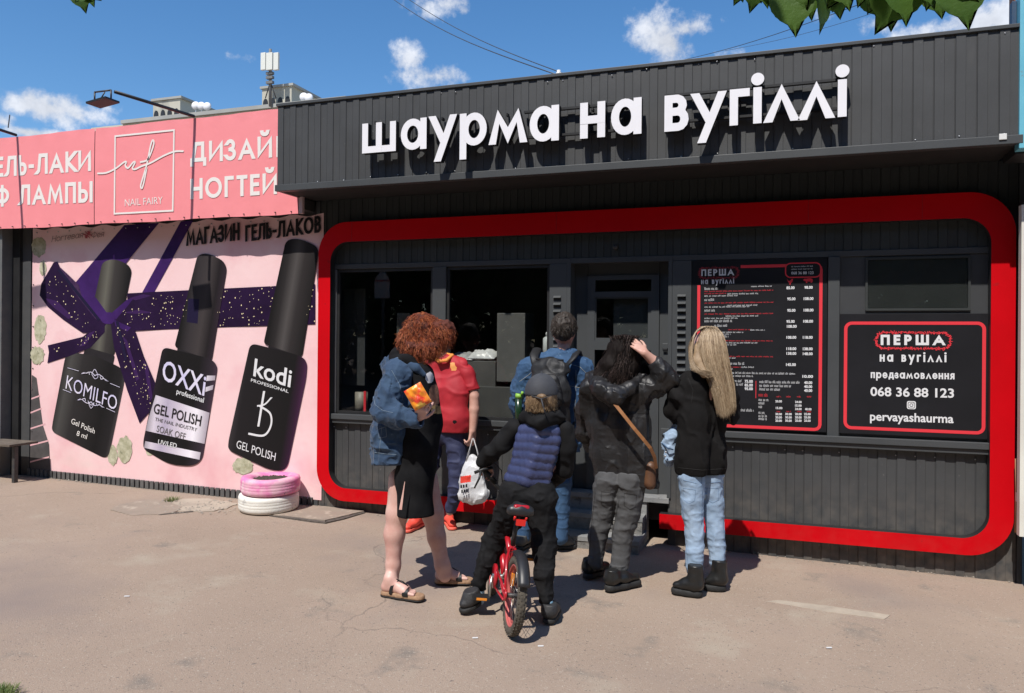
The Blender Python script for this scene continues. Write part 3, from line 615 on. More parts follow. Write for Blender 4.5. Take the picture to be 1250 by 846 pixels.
def pillow(name, c, ax, half, m, label, cat, seed=1, n=14):
    b = MB(); ax = [Vector(a).normalized() for a in ax]; rg = np.random.default_rng(seed); ph = rg.uniform(0, 6, 6); vs = []
    for side in (1, -1):
        for i in range(n+1):
            for j in range(n+1):
                u, v = i/n*2-1, j/n*2-1; e = max(0, (1-u**4))**.5*max(0, (1-v**4))**.5
                h = half[2]*e*(.75+.25*math.sin(5*u+ph[0])*math.cos(6*v+ph[1])+.12*math.sin(13*u+9*v+ph[2]))
                vs.append(Vector(c)+ax[0]*u*half[0]*(1-.06*e)+ax[1]*v*half[1]*(1-.05*e)+ax[2]*side*h)
    k = (n+1)**2; fs = []
    for s in (0, 1):
        for i in range(n):
            for j in range(n):
                q = [s*k+i*(n+1)+j, s*k+(i+1)*(n+1)+j, s*k+(i+1)*(n+1)+j+1, s*k+i*(n+1)+j+1]; fs.append(tuple(q if s == 0 else q[::-1]))
    b.add(vs, fs, 0, True); o = b.build(name, m); return tag(o, label, cat)
plast = mat('white plastic wrap', (.75,.75,.74), .3, (.6,.6,.6), 12, .5, 60)
pillow('package', at(591,434,5.94), ((1,0,0),(0,1,.3),(0,-.3,1)), (.115,.08,.05), plast, 'white plastic package lying on the appliance inside the window', 'package')
pillow('package', at(566,436,5.96), ((1,0,0),(0,1,.2),(0,-.2,1)), (.12,.1,.04), mat('grey wrap', (.3,.3,.3), .4, (.5,.5,.5), 20), 'grey crumpled package beside the white one inside the window', 'package', 3)
c0 = at(441,504,5.87); t = MB(); t.tube([c0, c0+Vector((0,0,.18))], .055, 18); cn = t.build('tin', mat('tin grey', (.22,.2,.17), .5, (.3,.27,.22), 20)); tag(cn, 'grey container with a red stripe on the left window sill', 'container')
c0 = at(444,504,5.80); b = MB(); b.box(c0.x,c0.x+.022,5.795,5.805,c0.z,c0.z+.185); o = b.build('red_stripe', redp); tag(o, 'thin red box standing against the left window', 'box')
bt = empty('bottle', (-1.74,5.84,1.20), 'white pump bottle with black label behind the glass by the door', 'bottle')
b = MB(); c = at(668,420,5.84); x, y, z = c; b.tube([(x,y,z-.12),(x,y,z-.118),(x,y,z+.045),(x,y,z+.055),(x,y,z+.06)], [.03,.034,.034,.022,.012], 16); b.build('body', mat('bottle white', (.6,.62,.62), .35), bt)
b = MB(); b.tube([(x,y,z+.06),(x,y,z+.085),(x,y,z+.095)], [.012,.014,.008], 10); b.build('cap', plast, bt)
bx = boxo('shelf', mat('counter grey', (.11,.11,.115), .5), None, -1.9,-1.68,5.86,6.0,c.z-.14,c.z-.121); tag(bx, 'small grey shelf under the white pump bottle', 'shelf')

# ---------------------------------------------------------- shop sign: шаурма на вугіллі
sign = empty('shop_sign', (-.9, FY-.05, 3.0), 'white raised letters reading шаурма на вугіллі on the dark canopy', 'sign')
SY = FY-.115
rails = MB()
def rail(xa, xb, za, zb): boxo('rail', blackp, sign, xa, xb, FY-.075, FY-.03, za, zb); 
side = mat('letter side', (.012,.012,.013), .45)
def letters(text, ext):
    """ext: (x0 px, x1 px, baseline px, x-height px) for each character"""
    for ch, (xa, xb, yb, yt) in zip(text, ext):
        P0, P1, P2 = at(xa, yb, SY), at(xb, yb+(xa-xb)*.062, SY), at(xa, yt, SY)
        hx = (P2-P0).length; cap = hx/.715; zb = P0.z; w = P1.x-P0.x; s = .166
        gw = max(G[ch][0], s); sx = w/(gw*cap)
        b = MB()
        fr = lambda u, v, k: Vector((P0.x+u*cap, SY-.0006*k, zb+v*cap)); bk = lambda u, v, k: Vector((P0.x+u*cap, SY+.055, zb+v*cap))
        glyph(b, ch, 0, sx, s, fr, bk, 0, 0, dotr=.130 if ch == 'і' else None)
        # front faces white, sides dark
        me = b.build('letter', [whitel, side], sign); 
        for p in me.data.polygons:
            if abs(p.normal.y) < .9: p.material_index = 1
XS = [('шаурма', [(441.5,483.5,187.5,153),(489,520.7,184,148),(525,556,182,144),(561,594,179,141),(597,643,177,137),(646.5,682,174,133)]),
      ('на', [(708,738.5,169.5,128),(746,782.7,166,124)]),
      ('вугіллі', [(811,840.4,161,119),(845,885,158,116.5),(891,914.4,153.5,111.5),(919,930,151,109),(934,974,150,106.5),(976,1017,147,103),(1022,1034,143,99.5)])]
for t_, e_ in XS: letters(t_, e_)
for (xa, xb, ya, yb) in ((640,782,139,122),(640,782,170,155),(811,1034,114,100),(811,1034,146,136)):
    A_, B_ = at(xa, ya, FY-.05), at(xb, yb, FY-.05); zz = (A_.z+B_.z)/2; boxo('rail', blackp, sign, A_.x, B_.x, FY-.058, FY-.03, zz-.008, zz+.008)
for xp in (460,505,541,578,620,665,724,765,826,865,903,925,954,996,1028):
    p = at(xp, 170-(xp-441)*.062-18, FY-.03); boxo('bracket', blackp, sign, p.x-.006, p.x+.006, FY-.058, FY-.013, p.z-.01, p.z+.01)

# ---------------------------------------------------------- menu board
MY = WY-.02
menu = empty('menu_board', (-.13, MY, 1.42), 'tall black menu board with red border, prices and a price list', 'menu board')
boxo('panel_board', boardm, menu, -.586, .330, MY, MY+.014, .835, 2.044, .002)
def wpx(px, py): return at(px, py, MY)
def loop_ribbon(name, pts, w, m, parent, y, closed=False, th=.0012):
    Lf, Rt = ribbon([(p[0], p[1]) for p in pts], w, closed); n = len(pts); b = MB()
    vs = [(p.x, y-th, p.y) for p in Lf]+[(p.x, y-th, p.y) for p in Rt]+[(p.x, y, p.y) for p in Lf]+[(p.x, y, p.y) for p in Rt]; fs = []
    for i in range(n if closed else n-1): j = (i+1) % n; fs += [(i, j, n+j, n+i), (2*n+i, 2*n+j, j, i), (n+i, n+j, 3*n+j, 3*n+i)]
    b.add(vs, fs); return b.build(name, m, parent)
xz = lambda px, py: (wpx(px, py).x, wpx(px, py).z)
L0, R0, T0, B0 = xz(852.5,430)[0], xz(1001.5,430)[0], xz(950,324.5)[1], xz(930,521.5)[1]
rd = .035
border = [(L0, xz(852,350)[1])]+[(L0, B0+rd)]+[(L0+rd-rd*math.cos(R(a)), B0+rd-rd*math.sin(R(a))) for a in (30,60,90)]+[(R0-rd+rd*math.sin(R(a)), B0+rd-rd*math.cos(R(a))) for a in (0,30,60,90)]+[(R0, T0-rd)]+[(R0-rd+rd*math.cos(R(a)), T0-rd+rd*math.sin(R(a))) for a in (30,60,90)]+[(xz(906,324)[0], T0)]
loop_ribbon('border', border, .021, redp, menu, MY-.0005)
a, c = xz(959,322), xz(1001,336)
loop_ribbon('contact_outline', rrect(a[0], c[0]+.004, c[1]-.012, a[1]+.002, .034, 6), .008, redp, menu, MY-.0024, True, .0004)
plan_poly('contact_field', boardm, menu, rrect(a[0]+.003, c[0]+.001, c[1]-.009, a[1]-.001, .03, 6), MY-.0020, .0004)
def wm_(name, text, m, x0, x1, y, h, **k): return write(name, text, m, menu, wpx(x0, y), wpx(x1, y-(x1-x0)*-.0+slope(x0, x1, y)), wpx(x0, y-h), **k)
def slope(x0, x1, y): return (x1-x0)*((y-411)/(x0+2111))
def zigzag(parent, x0, x1, z0_, z1_, m, y, seed=3, w=.004):
    rg = random.Random(seed); b = MB(); r = (z1_-z0_)/2; C_ = rrect(x0, x1, z0_, z1_, r*.9, 9); P = []
    for i in range(len(C_)):
        q0, q1 = Vector(C_[i]), Vector(C_[(i+1) % len(C_)]); k = max(1, int((q1-q0).length/.011))
        for j in range(k): P.append(q0.lerp(q1, j/k))
    for p in P:                                       # short crossed branching twigs of the badge
        for t_ in range(2):
            a_ = rg.uniform(0, 3.14); l_ = rg.uniform(.006, .012); d_ = Vector((math.cos(a_), math.sin(a_)))*l_; o_ = p+Vector((rg.uniform(-.005,.005), rg.uniform(-.005,.005)))
            n_ = Vector((-d_.y, d_.x)).normalized()*w*.4; yy = y-.001-rg.random()*.001
            b.add([(o_.x-d_.x-n_.x, yy, o_.y-d_.y-n_.y), (o_.x+d_.x-n_.x, yy, o_.y+d_.y-n_.y), (o_.x+d_.x+n_.x, yy, o_.y+d_.y+n_.y), (o_.x-d_.x+n_.x, yy, o_.y-d_.y+n_.y)], [(0,1,2,3)])
    return b.build('badge_twigs', m, parent)
a = xz(851,338); c = xz(901,325.5); zigzag(menu, a[0]+.015, c[0]+.0, a[1]-.01, c[1]-.005, redd, MY-.0006, 3, .003)
write('lettering', 'ПЕРША', whitep, menu, wpx(856,337), wpx(896,336), wpx(856,329), s=.2, gap=.2)
write('lettering', 'на вугіллі', whitep, menu, wpx(856,347), wpx(896,346), wpx(856,340), s=.17, gap=.28)
latin('lettering', '068 36 88 123', whitep, menu, wpx(966,335), wpx(993,334.6), wpx(966,331.6), .012, y_th=.0032)
def squig(x0, x1, y, m, h, seed, mb, thick=.0022):
    """small illegible print: rows of tiny letter-like strokes"""
    rg = random.Random(seed); x = x0
    while x < x1:
        wl = rg.choice((3,5,6,8,4))
        for _ in range(wl):
            if x > x1: break
            yy = y+slope(x0, x, y); p = wpx(x, yy); hh = h*rg.choice((1,1,1,1.35)); k = rg.random()
            w_ = .0016
            mb.box(p.x, p.x+w_, MY-.0016, MY-.0008, p.z, p.z+hh)
            if k < .7: mb.box(p.x+w_, p.x+w_*2.4, MY-.0016, MY-.0008, p.z+(hh-w_ if k < .35 else 0), p.z+(hh if k < .35 else w_))
            x += .92
        x += 1.1
mw, mr2 = MB(), MB()
cols = [(348,'a'),(374,'b'),(398,'c')]
rows = [(354,860,876,2),(356.4,860,944,0),(359.2,860,886,0),(359.6,888,925,1),(362.2,860,900,1),(367.5,860,872,2),(370.6,860,944,0),(373.6,888,925,1),(375.6,860,915,1),(380.5,860,873,2),(384,860,944,0),(386.6,886,925,1),(389.4,860,900,1),(393.4,860,894,2),(399,872,889,2),(403,889,915,0),(403.6,916,934,1),(406.4,882,907,1),(408.6,880,892,1),
        (412,880,889,2),(416.6,884,943,0),(419.2,884,924,1),(421.6,882,899,1),(435.6,884,943,0),(437.6,885,898,1),(445,887,909,2),(448.6,889,904,0),(448.9,905,920,1),(451,887,894,1),(456.2,893,972,3),(459.8,893,919,3),(466.4,893,906,2),(470.4,894,907,2),(478.4,897,901,1),(496.4,893,904,2),(501.6,891,920,2),
        (467.5,927,976,2),(472,927,965,2),(476.4,927,952,2),(489.4,926,938,2),(493.6,926,933,2),(498,926,930,2),(505,926,933,2),(509,926,936,2),(512.6,926,936,2)]
for i, (y, x0, x1, k) in enumerate(rows):
    squig(x0, x1, y, None, {0:.006,1:.0075,2:.0135,3:.0105}[k], i, mr2 if k == 0 else mw)
squig(926, 937, 484, None, .018, 77, mr2)
for x0 in (948,960,973,985): squig(x0, x0+5, 485, None, .008, int(x0), mr2); squig(x0, x0+5, 503, None, .007, int(x0)+3, mr2)
mc_ = MB(); squig(966, 993, 326.2, None, .006, 91, mc_); squig(966, 993, 329.4, None, .006, 92, mc_); mc_.v = [(x, y-.0014, z) for x, y, z in mc_.v]; tag(mc_.build('small_print', whitep, menu), kind='stuff'); squig(917, 943, 350.4, None, .007, 93, mw)
for o_ in (mw.build('small_print', whitep, menu), mr2.build('red_print', redp, menu)): tag(o_, kind='stuff')
b = MB(); p, q = wpx(922.8,465), wpx(922.2,486); b.box(p.x-.002, p.x+.002, MY-.0016, MY-.0008, q.z, p.z); b.build('divider', redp, menu)
for tx, x, y, wd in [('85.00',960,353,10),('98.00',982,352.5,10),('95.00',961,366.5,10),('108.00',981,366.2,12),('95.00',961,380.5,10),('108.00',981,380.2,12),('95.00',960,394,10),('108.00',980.5,393.8,12),('108.00',960.5,400,12),('108.00',960,413.4,12),('118.00',980,413.4,12),
                     ('118.00',960,427.2,12),('138.00',980,427.4,12),('138.00',960,433,12),('148.00',980,433.4,12),('145.00',959.5,446.6,12),('10.00',979.5,461,13),('75.00',909,467,10),('85.00',909,471.6,10),('95.00',909,476,10),('40.00',981.5,468.6,10),('40.00',981.5,473.4,10),('40.00',981.5,478.2,10),
                     ('20.00',946.5,491,8),('24.00',970.5,491.8,8),('15.00',970.5,496.2,8),('15.00',947,499.2,8),('24.00',970.5,500.4,8),('40.00',982.5,500.6,8)]+[(t_, x_, y_, 8) for y_ in (506.6,510.6,514.6) for t_, x_ in (('20.00',946.5),('30.00',958.5),('20.00',970.5),('25.00',981.5))]:
    latin('price', tx, whitep, menu, wpx(x, y), wpx(x+wd, y+slope(x, x+wd, y)), wpx(x, y-(3.3 if wd > 8 else 2.6)), .035)
# hen and pig marks
def hen(cx, cy, s, pig=False):
    if pig: pl = [(-1.5,.2),(-1.1,.6),(-.6,.5),(0,.7),(.8,.7),(1.3,.4),(1.4,-.2),(1.1,-.7),(.8,-.7),(.7,-.3),(-.2,-.3),(-.3,-.75),(-.65,-.75),(-.7,-.2),(-1.2,-.1)]
    else: pl = [(-.9,1),(-.7,.3),(-.3,.1),(.2,.4),(.6,.9),(.9,.7),(.7,0),(.4,-.5),(.1,-.6),(.15,-1),(-.15,-1),(-.1,-.6),(-.5,-.3),(-.8,.2)]
    p = wpx(cx, cy); plan_poly('animal_mark', redp, menu, [(p.x+u*s, p.z+v*s) for u, v in pl], MY-.0006, .001)
hen(964.5, 343.5, .022); hen(986.5, 342.5, .022, True)

# ---------------------------------------------------------- order sign
order = empty('order_sign', (.86, MY, 1.23), 'black rectangular sign with red border, phone number and preorder lettering', 'sign')
a = at(1024.5,460,MY)
boxo('panel_board', boardm, order, .412, 1.316, MY, MY+.014, .835, 1.655, .002)
pts = rrect(at(1032,460,MY).x, at(1201,460,MY).x, at(1110,525,MY).z, at(1110,394.5,MY).z, .04, 6)
loop_ribbon('border', pts, .021, redp, order, MY-.0005, True)
def wo_(name, text, x0, x1, y, h, fn=write, **k): return fn(name, text, whitep, order, at(x0, y, MY), at(x1, y+(x1-x0)*((y-411)/(x0+2111)), MY), at(x0, y-h, MY), **k)
wo_('lettering', 'ПЕРША', 1074.5, 1154, 421.2, 12.6, s=.24, gap=.2)
a = at(1067,427,MY); c = at(1163,404,MY); zigzag(order, a.x+.012, c.x-.012, a.z+.012, c.z-.012, redp, MY-.0006, 9, .005)
wo_('lettering', 'на вугіллі', 1074, 1155, 441.4, 11.5, s=.17, gap=.3)
wo_('lettering', 'предзамовлення', 1063, 1165, 461.5, 9.6, s=.17, gap=.17)
wo_('lettering', '068 36 88 123', 1062.5, 1164.5, 483, 10.8, fn=latin, bold=.022)
wo_('lettering', 'pervayashaurma', 1062, 1164, 513, 10.5, fn=latin, bold=.02)
p = at(1112.5,494.5,MY); plan_poly('camera_icon', whitep, order, rrect(p.x-.027, p.x+.027, p.z-.027, p.z+.027, .012, 5), MY-.0006, .001)
loop_ribbon('icon_outline', rrect(p.x-.0195, p.x+.0195, p.z-.0195, p.z+.0195, .009, 5), .0032, boardm, order, MY-.0018, True, .0004)
loop_ribbon('icon_lens', [(p.x+.0095*math.cos(t), p.z+.0095*math.sin(t)) for t in [i*math.pi/10 for i in range(20)]], .0035, boardm, order, MY-.0018, True, .0004)
plan_poly('icon_dot', boardm, order, [(p.x+.0125+.0022*math.cos(t), p.z+.0125+.0022*math.sin(t)) for t in [i*.785 for i in range(8)]], MY-.0018, .0004)

# ============================================================= NAIL SHOP (left neighbour)
shop = empty('nail_shop', (-6.0, WY, gz(-6)), 'low dark nail supply shop to the left of the grey kiosk', 'shop')
UY = WY-.012
boxo('wall', darkm, shop, -7.26, -3.79, WY+.002, WY+.12, -.05, 2.60)
boxo('roof', darkm, shop, -12, -3.79, WY-.2, WY+4, 3.30, 3.34); boxo('fascia_core', darkm, shop, -12, -3.80, WY-.185, WY+.1, 2.55, 3.36)
boxo('wall_back', darkm, shop, -12, -3.8, WY+3.9, WY+4, 0, 3.3)
pl = MB()
for i in range(58): x = -7.1+i*.0575; pl.box(x, x+.04, WY-.03, WY-.004, gz(x)-.05, .125-(x+7.1)*.014)
tag(pl.build('plinth_ribs', mat('plinth grey', (.07,.07,.07), .7, (.12,.115,.11), 9), shop), kind='stuff')
# mural
mural = empty('mural', (-5.5, UY, 1.3), 'big pink mural poster of three nail polish bottles and a purple dotted ribbon', 'poster')
def mp(zx, zy): return at(zx/2.115, 240+zy/2.115, UY)           # read off an enlarged view of the photo
def mxz(pts): return [(mp(*p).x, mp(*p).z) for p in pts]
pinkm = mat('mural pink', (.80,.51,.52), .6, (.86,.62,.62), .9, .15, 14, spots=[((.74,.38,.41), 1.1, .53, .2), ((.70,.58,.53), 1.4, .62, .2, (.5,1,1.2))], contrast=(.3,.7), bdist=.01)
x0, x1 = mp(83,300).x, mp(836,60).x; zt, zb = mp(83,85).z, .085
# the sheet sags a little between its fixings
b = MB(); nx, nz_ = 60, 30
def mz(u): return zb+.03-(u*.055)
for i in range(nx+1):
    for j in range(nz_+1):
        u, v = i/nx, j/nz_; x = x0+(x1-x0)*u; z = mz(u)+(zt+.012*math.cos(u*2*math.pi*11)*(v > .98)-mz(u))*v
        b.v.append((x, UY-.002-.0015*math.sin(x*9+math.sin(z*4)), z))
for i in range(nx):
    for j in range(nz_): b.f.append((i*(nz_+1)+j, (i+1)*(nz_+1)+j, (i+1)*(nz_+1)+j+1, i*(nz_+1)+j+1)); b.m.append(0); b.sm.append(True)
b.build('sheet', pinkm, mural)
for i in range(24):
    x = x0+.06+i*(x1-x0-.1)/23; q = MB(); q.tube([(x,UY-.008,zt-.035),(x,UY-.001,zt-.035)], .006, 8); q.build('rivet', alum, mural)
for i in range(8): z = .5+i*.21; q = MB(); q.tube([(x0+.02,UY-.008,z),(x0+.02,UY-.001,z)], .006, 8); q.build('rivet', darkm, mural)
LAY = [0]
def pr(name, pts, m, smooth=0, par=None, world=False):
    P = pts if world else mxz(pts)
    for _ in range(smooth):                           # corner cutting
        Q = []
        for i in range(len(P)):
            a, c = P[i], P[(i+1) % len(P)]; Q += [(a[0]*.75+c[0]*.25, a[1]*.75+c[1]*.25), (a[0]*.25+c[0]*.75, a[1]*.25+c[1]*.75)]
        P = Q
    LAY[0] += 1; y = UY-.0045-.00012*LAY[0]; b = MB(); b.add([(x, y, z) for x, z in P], [tuple(range(len(P)))]); return b.build(name, m, par or mural)
purple = mat('print purple', (.022,.008,.040), .55, (.014,.005,.024), 5, contrast=(.3,.7)); purple2 = mat('print violet', (.055,.018,.13), .55, (.032,.010,.075), 5, contrast=(.3,.7))
navy = mat('print navy', (.014,.010,.035), .55)
pblack = mat('print black', (.016,.014,.016), .55, (.03,.026,.028), 2.5); pdark = mat('print bottle grey', (.035,.032,.032), .5, (.02,.018,.02), 1.6, stretch=(3,1,.5))
pgold = mat('print gold dots', (.75,.62,.40), .5); pgrey = mat('print grey', (.13,.12,.12), .5); furm = mat('print fur', (.33,.32,.21), .8, (.52,.50,.37), 22, spots=[((.20,.20,.13), 30, .6, .1)])
silver = mat('print silver', (.55,.50,.55), .4, (.72,.66,.74), 2.2, stretch=(6,1,.2), contrast=(.4,.6))
prose = mat('print brick', (.07,.065,.065), .8, (.11,.10,.10), 6); pshade = mat('print soft shade', (.72,.42,.44), .6)
# dark brick print at the left foot
pr('brick_print', [(83,460),(95,468),(112,590),(128,640),(132,722),(78,714)], prose)
for (a, c) in (((82,520),(104,512)),((80,556),(108,545)),((80,597),(118,585)),((79,640),(126,628)),((79,683),(128,670))):
    pr('print_joint', [a, c, (c[0], c[1]+4), (a[0], a[1]+4)], pshade)
# fur balls
rg = random.Random(4)
def fur(cx, cy, rx, ry):
    pts = [(cx+rx*math.cos(R(a))*rg.uniform(.86,1.1), cy+ry*math.sin(R(a))*rg.uniform(.86,1.1)) for a in range(0, 360, 12)]; pr('fur_ball', pts, furm)
for q in ((102,130,19,26),(105,340,16,38),(98,410,18,24),(112,185,9,20),(323,652,20,34),(292,668,13,26),(388,650,12,20),(628,695,26,22)): fur(*q)
# ribbons
pr('ribbon', [(322,74),(412,68),(248,268),(196,222)], purple2); pr('ribbon', [(468,64),(500,62),(398,250),(366,252)], purple2)
pr('ribbon', [(330,250),(400,246),(815,226),(815,330),(500,340),(330,348)], purple)
def gradm(name, a, c, stops):
    """printed colour ramp running from a to c (enlarged-view coordinates of the poster)"""
    m = bpy.data.materials.new(name); m.use_nodes = True; n = m.node_tree.nodes; l = m.node_tree.links; b = n['Principled BSDF']; b.inputs['Roughness'].default_value = .55; b.inputs['Specular IOR Level'].default_value = .12
    A_, C_ = mp(*a), mp(*c); d = C_-A_; g_ = n.new('ShaderNodeNewGeometry'); s1 = n.new('ShaderNodeVectorMath'); s1.operation = 'SUBTRACT'; l.new(g_.outputs['Position'], s1.inputs[0]); s1.inputs[1].default_value = A_
    s2 = n.new('ShaderNodeVectorMath'); s2.operation = 'DOT_PRODUCT'; l.new(s1.outputs[0], s2.inputs[0]); s2.inputs[1].default_value = d/d.length_squared
    r_ = n.new('ShaderNodeValToRGB'); l.new(s2.outputs['Value'], r_.inputs[0]); e = r_.color_ramp.elements
    while len(e) < len(stops): e.new(.5)
    for q, (p_, col) in zip(e, stops): q.position = p_; q.color = (*col, 1)
    l.new(r_.outputs[0], b.inputs['Base Color']); return m
def rcorner(pts, r):
    """round every corner; r one radius or a list"""
    out = []; n = len(pts)
    for i in range(n):
        p0, p1, p2 = Vector(pts[i-1]), Vector(pts[i]), Vector(pts[(i+1) % n]); q = r[i] if isinstance(r, (list, tuple)) else r; a_, c_ = p1+(p0-p1).normalized()*min(q, (p0-p1).length*.49), p1+(p2-p1).normalized()*min(q, (p2-p1).length*.49)
        for k in range(7): t = k/6; v = a_*(1-t)**2+p1*2*t*(1-t)+c_*t*t; out.append((v.x, v.y))
    return out
K = (.011,.010,.010)
# bottle one (behind the bow)
pr('bottle_cap', rcorner([(266,168),(300,160),(344,182),(296,412),(218,392)], [14,40,22,8,8]), gradm('print cap one', (232,280), (322,296), [(0,K),(.2,(.05,.045,.04)),(.42,(.12,.115,.095)),(.6,(.045,.04,.038)),(1,K)]))
pr('bottle_neck', rcorner([(222,388),(298,410),(292,440),(214,416)], 6), pblack)
pr('bottle_body', rcorner([(172,402),(240,408),(324,446),(322,480),(280,680),(134,606),(138,580)], [22,30,26,14,22,14,10]), gradm('print bottle one', (150,500), (308,560), [(0,(.02,.018,.018)),(.12,(.065,.062,.058)),(.3,(.028,.025,.025)),(.75,K),(.93,(.018,.016,.017)),(1,(.05,.045,.045))]))
# bow
pr('bow_loop', [(140,170),(150,168),(160,190),(230,270),(282,318),(262,352),(215,352),(165,318),(125,285),(104,255),(108,225)], purple, 0)
pr('bow_inside', [(152,178),(176,200),(240,262),(272,312),(250,318),(215,275),(170,215)], mat('print bow inside', (.035,.015,.05), .6, (.07,.035,.09), 30))
pr('bow_band', [(205,228),(250,262),(286,312),(268,324),(236,300),(214,262)], purple2)
pr('bow_loop', [(284,312),(318,275),(360,250),(402,248),(420,300),(400,342),(350,346),(305,334)], purple)
pr('bow_fold', [(290,300),(330,266),(350,258),(330,284),(300,318)], purple2)
pr('bow_tail', [(272,318),(215,362),(125,384),(128,402),(124,430),(180,412),(235,390),(272,350)], purple)
pr('bow_tail', [(286,318),(330,326),(352,350),(372,410),(402,480),(398,545),(362,585),(330,500),(296,390)], purple)
pr('bow_fold', [(296,318),(340,338),(330,348),(300,334)], purple2)
for q in ([(336,262),(372,252),(392,256),(352,268)], [(320,300),(360,292),(398,300),(352,303)], [(118,262),(150,270),(190,312),(178,316),(140,286)], [(318,360),(330,372),(362,470),(354,476)], [(372,420),(384,440),(396,520),(388,528)], [(232,352),(248,346),(222,384),(206,388)]): pr('bow_sheen', q, mat('print sheen violet', (.040,.014,.075), .6))
for q in ([(150,190),(158,188),(262,318),(254,320)], [(300,322),(308,322),(330,420),(324,424)]): pr('bow_shadow', q, navy)
pr('bow_knot', [(266,300),(294,298),(300,318),(290,330),(268,328),(262,314)], purple2, 1)
# gold speckles (uncountable glitter)
LAY[0] += 1
b = MB(); yg = UY-.0045-.00012*(LAY[0]+12)
def dots(poly, n, seed, ymin=0):
    r_ = random.Random(seed); P = mxz(poly); xs_ = [p[0] for p in P]; zs_ = [p[1] for p in P]; k = 0
    while k < n:
        x, z = r_.uniform(min(xs_), max(xs_)), r_.uniform(min(zs_), max(zs_)); ins = False
        for i in range(len(P)):
            (xa, za), (xb, zb_) = P[i], P[i-1]
            if (za > z) != (zb_ > z) and x < (xb-xa)*(z-za)/(zb_-za)+xa: ins = not ins
        if not ins: continue
        s = r_.choice((.003,.004,.005,.0075)); b.add([(x+s*math.cos(t)*.8, yg-k*2e-6, z+s*math.sin(t)) for t in [i*math.pi/3 for i in range(6)]], [tuple(range(6))]); k += 1
dots([(395,255),(500,250),(480,330),(390,338)], 42, 1); dots([(570,240),(712,232),(690,330),(555,335)], 60, 2); dots([(800,232),(814,230),(814,326),(790,328)], 7, 9)
dots([(135,190),(165,215),(245,318),(210,340),(120,262)], 34, 3); dots([(300,330),(345,350),(395,480),(392,540),(362,570),(310,400)], 60, 4); dots([(255,335),(215,368),(190,395),(255,365)], 16, 5); dots([(140,392),(158,388),(150,402)], 6, 6); dots([(315,290),(390,262),(395,330),(330,335)], 22, 7)
tag(b.build('gold_speckles', pgold, mural), kind='stuff')
# bottle two
pr('bottle_neck', rcorner([(462,380),(545,408),(542,430),(458,404)], 5), pblack)
pr('bottle_cap', rcorner([(512,150),(540,146),(590,172),(548,424),(452,388)], [14,34,26,10,10]), gradm('print cap two', (478,280), (570,300), [(0,K),(.25,(.035,.03,.032)),(.55,(.05,.042,.042)),(.8,(.016,.013,.014)),(1,(.03,.02,.028))]))
pr('cap_patch', [(488,263),(516,265),(512,328),(484,324)], navy)
b2 = gradm('print bottle two', (395,520), (545,560), [(0,(.02,.015,.02)),(.15,K),(.7,K),(.92,(.03,.022,.03)),(1,(.05,.03,.045))])
pr('bottle_body', rcorner([(422,388),(545,418),(564,436),(524,680),(500,696),(440,692),(372,652),(372,630)], [16,20,14,18,20,26,14,8]), b2)
slv = gradm('print foil', (385,560), (535,600), [(0,(.30,.27,.30)),(.12,(.62,.56,.64)),(.3,(.42,.37,.48)),(.55,(.60,.54,.62)),(.8,(.82,.78,.84)),(1,(.38,.33,.38))])
pr('label_band', [(404,512),(543,558),(530,638),(378,604),(385,574)], slv)
pr('label_band', [(377,631),(520,660),(517,679),(374,648)], slv)
pr('label_mark', [(536,462),(558,462),(557,474),(534,476)], slv); pr('label_mark', [(533,492),(553,486),(551,498),(532,504)], slv)
# bottle three
pr('bottle_neck', rcorner([(700,374),(782,402),(776,430),(690,400)], 5), pblack)
pr('bottle_cap', rcorner([(740,112),(775,108),(826,132),(782,414),(682,380)], [16,40,20,10,10]), gradm('print cap three', (712,250), (808,270), [(0,K),(.2,(.025,.022,.022)),(.42,(.075,.068,.066)),(.62,(.03,.026,.026)),(1,K)]))
pr('bottle_body', rcorner([(648,378),(770,408),(796,424),(792,470),(742,708),(700,706),(590,654),(592,630)], [18,26,20,10,26,20,18,10]), gradm('print bottle three', (615,520), (778,560), [(0,(.03,.026,.028)),(.08,(.016,.014,.015)),(.8,K),(.92,(.03,.012,.028)),(1,(.06,.02,.055))]))
LAY[0] += 20
def mt(fn, text, m, a, c, up, **k):
    P0, P1 = mp(*a), mp(*c); V = mp(a[0]+up[0], a[1]+up[1]); y = .0045+.00012*LAY[0]; return fn('lettering', text, m, mural, P0, P1, V, y_th=y, **k)
silv2 = mat('print white lilac', (.74,.70,.78), .45, (.55,.52,.75), 8)
mt(write, 'МАГАЗИН', pblack, (484,128), (620,113), (0,-44), s=.17, gap=.14); mt(write, 'ГЕЛЬ-ЛАКОВ', pblack, (636,117), (830,93), (0,-42), s=.17, gap=.14)
mt(latin, 'KOMILFO', silv2, (172,495), (302,552), (5,-36), bold=-.004)
mt(latin, 'Gel Polish', creamp, (186,585), (246,612), (3,-14), bold=.0); mt(latin, '8 ml', creamp, (200,616), (226,626), (3,-13))
mt(latin, 'OXXi', silv2, (420,471), (530,514), (6,-52), bold=.012); mt(latin, 'professional', whitep, (458,508), (528,532), (2,-13), bold=.012)
mt(latin, 'GEL POLISH', pblack, (398,558), (520,592), (4,-26), bold=.015); mt(latin, 'THE NAIL INDUSTRY', pgrey, (402,578), (510,606), (2,-9)); mt(latin, 'SOAK OFF', pgrey, (406,606), (480,628), (3,-17)); mt(latin, 'UV/LED', whitep, (410,638), (458,649), (2,-12), bold=.01)
mt(latin, 'kodi', whitep, (656,462), (752,492), (5,-46), bold=.014); mt(latin, 'PROFESSIONAL', whitep, (650,477), (747,507), (1,-8), bold=.008); mt(latin, 'GEL POLISH', whitep, (612,648), (712,682), (3,-21), bold=.0)
LAY[0] += 2
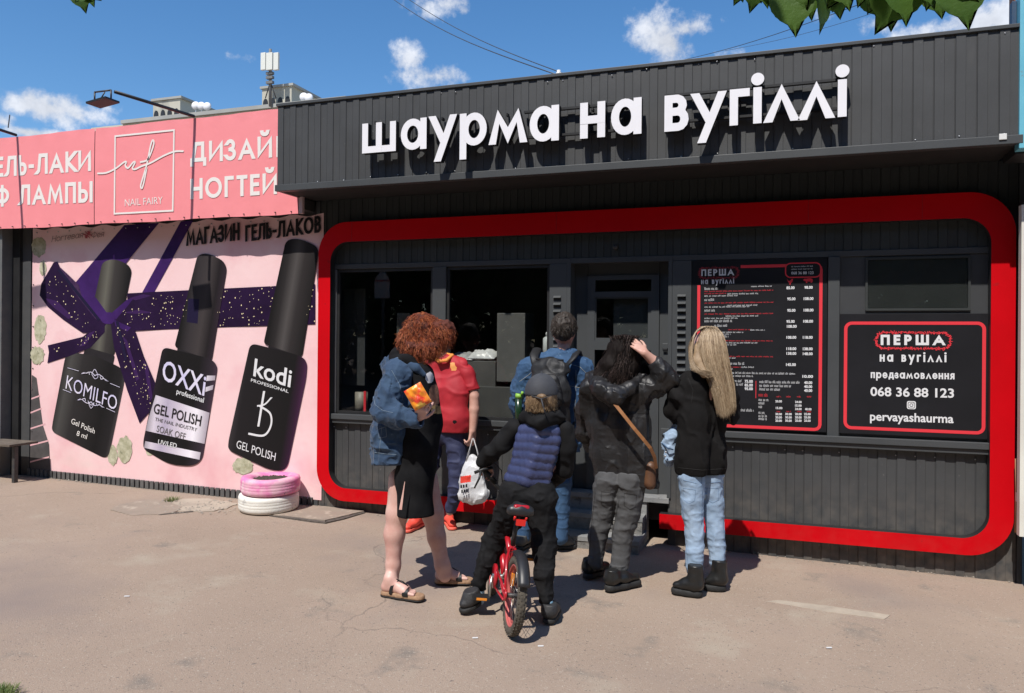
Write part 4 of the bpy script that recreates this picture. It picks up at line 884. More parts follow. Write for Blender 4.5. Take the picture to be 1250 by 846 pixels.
def curve_print(pts, w, m, par=mural):
    P = mxz(pts); Q = [P[0]]
    for i in range(len(P)-1):
        p0, p1, p2, p3 = P[max(i-1, 0)], P[i], P[i+1], P[min(i+2, len(P)-1)]
        for k in range(1, 7):
            t = k/6; Q.append(tuple(.5*((2*p1[j])+(-p0[j]+p2[j])*t+(2*p0[j]-5*p1[j]+4*p2[j]-p3[j])*t*t+(-p0[j]+3*p1[j]-3*p2[j]+p3[j])*t**3) for j in (0, 1)))
    loop_ribbon('emblem_stroke', Q, w, m, par, UY-.0045-.00012*LAY[0]); LAY[0] += .3
curve_print([(684,505),(670,590)], .022, whitep); curve_print([(668,540),(686,536),(702,520)], .014, whitep); curve_print([(676,542),(700,560),(702,590),(684,616),(646,612)], .018, whitep)
for sgn, (cx, cy) in ((1,(248,462)),(-1,(238,530))):
    for k in (-1, 1):
        curve_print([(cx,cy),(cx+10*k,cy-6*sgn+3*k),(cx+22*k,cy+6*k),(cx+16*k,cy+9*k),(cx+14*k,cy+3*k)], .006, silv2); curve_print([(cx+22*k,cy+7*k),(cx+34*k,cy+5+10*k),(cx+28*k,cy+10*k+2)], .005, silv2)
    curve_print([(cx-8,cy-4),(cx,cy-16*sgn),(cx+8,cy+2),(cx,cy+8),(cx-8,cy-4)], .005, silv2)
for a, c in (((178,442),(206,450)),((288,482),(312,492)),((166,498),(186,506)),((278,546),(300,556))): curve_print([a, c], .004, silv2)
# faint brand script top left with a small flower
def script(text, a, c): mt(write, text, mat('faint script', (.22,.12,.12), .6), a, c, (3,-16), s=.08, gap=.1)
script('Ногтевая', (136,118), (216,106)); script('Фея', (238,108), (270,104))
for k in range(6): t = k*math.pi/3; cx, cy = 229+7*math.cos(t), 99+7*math.sin(t); pr('flower_petal', [(229,99),(cx-4,cy-3),(cx+4*math.cos(t),cy+4*math.sin(t)),(cx+4,cy+3)], mat('petal print', (.35,.05,.07), .6))

# banner of four stretched pink sheets
BY = WY-.22
ban = empty('banner', (-6.0, BY, 3.0), 'long pink stretched banner advertising gel polish, lamps and nail design above the mural', 'banner')
bpink = mat('banner pink', (.84,.255,.275), .55, (.88,.285,.30), .8, .2, 5, contrast=(.3,.7), bdist=.02)
tx = lambda px, py: at(px, py, BY)
xl, xr = tx(-60,220).x, tx(365,220).x; ztop, zbot = 3.42, 2.515; ztop = tx(115,157).z; zbot = tx(113.8,274).z
xs_ = [-12.0, -9.5, tx(17,220).x if False else -7.9, tx(115.5,215).x, xr]
for i in range(len(xs_)-1):
    xa, xb = xs_[i]+.004, xs_[i+1]-.004; b = MB(); nx, nz_ = max(10, int((xb-xa)/.05)), 18
    for a in range(nx+1):
        for c in range(nz_+1):
            u, v = a/nx, c/nz_; x = xa+(xb-xa)*u; z = zbot+(ztop-zbot)*v; e = min(u, 1-u)*(xb-xa); f = min(v, 1-v)
            y = BY-.002*math.sin(math.pi*v)-.0022*math.sin(z*31+x*3)*math.exp(-e*9)*(1-math.exp(-e*200))-.0035*math.sin(x*24)*math.exp(-f*20)
            if c == 0: z += .004*math.sin(x*5)+.0015*math.sin(x*19)
            if c == nz_: z += .008*math.cos(x*6.0)*.5
            b.v.append((x, y, z))
    for a in range(nx):
        for c in range(nz_): b.f.append((a*(nz_+1)+c, (a+1)*(nz_+1)+c, (a+1)*(nz_+1)+c+1, a*(nz_+1)+c+1)); b.m.append(0); b.sm.append(True)
    b.build('sheet', bpink, ban)
boxo('end_cap', mat('banner back', (.55,.40,.40), .6), ban, xr, xr+.035, BY, BY+.03, zbot, ztop)
boxo('backing', darkm, ban, -12, xr+.03, BY+.012, BY+.04, zbot+.03, ztop-.02)
for i in range(34):
    x = -9+i*.16
    if x < xr: q = MB(); q.tube([(x,BY-.012,zbot+.02),(x,BY+.0,zbot+.02)], .005, 6); q.build('rivet', darkm, ban)
def bt_(text, a, c, h, m=creamp, fn=write, **k): P0 = tx(*a); P1 = tx(*c); P2 = tx(a[0]+(h*.0), a[1]-h); return fn('lettering', text, m, ban, P0, P1, P2, y_th=.0045, **k)
z5 = lambda zx, zy: (zx/5.208, 150+zy/5.208)
def bz(text, a, c, h, **k): return bt_(text, z5(*a), z5(*c), h/5.208, **k)
bz('ЕЛЬ-ЛАКИ', (-26,346), (582,306), 128, s=.185, gap=.1)
bz('Ф ЛАМПЫ', (-26,530), (592,506), 128, s=.185, gap=.14)
z8 = lambda zx, zy: (90+zx/3.788, 120+zy/3.788)
bt_('ДИЗАЙ', z8(540,302), z8(920,274), 97/3.788, s=.185, gap=.12); bt_('Н', z8(936,273), z8(1010,268), 97/3.788, s=.185); bt_('НОГТЕЙ', z8(540,468), z8(942,443), 95/3.788, s=.185, gap=.12)
bz('NAIL FAIRY', (796,530), (1036,514), 46, fn=latin, bold=-.005)
sq = [z8(*p) for p in ((194,176),(466,148),(460,520),(190,534))]; P = [tx(*p) for p in sq]
loop_ribbon('logo_frame', [(p.x, p.z) for p in P], .016, creamp, ban, BY-.0049, True)
def bcurve(pts, w):
    P = [(tx(*z5(*p)).x, tx(*z5(*p)).z) for p in pts]; Q = [P[0]]
    for i in range(len(P)-1):
        p0, p1, p2, p3 = P[max(i-1, 0)], P[i], P[i+1], P[min(i+2, len(P)-1)]
        for k in range(1, 9):
            t = k/8; Q.append(tuple(.5*((2*p1[j])+(-p0[j]+p2[j])*t+(2*p0[j]-5*p1[j]+4*p2[j]-p3[j])*t*t+(-p0[j]+3*p1[j]-3*p2[j]+p3[j])*t**3) for j in (0, 1)))
    bcurve.k += 1; loop_ribbon('logo_stroke', Q, w, creamp, ban, BY-.0050-.0004*bcurve.k)
bcurve.k = 0
bcurve([(626,322),(680,318),(740,290),(790,252),(806,250),(800,272),(818,288),(850,252),(862,252),(846,288),(862,296),(900,278),(960,256),(1040,212),(1110,184),(1166,181)], .016)
bcurve([(898,250),(940,236),(968,180),(982,130),(974,112),(960,150),(938,260),(912,350),(898,400),(906,416),(918,380),(936,290)], .016)
tag(ban, kind=None)
# lamp arms and floodlights over the banner
def lamp(name_label, base, end, flood):
    t = empty('floodlight', base, name_label, 'floodlight'); d = (end-base)
    tubeo('arm', blackp, t, [base, end], .014, 6)
    c = end+Vector((-.06,-.04,-.06)); fl = MB(); fl.obox(c+Vector((-.02,0,-.03)), ((.96,.0,.12),(0,1,0),(-.12,0,.96)), (.105,.07,.008)); fl.build('lamp_head', blackp, t)
    br = MB()
    for s in (-1, 1): br.tube([c+Vector((-.02+.085*s,-.0,-.02)), c+Vector((-.02+.085*s,0,.06))], .007, 6)
    br.tube([c+Vector((-.105,0,.06)), c+Vector((.065,0,.06))], .007, 6); br.tube([c+Vector((-.05,0,-.01)), c+Vector((0,0,.05))], .005, 6); br.build('bracket', darkm, t)
    return t
lamp('black floodlight on a long arm over the middle of the pink banner', at(237,142,BY-.01), at(140,112,4.8), True)
lamp('black floodlight arm at the far left end of the pink banner', at(20,165,BY-.01), at(-75,134,4.8), True)

# left shopfront beside the mural
fr_ = empty('shopfront', (-7.6, WY, gz(-7.6)), 'dark framed shop window at the left edge with a wooden ledge', 'shopfront')
gx = lambda px: at(px, 450, WY).x
boxo('post', blackp, fr_, -7.30, -7.20, WY-.05, WY+.05, -.02, 2.56); boxo('post', mat('post grey', (.10,.105,.105), .6, (.13,.13,.125), 8), fr_, -7.37, -7.302, WY-.16, WY+.0, 0, 2.56, .003)
boxo('wall_strip', mat('strip dark', (.045,.047,.05), .7, (.06,.06,.06), 6), fr_, -7.199, -7.085, WY-.02, WY+.0, .02, 2.56)
boxo('post', blackp, fr_, -7.56, -7.375, WY-.02, WY+.04, 0, 2.56); boxo('mullion', mat('post grey', (.10,.105,.105), .6), fr_, -7.65, -7.565, WY-.04, WY+.04, .35, 2.56)
boxo('glass', glassd, fr_, -9.4, -7.652, WY+.0, WY+.006, .4, 2.5); boxo('back_wall', blackp, fr_, -9.4, -7.652, WY+.5, WY+.52, 0, 2.56)
boxo('lower_panel', blackp, fr_, -9.4, -7.652, WY-.0, WY+.04, 0, .399)
for i in range(4): boxo('slat', graph2, fr_, -7.56, -7.40, WY-.045, WY-.022, .08+i*.065, .12+i*.065)
lp = at(4,458,WY-.006); latin('lettering', 'BAR', whitep, fr_, Vector((lp.x,lp.y-.002,1.0)), Vector((lp.x,lp.y-.002,1.22)), Vector((lp.x-.09,lp.y-.002,1.0)), .01, y_th=.002)
boxo('blue_sticker', mat('blue sticker', (.02,.09,.28), .4), fr_, at(0,340,WY-.006).x-.2, at(7.5,340,WY-.006).x, WY-.008, WY-.004, at(4,350,WY).z, at(4,333,WY).z)
bench = empty('bench', (-7.7, 5.5, gz(-7.7)), 'weathered wooden plank bench end at the left edge of the picture', 'bench')
wood = mat('grey weathered wood', (.17,.13,.10), .85, (.26,.21,.165), 12, .5, 60, stretch=(.3,1,1))
p = at(27,541,5.45); boxo('seat_plank', mat('old dark wood', (.09,.07,.055), .85, (.14,.115,.09), 12, .5, 60), bench, p.x-1.2, p.x, 5.32, 5.62, p.z-.022, p.z, .003); boxo('leg', darkm, bench, p.x-.07, p.x-.035, 5.40, 5.44, gz(p.x), p.z-.03, .003); boxo('leg', wood, bench, p.x-1.1, p.x-1.04, 5.36, 5.58, gz(p.x), p.z-.03, .003)

# right neighbour
nb = empty('blue_kiosk', (1.7, 5.3, gz(1.7)), 'neighbouring kiosk with light blue metal corner at the right edge', 'kiosk')
blue = mat('light blue paint', (.12,.42,.55), .45, (.16,.48,.60), 5, spots=[((.20,.16,.13), 12, .68, .05)])
dblue = mat('dark blue steel', (.02,.06,.13), .5, (.05,.08,.12), 14)
xx = at(1243.5,100,5.26).x
boxo('corner_post', blue, nb, xx, xx+.09, 5.24, 5.34, at(1245,181,5.24).z, 3.75, .004)
boxo('side_post', dblue, nb, xx-.026, xx-.002, 5.30, 5.36, at(1240,176,5.3).z, 3.5, .002)
boxo('fascia', blue, nb, xx+.092, xx+2.5, 5.26, 5.34, at(1245,181,5.24).z, 3.75)
boxo('brick_chimney', mat('rusty brick', (.24,.10,.06), .9, (.12,.06,.05), 18, .8, 40), nb, at(1237,12,5.9).x, at(1237,12,5.9).x+.16, 5.88, 6.0, 3.0, 4.6)
xw = at(1245,400,5.52).x
boxo('white_panel', mat('cream panel', (.70,.69,.62), .55, (.62,.60,.54), 3), nb, xw, xw+2.2, 5.50, 5.56, at(1245,655,5.5).z, at(1245,250,5.5).z)
boxo('dark_wall', blackp, nb, 1.512, 4.2, 5.62, 5.70, gz(1.6), 3.2); boxo('dark_soffit', blackp, nb, xx+.01, 4.2, 5.35, 5.62, at(1245,190,5.4).z, at(1245,184,5.4).z+.05)
boxo('foundation', concd, nb, 1.49, 4.0, 5.50, 5.66, gz(1.6)-.1, gz(1.6)+.13, .01)
b = MB(); b.tube([at(1240.5,560,5.62), at(1241,600,5.62), at(1240,650,5.62)], .008, 6); b.build('drain_pipe', mat('rust pipe', (.30,.16,.08), .8), nb)
boxo('switch', mat('porcelain', (.7,.7,.68), .25), nb, at(1240,610,5.61).x, at(1243,610,5.61).x, 5.60, 5.618, at(1240,612,5.61).z, at(1240,601,5.61).z)

# ============================================================= BACKGROUND
cream = mat('pale concrete panel', (.42,.40,.33), .9, (.50,.48,.40), .15, spots=[((.30,.29,.25), .35, .58, .1, (1,1,.3))]); creamd = mat('grey concrete panel', (.28,.28,.26), .9, (.36,.36,.33), .2)
apt = empty('apartment_block', (-50, 62, -2), 'tall pale concrete apartment block far behind with roof huts just above the banner', 'building')
za = at(250,138,60).z; ra = MB(); ra.box(-66, at(430,118,60).x, 60, 73, -2, at(300,131.5,60).z-.35); ra.build('wall', cream, apt)
boxo('roof_parapet', creamd, apt, at(150,154,60).x, at(424,118,60).x, 59.7, 73.3, at(300,131.5,60).z-.345, at(300,131.5,60).z)
for i in range(14):
    for j in range(6):
        x = -64+i*2.1; z = 3+j*2.9; w_ = boxo('window', mat('far window', (.05,.06,.08), .2), apt, x, x+1.2, 59.9, 59.99, z, z+1.4)
        boxo('sill', whitep, w_, x-.06, x+1.26, 59.82, 59.98, z-.10, z-.01)
def hut(pxa, pxb, pxc, ytop, ybot):
    A_, B_ = at(pxa, ytop, 60.5), at(pxb, ytop-2, 60.5); C_ = at(pxb, ybot, 60.5); h = boxo('roof_hut', cream, apt, A_.x, B_.x, 60.5, 68, at(300,131.5,60).z+.002, A_.z)
    boxo('hut_cap', creamd, h, A_.x-.15, B_.x+.25, 60.35, 68.2, A_.z+.002, A_.z+.22); n = 4; st = (B_.x-A_.x)/n
    for i in range(n):
        cx = A_.x+st*(i+.5); cz = A_.z-1.45; b = MB(); b.prism([(cx+.27*math.cos(t), cz+.52*math.sin(t)) for t in [k*math.pi/8 for k in range(16)]], lambda u, v: (u, 60.44, v), lambda u, v: (u, 60.52, v)); b.build('vent_opening', blackp, h)
hut(187, 220, 238, 124, 146); hut(320, 356, 392, 109, 134)
for i, (px, py) in enumerate(((239,129),(246,129.5),(253,130),(371,118.5),(377,119.5))):
    c = at(px, py, 60.2); b = MB(); b.tube([c+Vector((0,0,0)), c+Vector((.03,-.15,.02)), c+Vector((.04,-.2,.03))], [.42,.36,.05], 14); b.tube([c, c+Vector((0,0,-1.2))], .05, 6); b.build('satellite_dish', whitep, apt)
mast = empty('antenna_mast', at(330,128,59.5), 'cell antenna mast with white panel antennas on the far roof', 'antenna mast')
p0, p1 = at(330,130,59.5), at(330,60,59.5); tubeo('pole', mat('mast steel', (.14,.14,.14), .6), mast, [p0, p1], .14, 8)
for px, w_ in ((322.5,.26),(330,.34),(338,.26)):
    a, c = at(px,86,59.2), at(px,65,59.2); boxo('antenna_panel', mat('antenna white', (.62,.62,.56), .6), mast, a.x-w_, a.x+w_, 59.0, 59.25, a.z, c.z, .03)
for py in (90,95,101): a = at(330,py,59.4); boxo('radio_unit', mat('mast steel', (.14,.14,.14), .6), mast, a.x-.35, a.x+.35, 59.2, 59.5, a.z-.12, a.z+.12)
for px in (324,337): a, c = at(px,120,59.5), at(330,100,59.5); tubeo('brace', darkm, mast, [a, c], .05, 5)
for (pa, pb, lab, ra_) in (((470,-8,9.0),(682,92,5.30),'lower black overhead cable running to the insulator on the canopy',.0042),((488,-8,9.5),(708,97,6.2),'upper black overhead cable above the canopy',.0042),((790,82,9.0),(1090,-10,6.0),'thin grey wire crossing the sky on the right',.003),((885,62,9.5),(1180,-24,6.5),'faint thin wire crossing behind the linden leaves',.002),((10,156,20),(12,140,20),'thin mast on the far roof at the left',.02)):
    a, c = at(*pa), at(*pb); pts = [a.lerp(c, k/14)+Vector((0,0,-.05*math.sin(math.pi*k/14)*(c-a).length/3)) for k in range(15)]; b = MB(); b.tube(pts, ra_, 5); tag(b.build('overhead_cable', galv), lab, 'cable')

for m_ in bpy.data.materials:
    if m_.name.startswith('print'): m_.node_tree.nodes['Principled BSDF'].inputs['Specular IOR Level'].default_value = .12
# ---- trees: leaf shape, overhanging linden branches, and the trees behind the camera that the glass mirrors
leafm = mat('linden leaf', (.055,.12,.018), .5, (.10,.19,.03), 6, .3, 90, trans=.35, spec=.4); barkm = mat('bark', (.09,.07,.055), .9, (.15,.12,.095), 14, .8, 40, stretch=(1,1,.25), bdist=.01)
def leaf_outline(n=44):
    pts = []
    for i in range(n):
        t = 2*math.pi*i/n; r = 1-.28*math.cos(t)          # heart-like, tip at +x
        x = .55*math.cos(t)*r*1.0; y = .5*math.sin(t)*r*(1-.12*math.cos(t)); 
        if abs(t-0) < .01: x = .72
        if abs(t-math.pi) < .01: x = -.50
        j = 1+.014*(1 if i % 2 else -1); pts.append((x*j if abs(t) > .01 else x, y*j))
    return pts
LO = leaf_outline()
lb = MB(); k = len(LO); lb.v = [(x, y, -.10*abs(y)**1.2*2-.12*x*x) for x, y in LO]+[(.72,0,-.04),(.3,0,.02),(-.1,0,.02),(-.5,0,0)]
lb.v = [(x, y, .10*abs(y)-.14*x*x) for x, y in LO]+[(c, 0, -.14*c*c-.01) for c in (.5,.25,0,-.25)]
mid = [k, k+1, k+2, k+3]
fs = []
up_ = list(range(0, k//2+1)); dn = [0]+list(range(k-1, k//2-1, -1))
for side_, L_ in ((1, up_), (-1, dn)):
    spine = [0]+mid+[k//2]; m_ = len(L_)
    for i in range(m_-1):
        a, c = L_[i], L_[i+1]; si = min(5, int(i/(m_-1)*5+.001)); sj = min(5, int((i+1)/(m_-1)*5+.001)); s0, s1 = spine[si], spine[sj]
        f = [a, c, s1] if s0 == s1 else [a, c, s1, s0]; f = list(dict.fromkeys(f))
        if len(f) > 2: fs.append(tuple(f if side_ > 0 else f[::-1]))
lb.f = fs; lb.m = [0]*len(fs); lb.sm = [True]*len(fs)
_l = lb.build('leaf', leafm); LEAF = _l.data; bpy.data.objects.remove(_l)
lind = empty('linden_tree', (3.2, -1.2, gz(3.2)), 'linden tree whose broad serrated green leaves hang into the top of the picture', 'tree')
tb = MB(); tb.tube([(3.2,-1.2,-.2),(3.15,-1.15,1.5),(3.05,-1.0,3.0),(2.8,-.8,4.6)], [.19,.15,.12,.07], 12)
tb.tube([(3.1,-1.1,2.3),(2.2,0,2.9),(1.2,.9,2.65),(.55,1.3,2.42)], [.06,.035,.015,.005], 8); tb.tube([(2.2,0,2.9),(1.0,.4,3.1),(-.3,1.0,2.85),(-1.1,1.35,2.35)], [.03,.02,.01,.004], 7)
tb.build('trunk', barkm, lind)
def leaf(px, py, Y, size, ang, tilt, tw=0):
    """leaf whose tip is at the given place, hanging along ang (degrees from straight down)"""
    tip = at(px, py, Y); d = Vector((math.sin(R(ang)), .15*math.sin(tw), -math.cos(R(ang)))).normalized(); nrm = Vector((math.sin(R(tilt)), -math.cos(R(tilt)), .25)); nrm = (nrm-d*nrm.dot(d)).normalized(); s = nrm.cross(d)
    o = bpy.data.objects.new('leaf', LEAF); link(o); Mx = Matrix((d*size, s*size*1.05, nrm*size)).transposed().to_4x4(); c = tip-d*size*.68; Mx.translation = c
    o.parent = lind; Mx2 = Mx.copy(); Mx2.translation = c-lind.location; o.matrix_local = Mx2
    return o
for q in ((972,43,.064,8,10,0),(1003,41,.055,0,65,1),(1025,23,.045,6,-20,2),(1038,12,.05,18,10,0),(916,15,.045,-12,30,1),(946,17,.045,-8,-30,2),(1069,40,.075,-28,12,1),(1086,37,.07,-6,-30,2),(1108,30,.06,10,25,0),(1150,22,.05,12,-10,2),(1184,34,.07,14,8,0),(1060,17,.04,-20,40,1),(1132,12,.05,-4,20,1),(984,14,.055,20,-20,0),(1010,10,.05,-30,20,0),(104,15.5,.05,10,15,1),(122,0,.05,50,-20,0),(90,2,.045,-60,10,0),(930,2,.05,5,20,0),(958,4,.06,30,0,0),(1180,4,.06,-20,15,0),(1120,-6,.06,12,0,0),(896,6,.04,-25,20,1),(906,2,.045,10,-20,2),(938,9,.04,20,30,0),(966,22,.045,-18,-15,2),(992,24,.045,14,25,1),(1016,14,.04,-8,0,2),(1048,8,.045,-12,20,0),(1076,26,.05,12,-25,2),(1098,20,.045,-16,10,1),(1142,10,.04,24,30,0),(1166,16,.05,-10,-20,2),(1190,14,.05,20,10,1),(1198,2,.05,30,0,0),(114,8,.04,20,0,0)):
    leaf(q[0], q[1], 1.32+.05*q[5], q[2], q[3], q[4], q[5])
def twig(pts, r0):
    P = [at(*p) for p in pts]; b = MB(); b.tube(P, [r0*(1-.75*i/(len(P)-1)) for i in range(len(P))], 6); b.build('twig', barkm, lind); return P
TW = twig([(1290,-60,1.36),(1210,-32,1.36),(1120,-34,1.35),(1030,-28,1.36),(960,-26,1.35),(885,-20,1.34)], .006)+twig([(300,-90,1.40),(210,-50,1.36),(140,-26,1.34),(98,-16,1.33)], .004)
twig([(1290,-60,1.36),(1340,-120,1.2)], .007); tubeo('twig', barkm, lind, [at(1340,-120,1.2), Vector((1.2,.9,2.65))], .008, 6); tubeo('twig', barkm, lind, [at(300,-90,1.40), Vector((-.3,1.0,2.85))], .006, 6)
pt = MB()
for o_ in [c_ for c_ in lind.children if c_.name.startswith('leaf')]:
    bs = o_.matrix_local @ Vector((-.5,0,0))+lind.location; k_ = min(TW, key=lambda q: (q-bs).length)
    for a_, c_ in zip(TW[:-1], TW[1:]):
        for t_ in (.25,.5,.75):
            q = a_.lerp(c_, t_)
            if (q-bs).length < (k_-bs).length and (a_-c_).length < .2: k_ = q
    pt.tube([bs, bs.lerp(k_, .5)+Vector((0,0,.006)), k_], .0011, 4)
tag(pt.build('petioles', leafm, lind), kind='stuff')
rl = random.Random(11)
for i in range(150):
    t = rl.random(); base = Vector((2.2,0,2.9)).lerp(Vector((.6,1.25,2.55)), t) if i % 3 else Vector((1.0,.4,3.1)).lerp(Vector((-1.05,1.3,2.45)), t)
    c = base+Vector((rl.gauss(0,.12), rl.gauss(0,.10), rl.uniform(-.02,.25))); 
    q = c-Vector(CAM); dz = q.dot(Vector(CF)); px, py = CX+F_PX*q.dot(Vector(CR))/dz, CYP-F_PX*q.dot(Vector(CU))/dz
    if dz > .1 and -60 < px < 1310 and py > -75: continue
    d = Vector((rl.gauss(0,.5), rl.gauss(0,.5), -1)).normalized(); nrm = Vector((rl.gauss(0,1), rl.gauss(0,1), .6)); nrm = (nrm-d*nrm.dot(d)).normalized(); s = nrm.cross(d); sz = rl.uniform(.05,.085)
    o = bpy.data.objects.new('leaf', LEAF); link(o); Mx = Matrix((d*sz, s*sz, nrm*sz)).transposed().to_4x4(); Mx.translation = c-lind.location; o.parent = lind; o.matrix_local = Mx
sg = at(468,345,14.0); post = empty('road_sign', (sg.x, 11.56-14.0, gz(sg.x)), 'white road sign on a thin post, seen as a faint reflection in the left window', 'road sign')
tubeo('post', mat('mast steel', (.14,.14,.14), .6), post, [(sg.x,-2.44,-.1),(sg.x,-2.44,at(468,330,14.0).z)], .03, 8)
zt_, zm_, zb2 = at(468,327,14.0).z, at(468,342,14.0).z, at(468,364,14.0).z; hw_ = .17
b = MB(); b.prism([(sg.x-hw_,zb2),(sg.x+hw_,zb2),(sg.x+hw_,zm_),(sg.x,zt_),(sg.x-hw_,zm_)], lambda u, v: (u,-2.40,v), lambda u, v: (u,-2.39,v)); pl_ = b.build('plate', whitep, post); boxo('red_line', redp, pl_, sg.x-hw_, sg.x+hw_, -2.389, -2.385, zm_-.03, zm_)
def tree(x, y, h, rad, n, seed, label):
    t = empty('street_tree', (x, y, 0), label, 'tree', 'trees across the street'); g = np.random.default_rng(seed); tr = MB()
    tr.tube([(x,y,-.2),(x+.05,y,h*.3),(x-.05,y+.1,h*.6),(x,y,h*.9)], [.2,.15,.1,.03], 10)
    cl = []
    for i in range(9):
        a = g.uniform(0, 6.28); z = h*g.uniform(.22,.72); e = Vector((x+math.cos(a)*rad*.7, y+math.sin(a)*rad*.7, z+h*.2)); tr.tube([(x,y,z), ((x+e.x)/2,(y+e.y)/2,(z+e.z)/2+.1), e], [.07,.04,.015], 6); cl.append(e)
    tr.build('trunk', barkm, t); c = np.concatenate([np.array([[v.x, v.y, v.z] for v in cl]), np.array([[x, y, h*.85],[x, y, h*.65],[x+.3*rad, y, h*.5],[x-.4*rad, y, h*.35],[x+.4*rad, y, h*.3]])])
    P = c[g.integers(0, len(c), n)]+g.normal(0, rad*.27, (n, 3))*np.array([1,1,.8]); D = g.normal(0, 1, (n, 3)); D /= np.linalg.norm(D, axis=1)[:, None]; E = g.normal(0, 1, (n, 3)); E -= D*(E*D).sum(1)[:, None]; E /= np.linalg.norm(E, axis=1)[:, None]
    s = g.uniform(.13, .24, (n, 1)); V = np.stack([P-D*s, P+E*s*.6, P+D*s, P-E*s*.6], 1).reshape(-1, 3); me = bpy.data.meshes.new('crown'); me.from_pydata(V.tolist(), [], np.arange(4*n).reshape(-1, 4).tolist()); me.materials.append(mat('dark foliage', (.035,.06,.018), .7, (.05,.09,.025), 3))
    o = bpy.data.objects.new('crown', me); link(o); setpar(o, t)
for i, (x, y, h, rd_) in enumerate(((-9,-10,10,3.2),(-5,-9,10.5,3.2),(-1,-10,10.5,3.3),(3,-9,10,3.2),(7,-10,10,3.2),(-13.5,-9,10,3.3),(11,-9,10,3.2),(-18,-8,10,3.2),(15.5,-8,10,3.2),(1,-15,14,4),(-6,-15,14,4),(8,-15,14,4),(-13,-15,14,4),(15,-15,14,4))):
    tree(x, y, h, rd_, 15000, 20+i, 'leafy green tree across the street, seen only as a dark reflection in the glass')
g = np.random.default_rng(77); n = 26000; P = np.stack([g.uniform(-34, 34, n), g.normal(-12.5, .9, n), np.abs(g.normal(0, 1, n))**.8*2.0+.1], 1); D = g.normal(0, 1, (n, 3)); D /= np.linalg.norm(D, axis=1)[:, None]; E = np.cross(D, g.normal(0, 1, (n, 3))); E /= np.linalg.norm(E, axis=1)[:, None]; s = g.uniform(.12, .24, (n, 1))
V = np.stack([P-D*s, P+E*s*.6, P+D*s, P-E*s*.6], 1).reshape(-1, 3); me = bpy.data.meshes.new('added_hedge'); me.from_pydata(V.tolist(), [], np.arange(4*n).reshape(-1, 4).tolist()); me.materials.append(MATS['dark foliage']); o = bpy.data.objects.new('added_hedge', me); link(o); tag(o, 'dense dark shrubs added unseen behind the camera to darken the glass reflections', kind='stuff')  # unseen shrubs, added to close bright gaps in what the windows mirror

# ============================================================= PEOPLE
def yd(P): return float((np.array(P)-CAM)@CF)                    # distance along the view axis
class Fig:
    """places joints of one figure: pixel of the photograph + distance behind (+) or before (-) the figure's own plane y=Y"""
    def __init__(s, Y, k=.91): s.Y = Y; s.kr = k
    def P(s, px, py, dy=0.0): return np.array(at(px, py, s.Y+dy))
    def r(s, rp, px=650, dy=0.0): return rp*yd(s.P(px, 500, dy))/F_PX
    def cap(s, S, a, b, r0, r1=None, flat=None, k=.02, sub=False):
        a_, b_ = s.P(*a), s.P(*b); S.cap(a_, b_, s.kr*r0*yd(a_)/F_PX, s.kr*(r0 if r1 is None else r1)*yd(b_)/F_PX, flat, k, sub)
    def chain(s, S, pts, flat=None, k=.02):
        """pts: (px, py, dy, radius px)"""
        for p, q in zip(pts[:-1], pts[1:]): s.cap(S, p[:3], q[:3], p[3], q[3], flat, k)
def nrm(v): v = np.array(v, float); return v/np.linalg.norm(v)
skin = mat('skin', (.56,.33,.26), .5, (.48,.25,.19), 14, .12, 160, bdist=.001, spots=[((.60,.28,.23), 6, .58, .2)])
skinp = mat('pale skin', (.64,.41,.35), .5, (.55,.31,.26), 12, .1, 160, bdist=.001, spots=[((.60,.30,.27), 5, .58, .2)])
eyem = mat('eye', (.6,.6,.58), .2); lipm = mat('lips', (.42,.12,.11), .5)
def head(S, c, Fd, U=(0,0,1), s=1.0):
    c = np.array(c); Fd = nrm(Fd); U = nrm(np.array(U)-Fd*np.dot(U, Fd)); Rt = np.cross(Fd, U); a = (Rt, Fd, U); e = lambda f=0, u=0, r=0: c+(Fd*f+U*u+Rt*r)*s
    S.ell(e(-.012,.025), a, (.076*s,.094*s,.092*s), .02); S.cap(e(.025,-.03), e(.052,-.088), .055*s, .027*s, k=.03); S.cap(e(.0,-.05,.035), e(.045,-.088,.012), .032*s, .022*s, k=.03); S.cap(e(.0,-.05,-.035), e(.045,-.088,-.012), .032*s, .022*s, k=.03)
    S.cap(e(.082,.01), e(.102,-.028), .008*s, .013*s, k=.012); S.cap(e(.09,-.03,.009), e(.09,-.03,-.009), .010*s, k=.01)
    S.cap(e(.072,.022,-.03), e(.072,.022,.03), .016*s, k=.02); S.cap(e(.07,-.05,-.014), e(.07,-.05,.014), .013*s, k=.012)
    for sg in (-1, 1):
        S.ell(e(.078,.003,.031*sg), a, (.016*s,.012*s,.010*s), .01, True); S.ell(e(-.008,-.012,.078*sg), a, (.008*s,.017*s,.030*s), .008); S.cap(e(.045,-.03,.045*sg), e(.05,-.03,.045*sg), .018*s, k=.02)
    return e
def face_bits(e, parent, s, Fd):
    for sg in (-1, 1):
        b = SDF(); b.ell(e(.073,.003,.031*sg), np.eye(3), (.0115*s,)*3); b.build('eye', eyem, parent, .003)
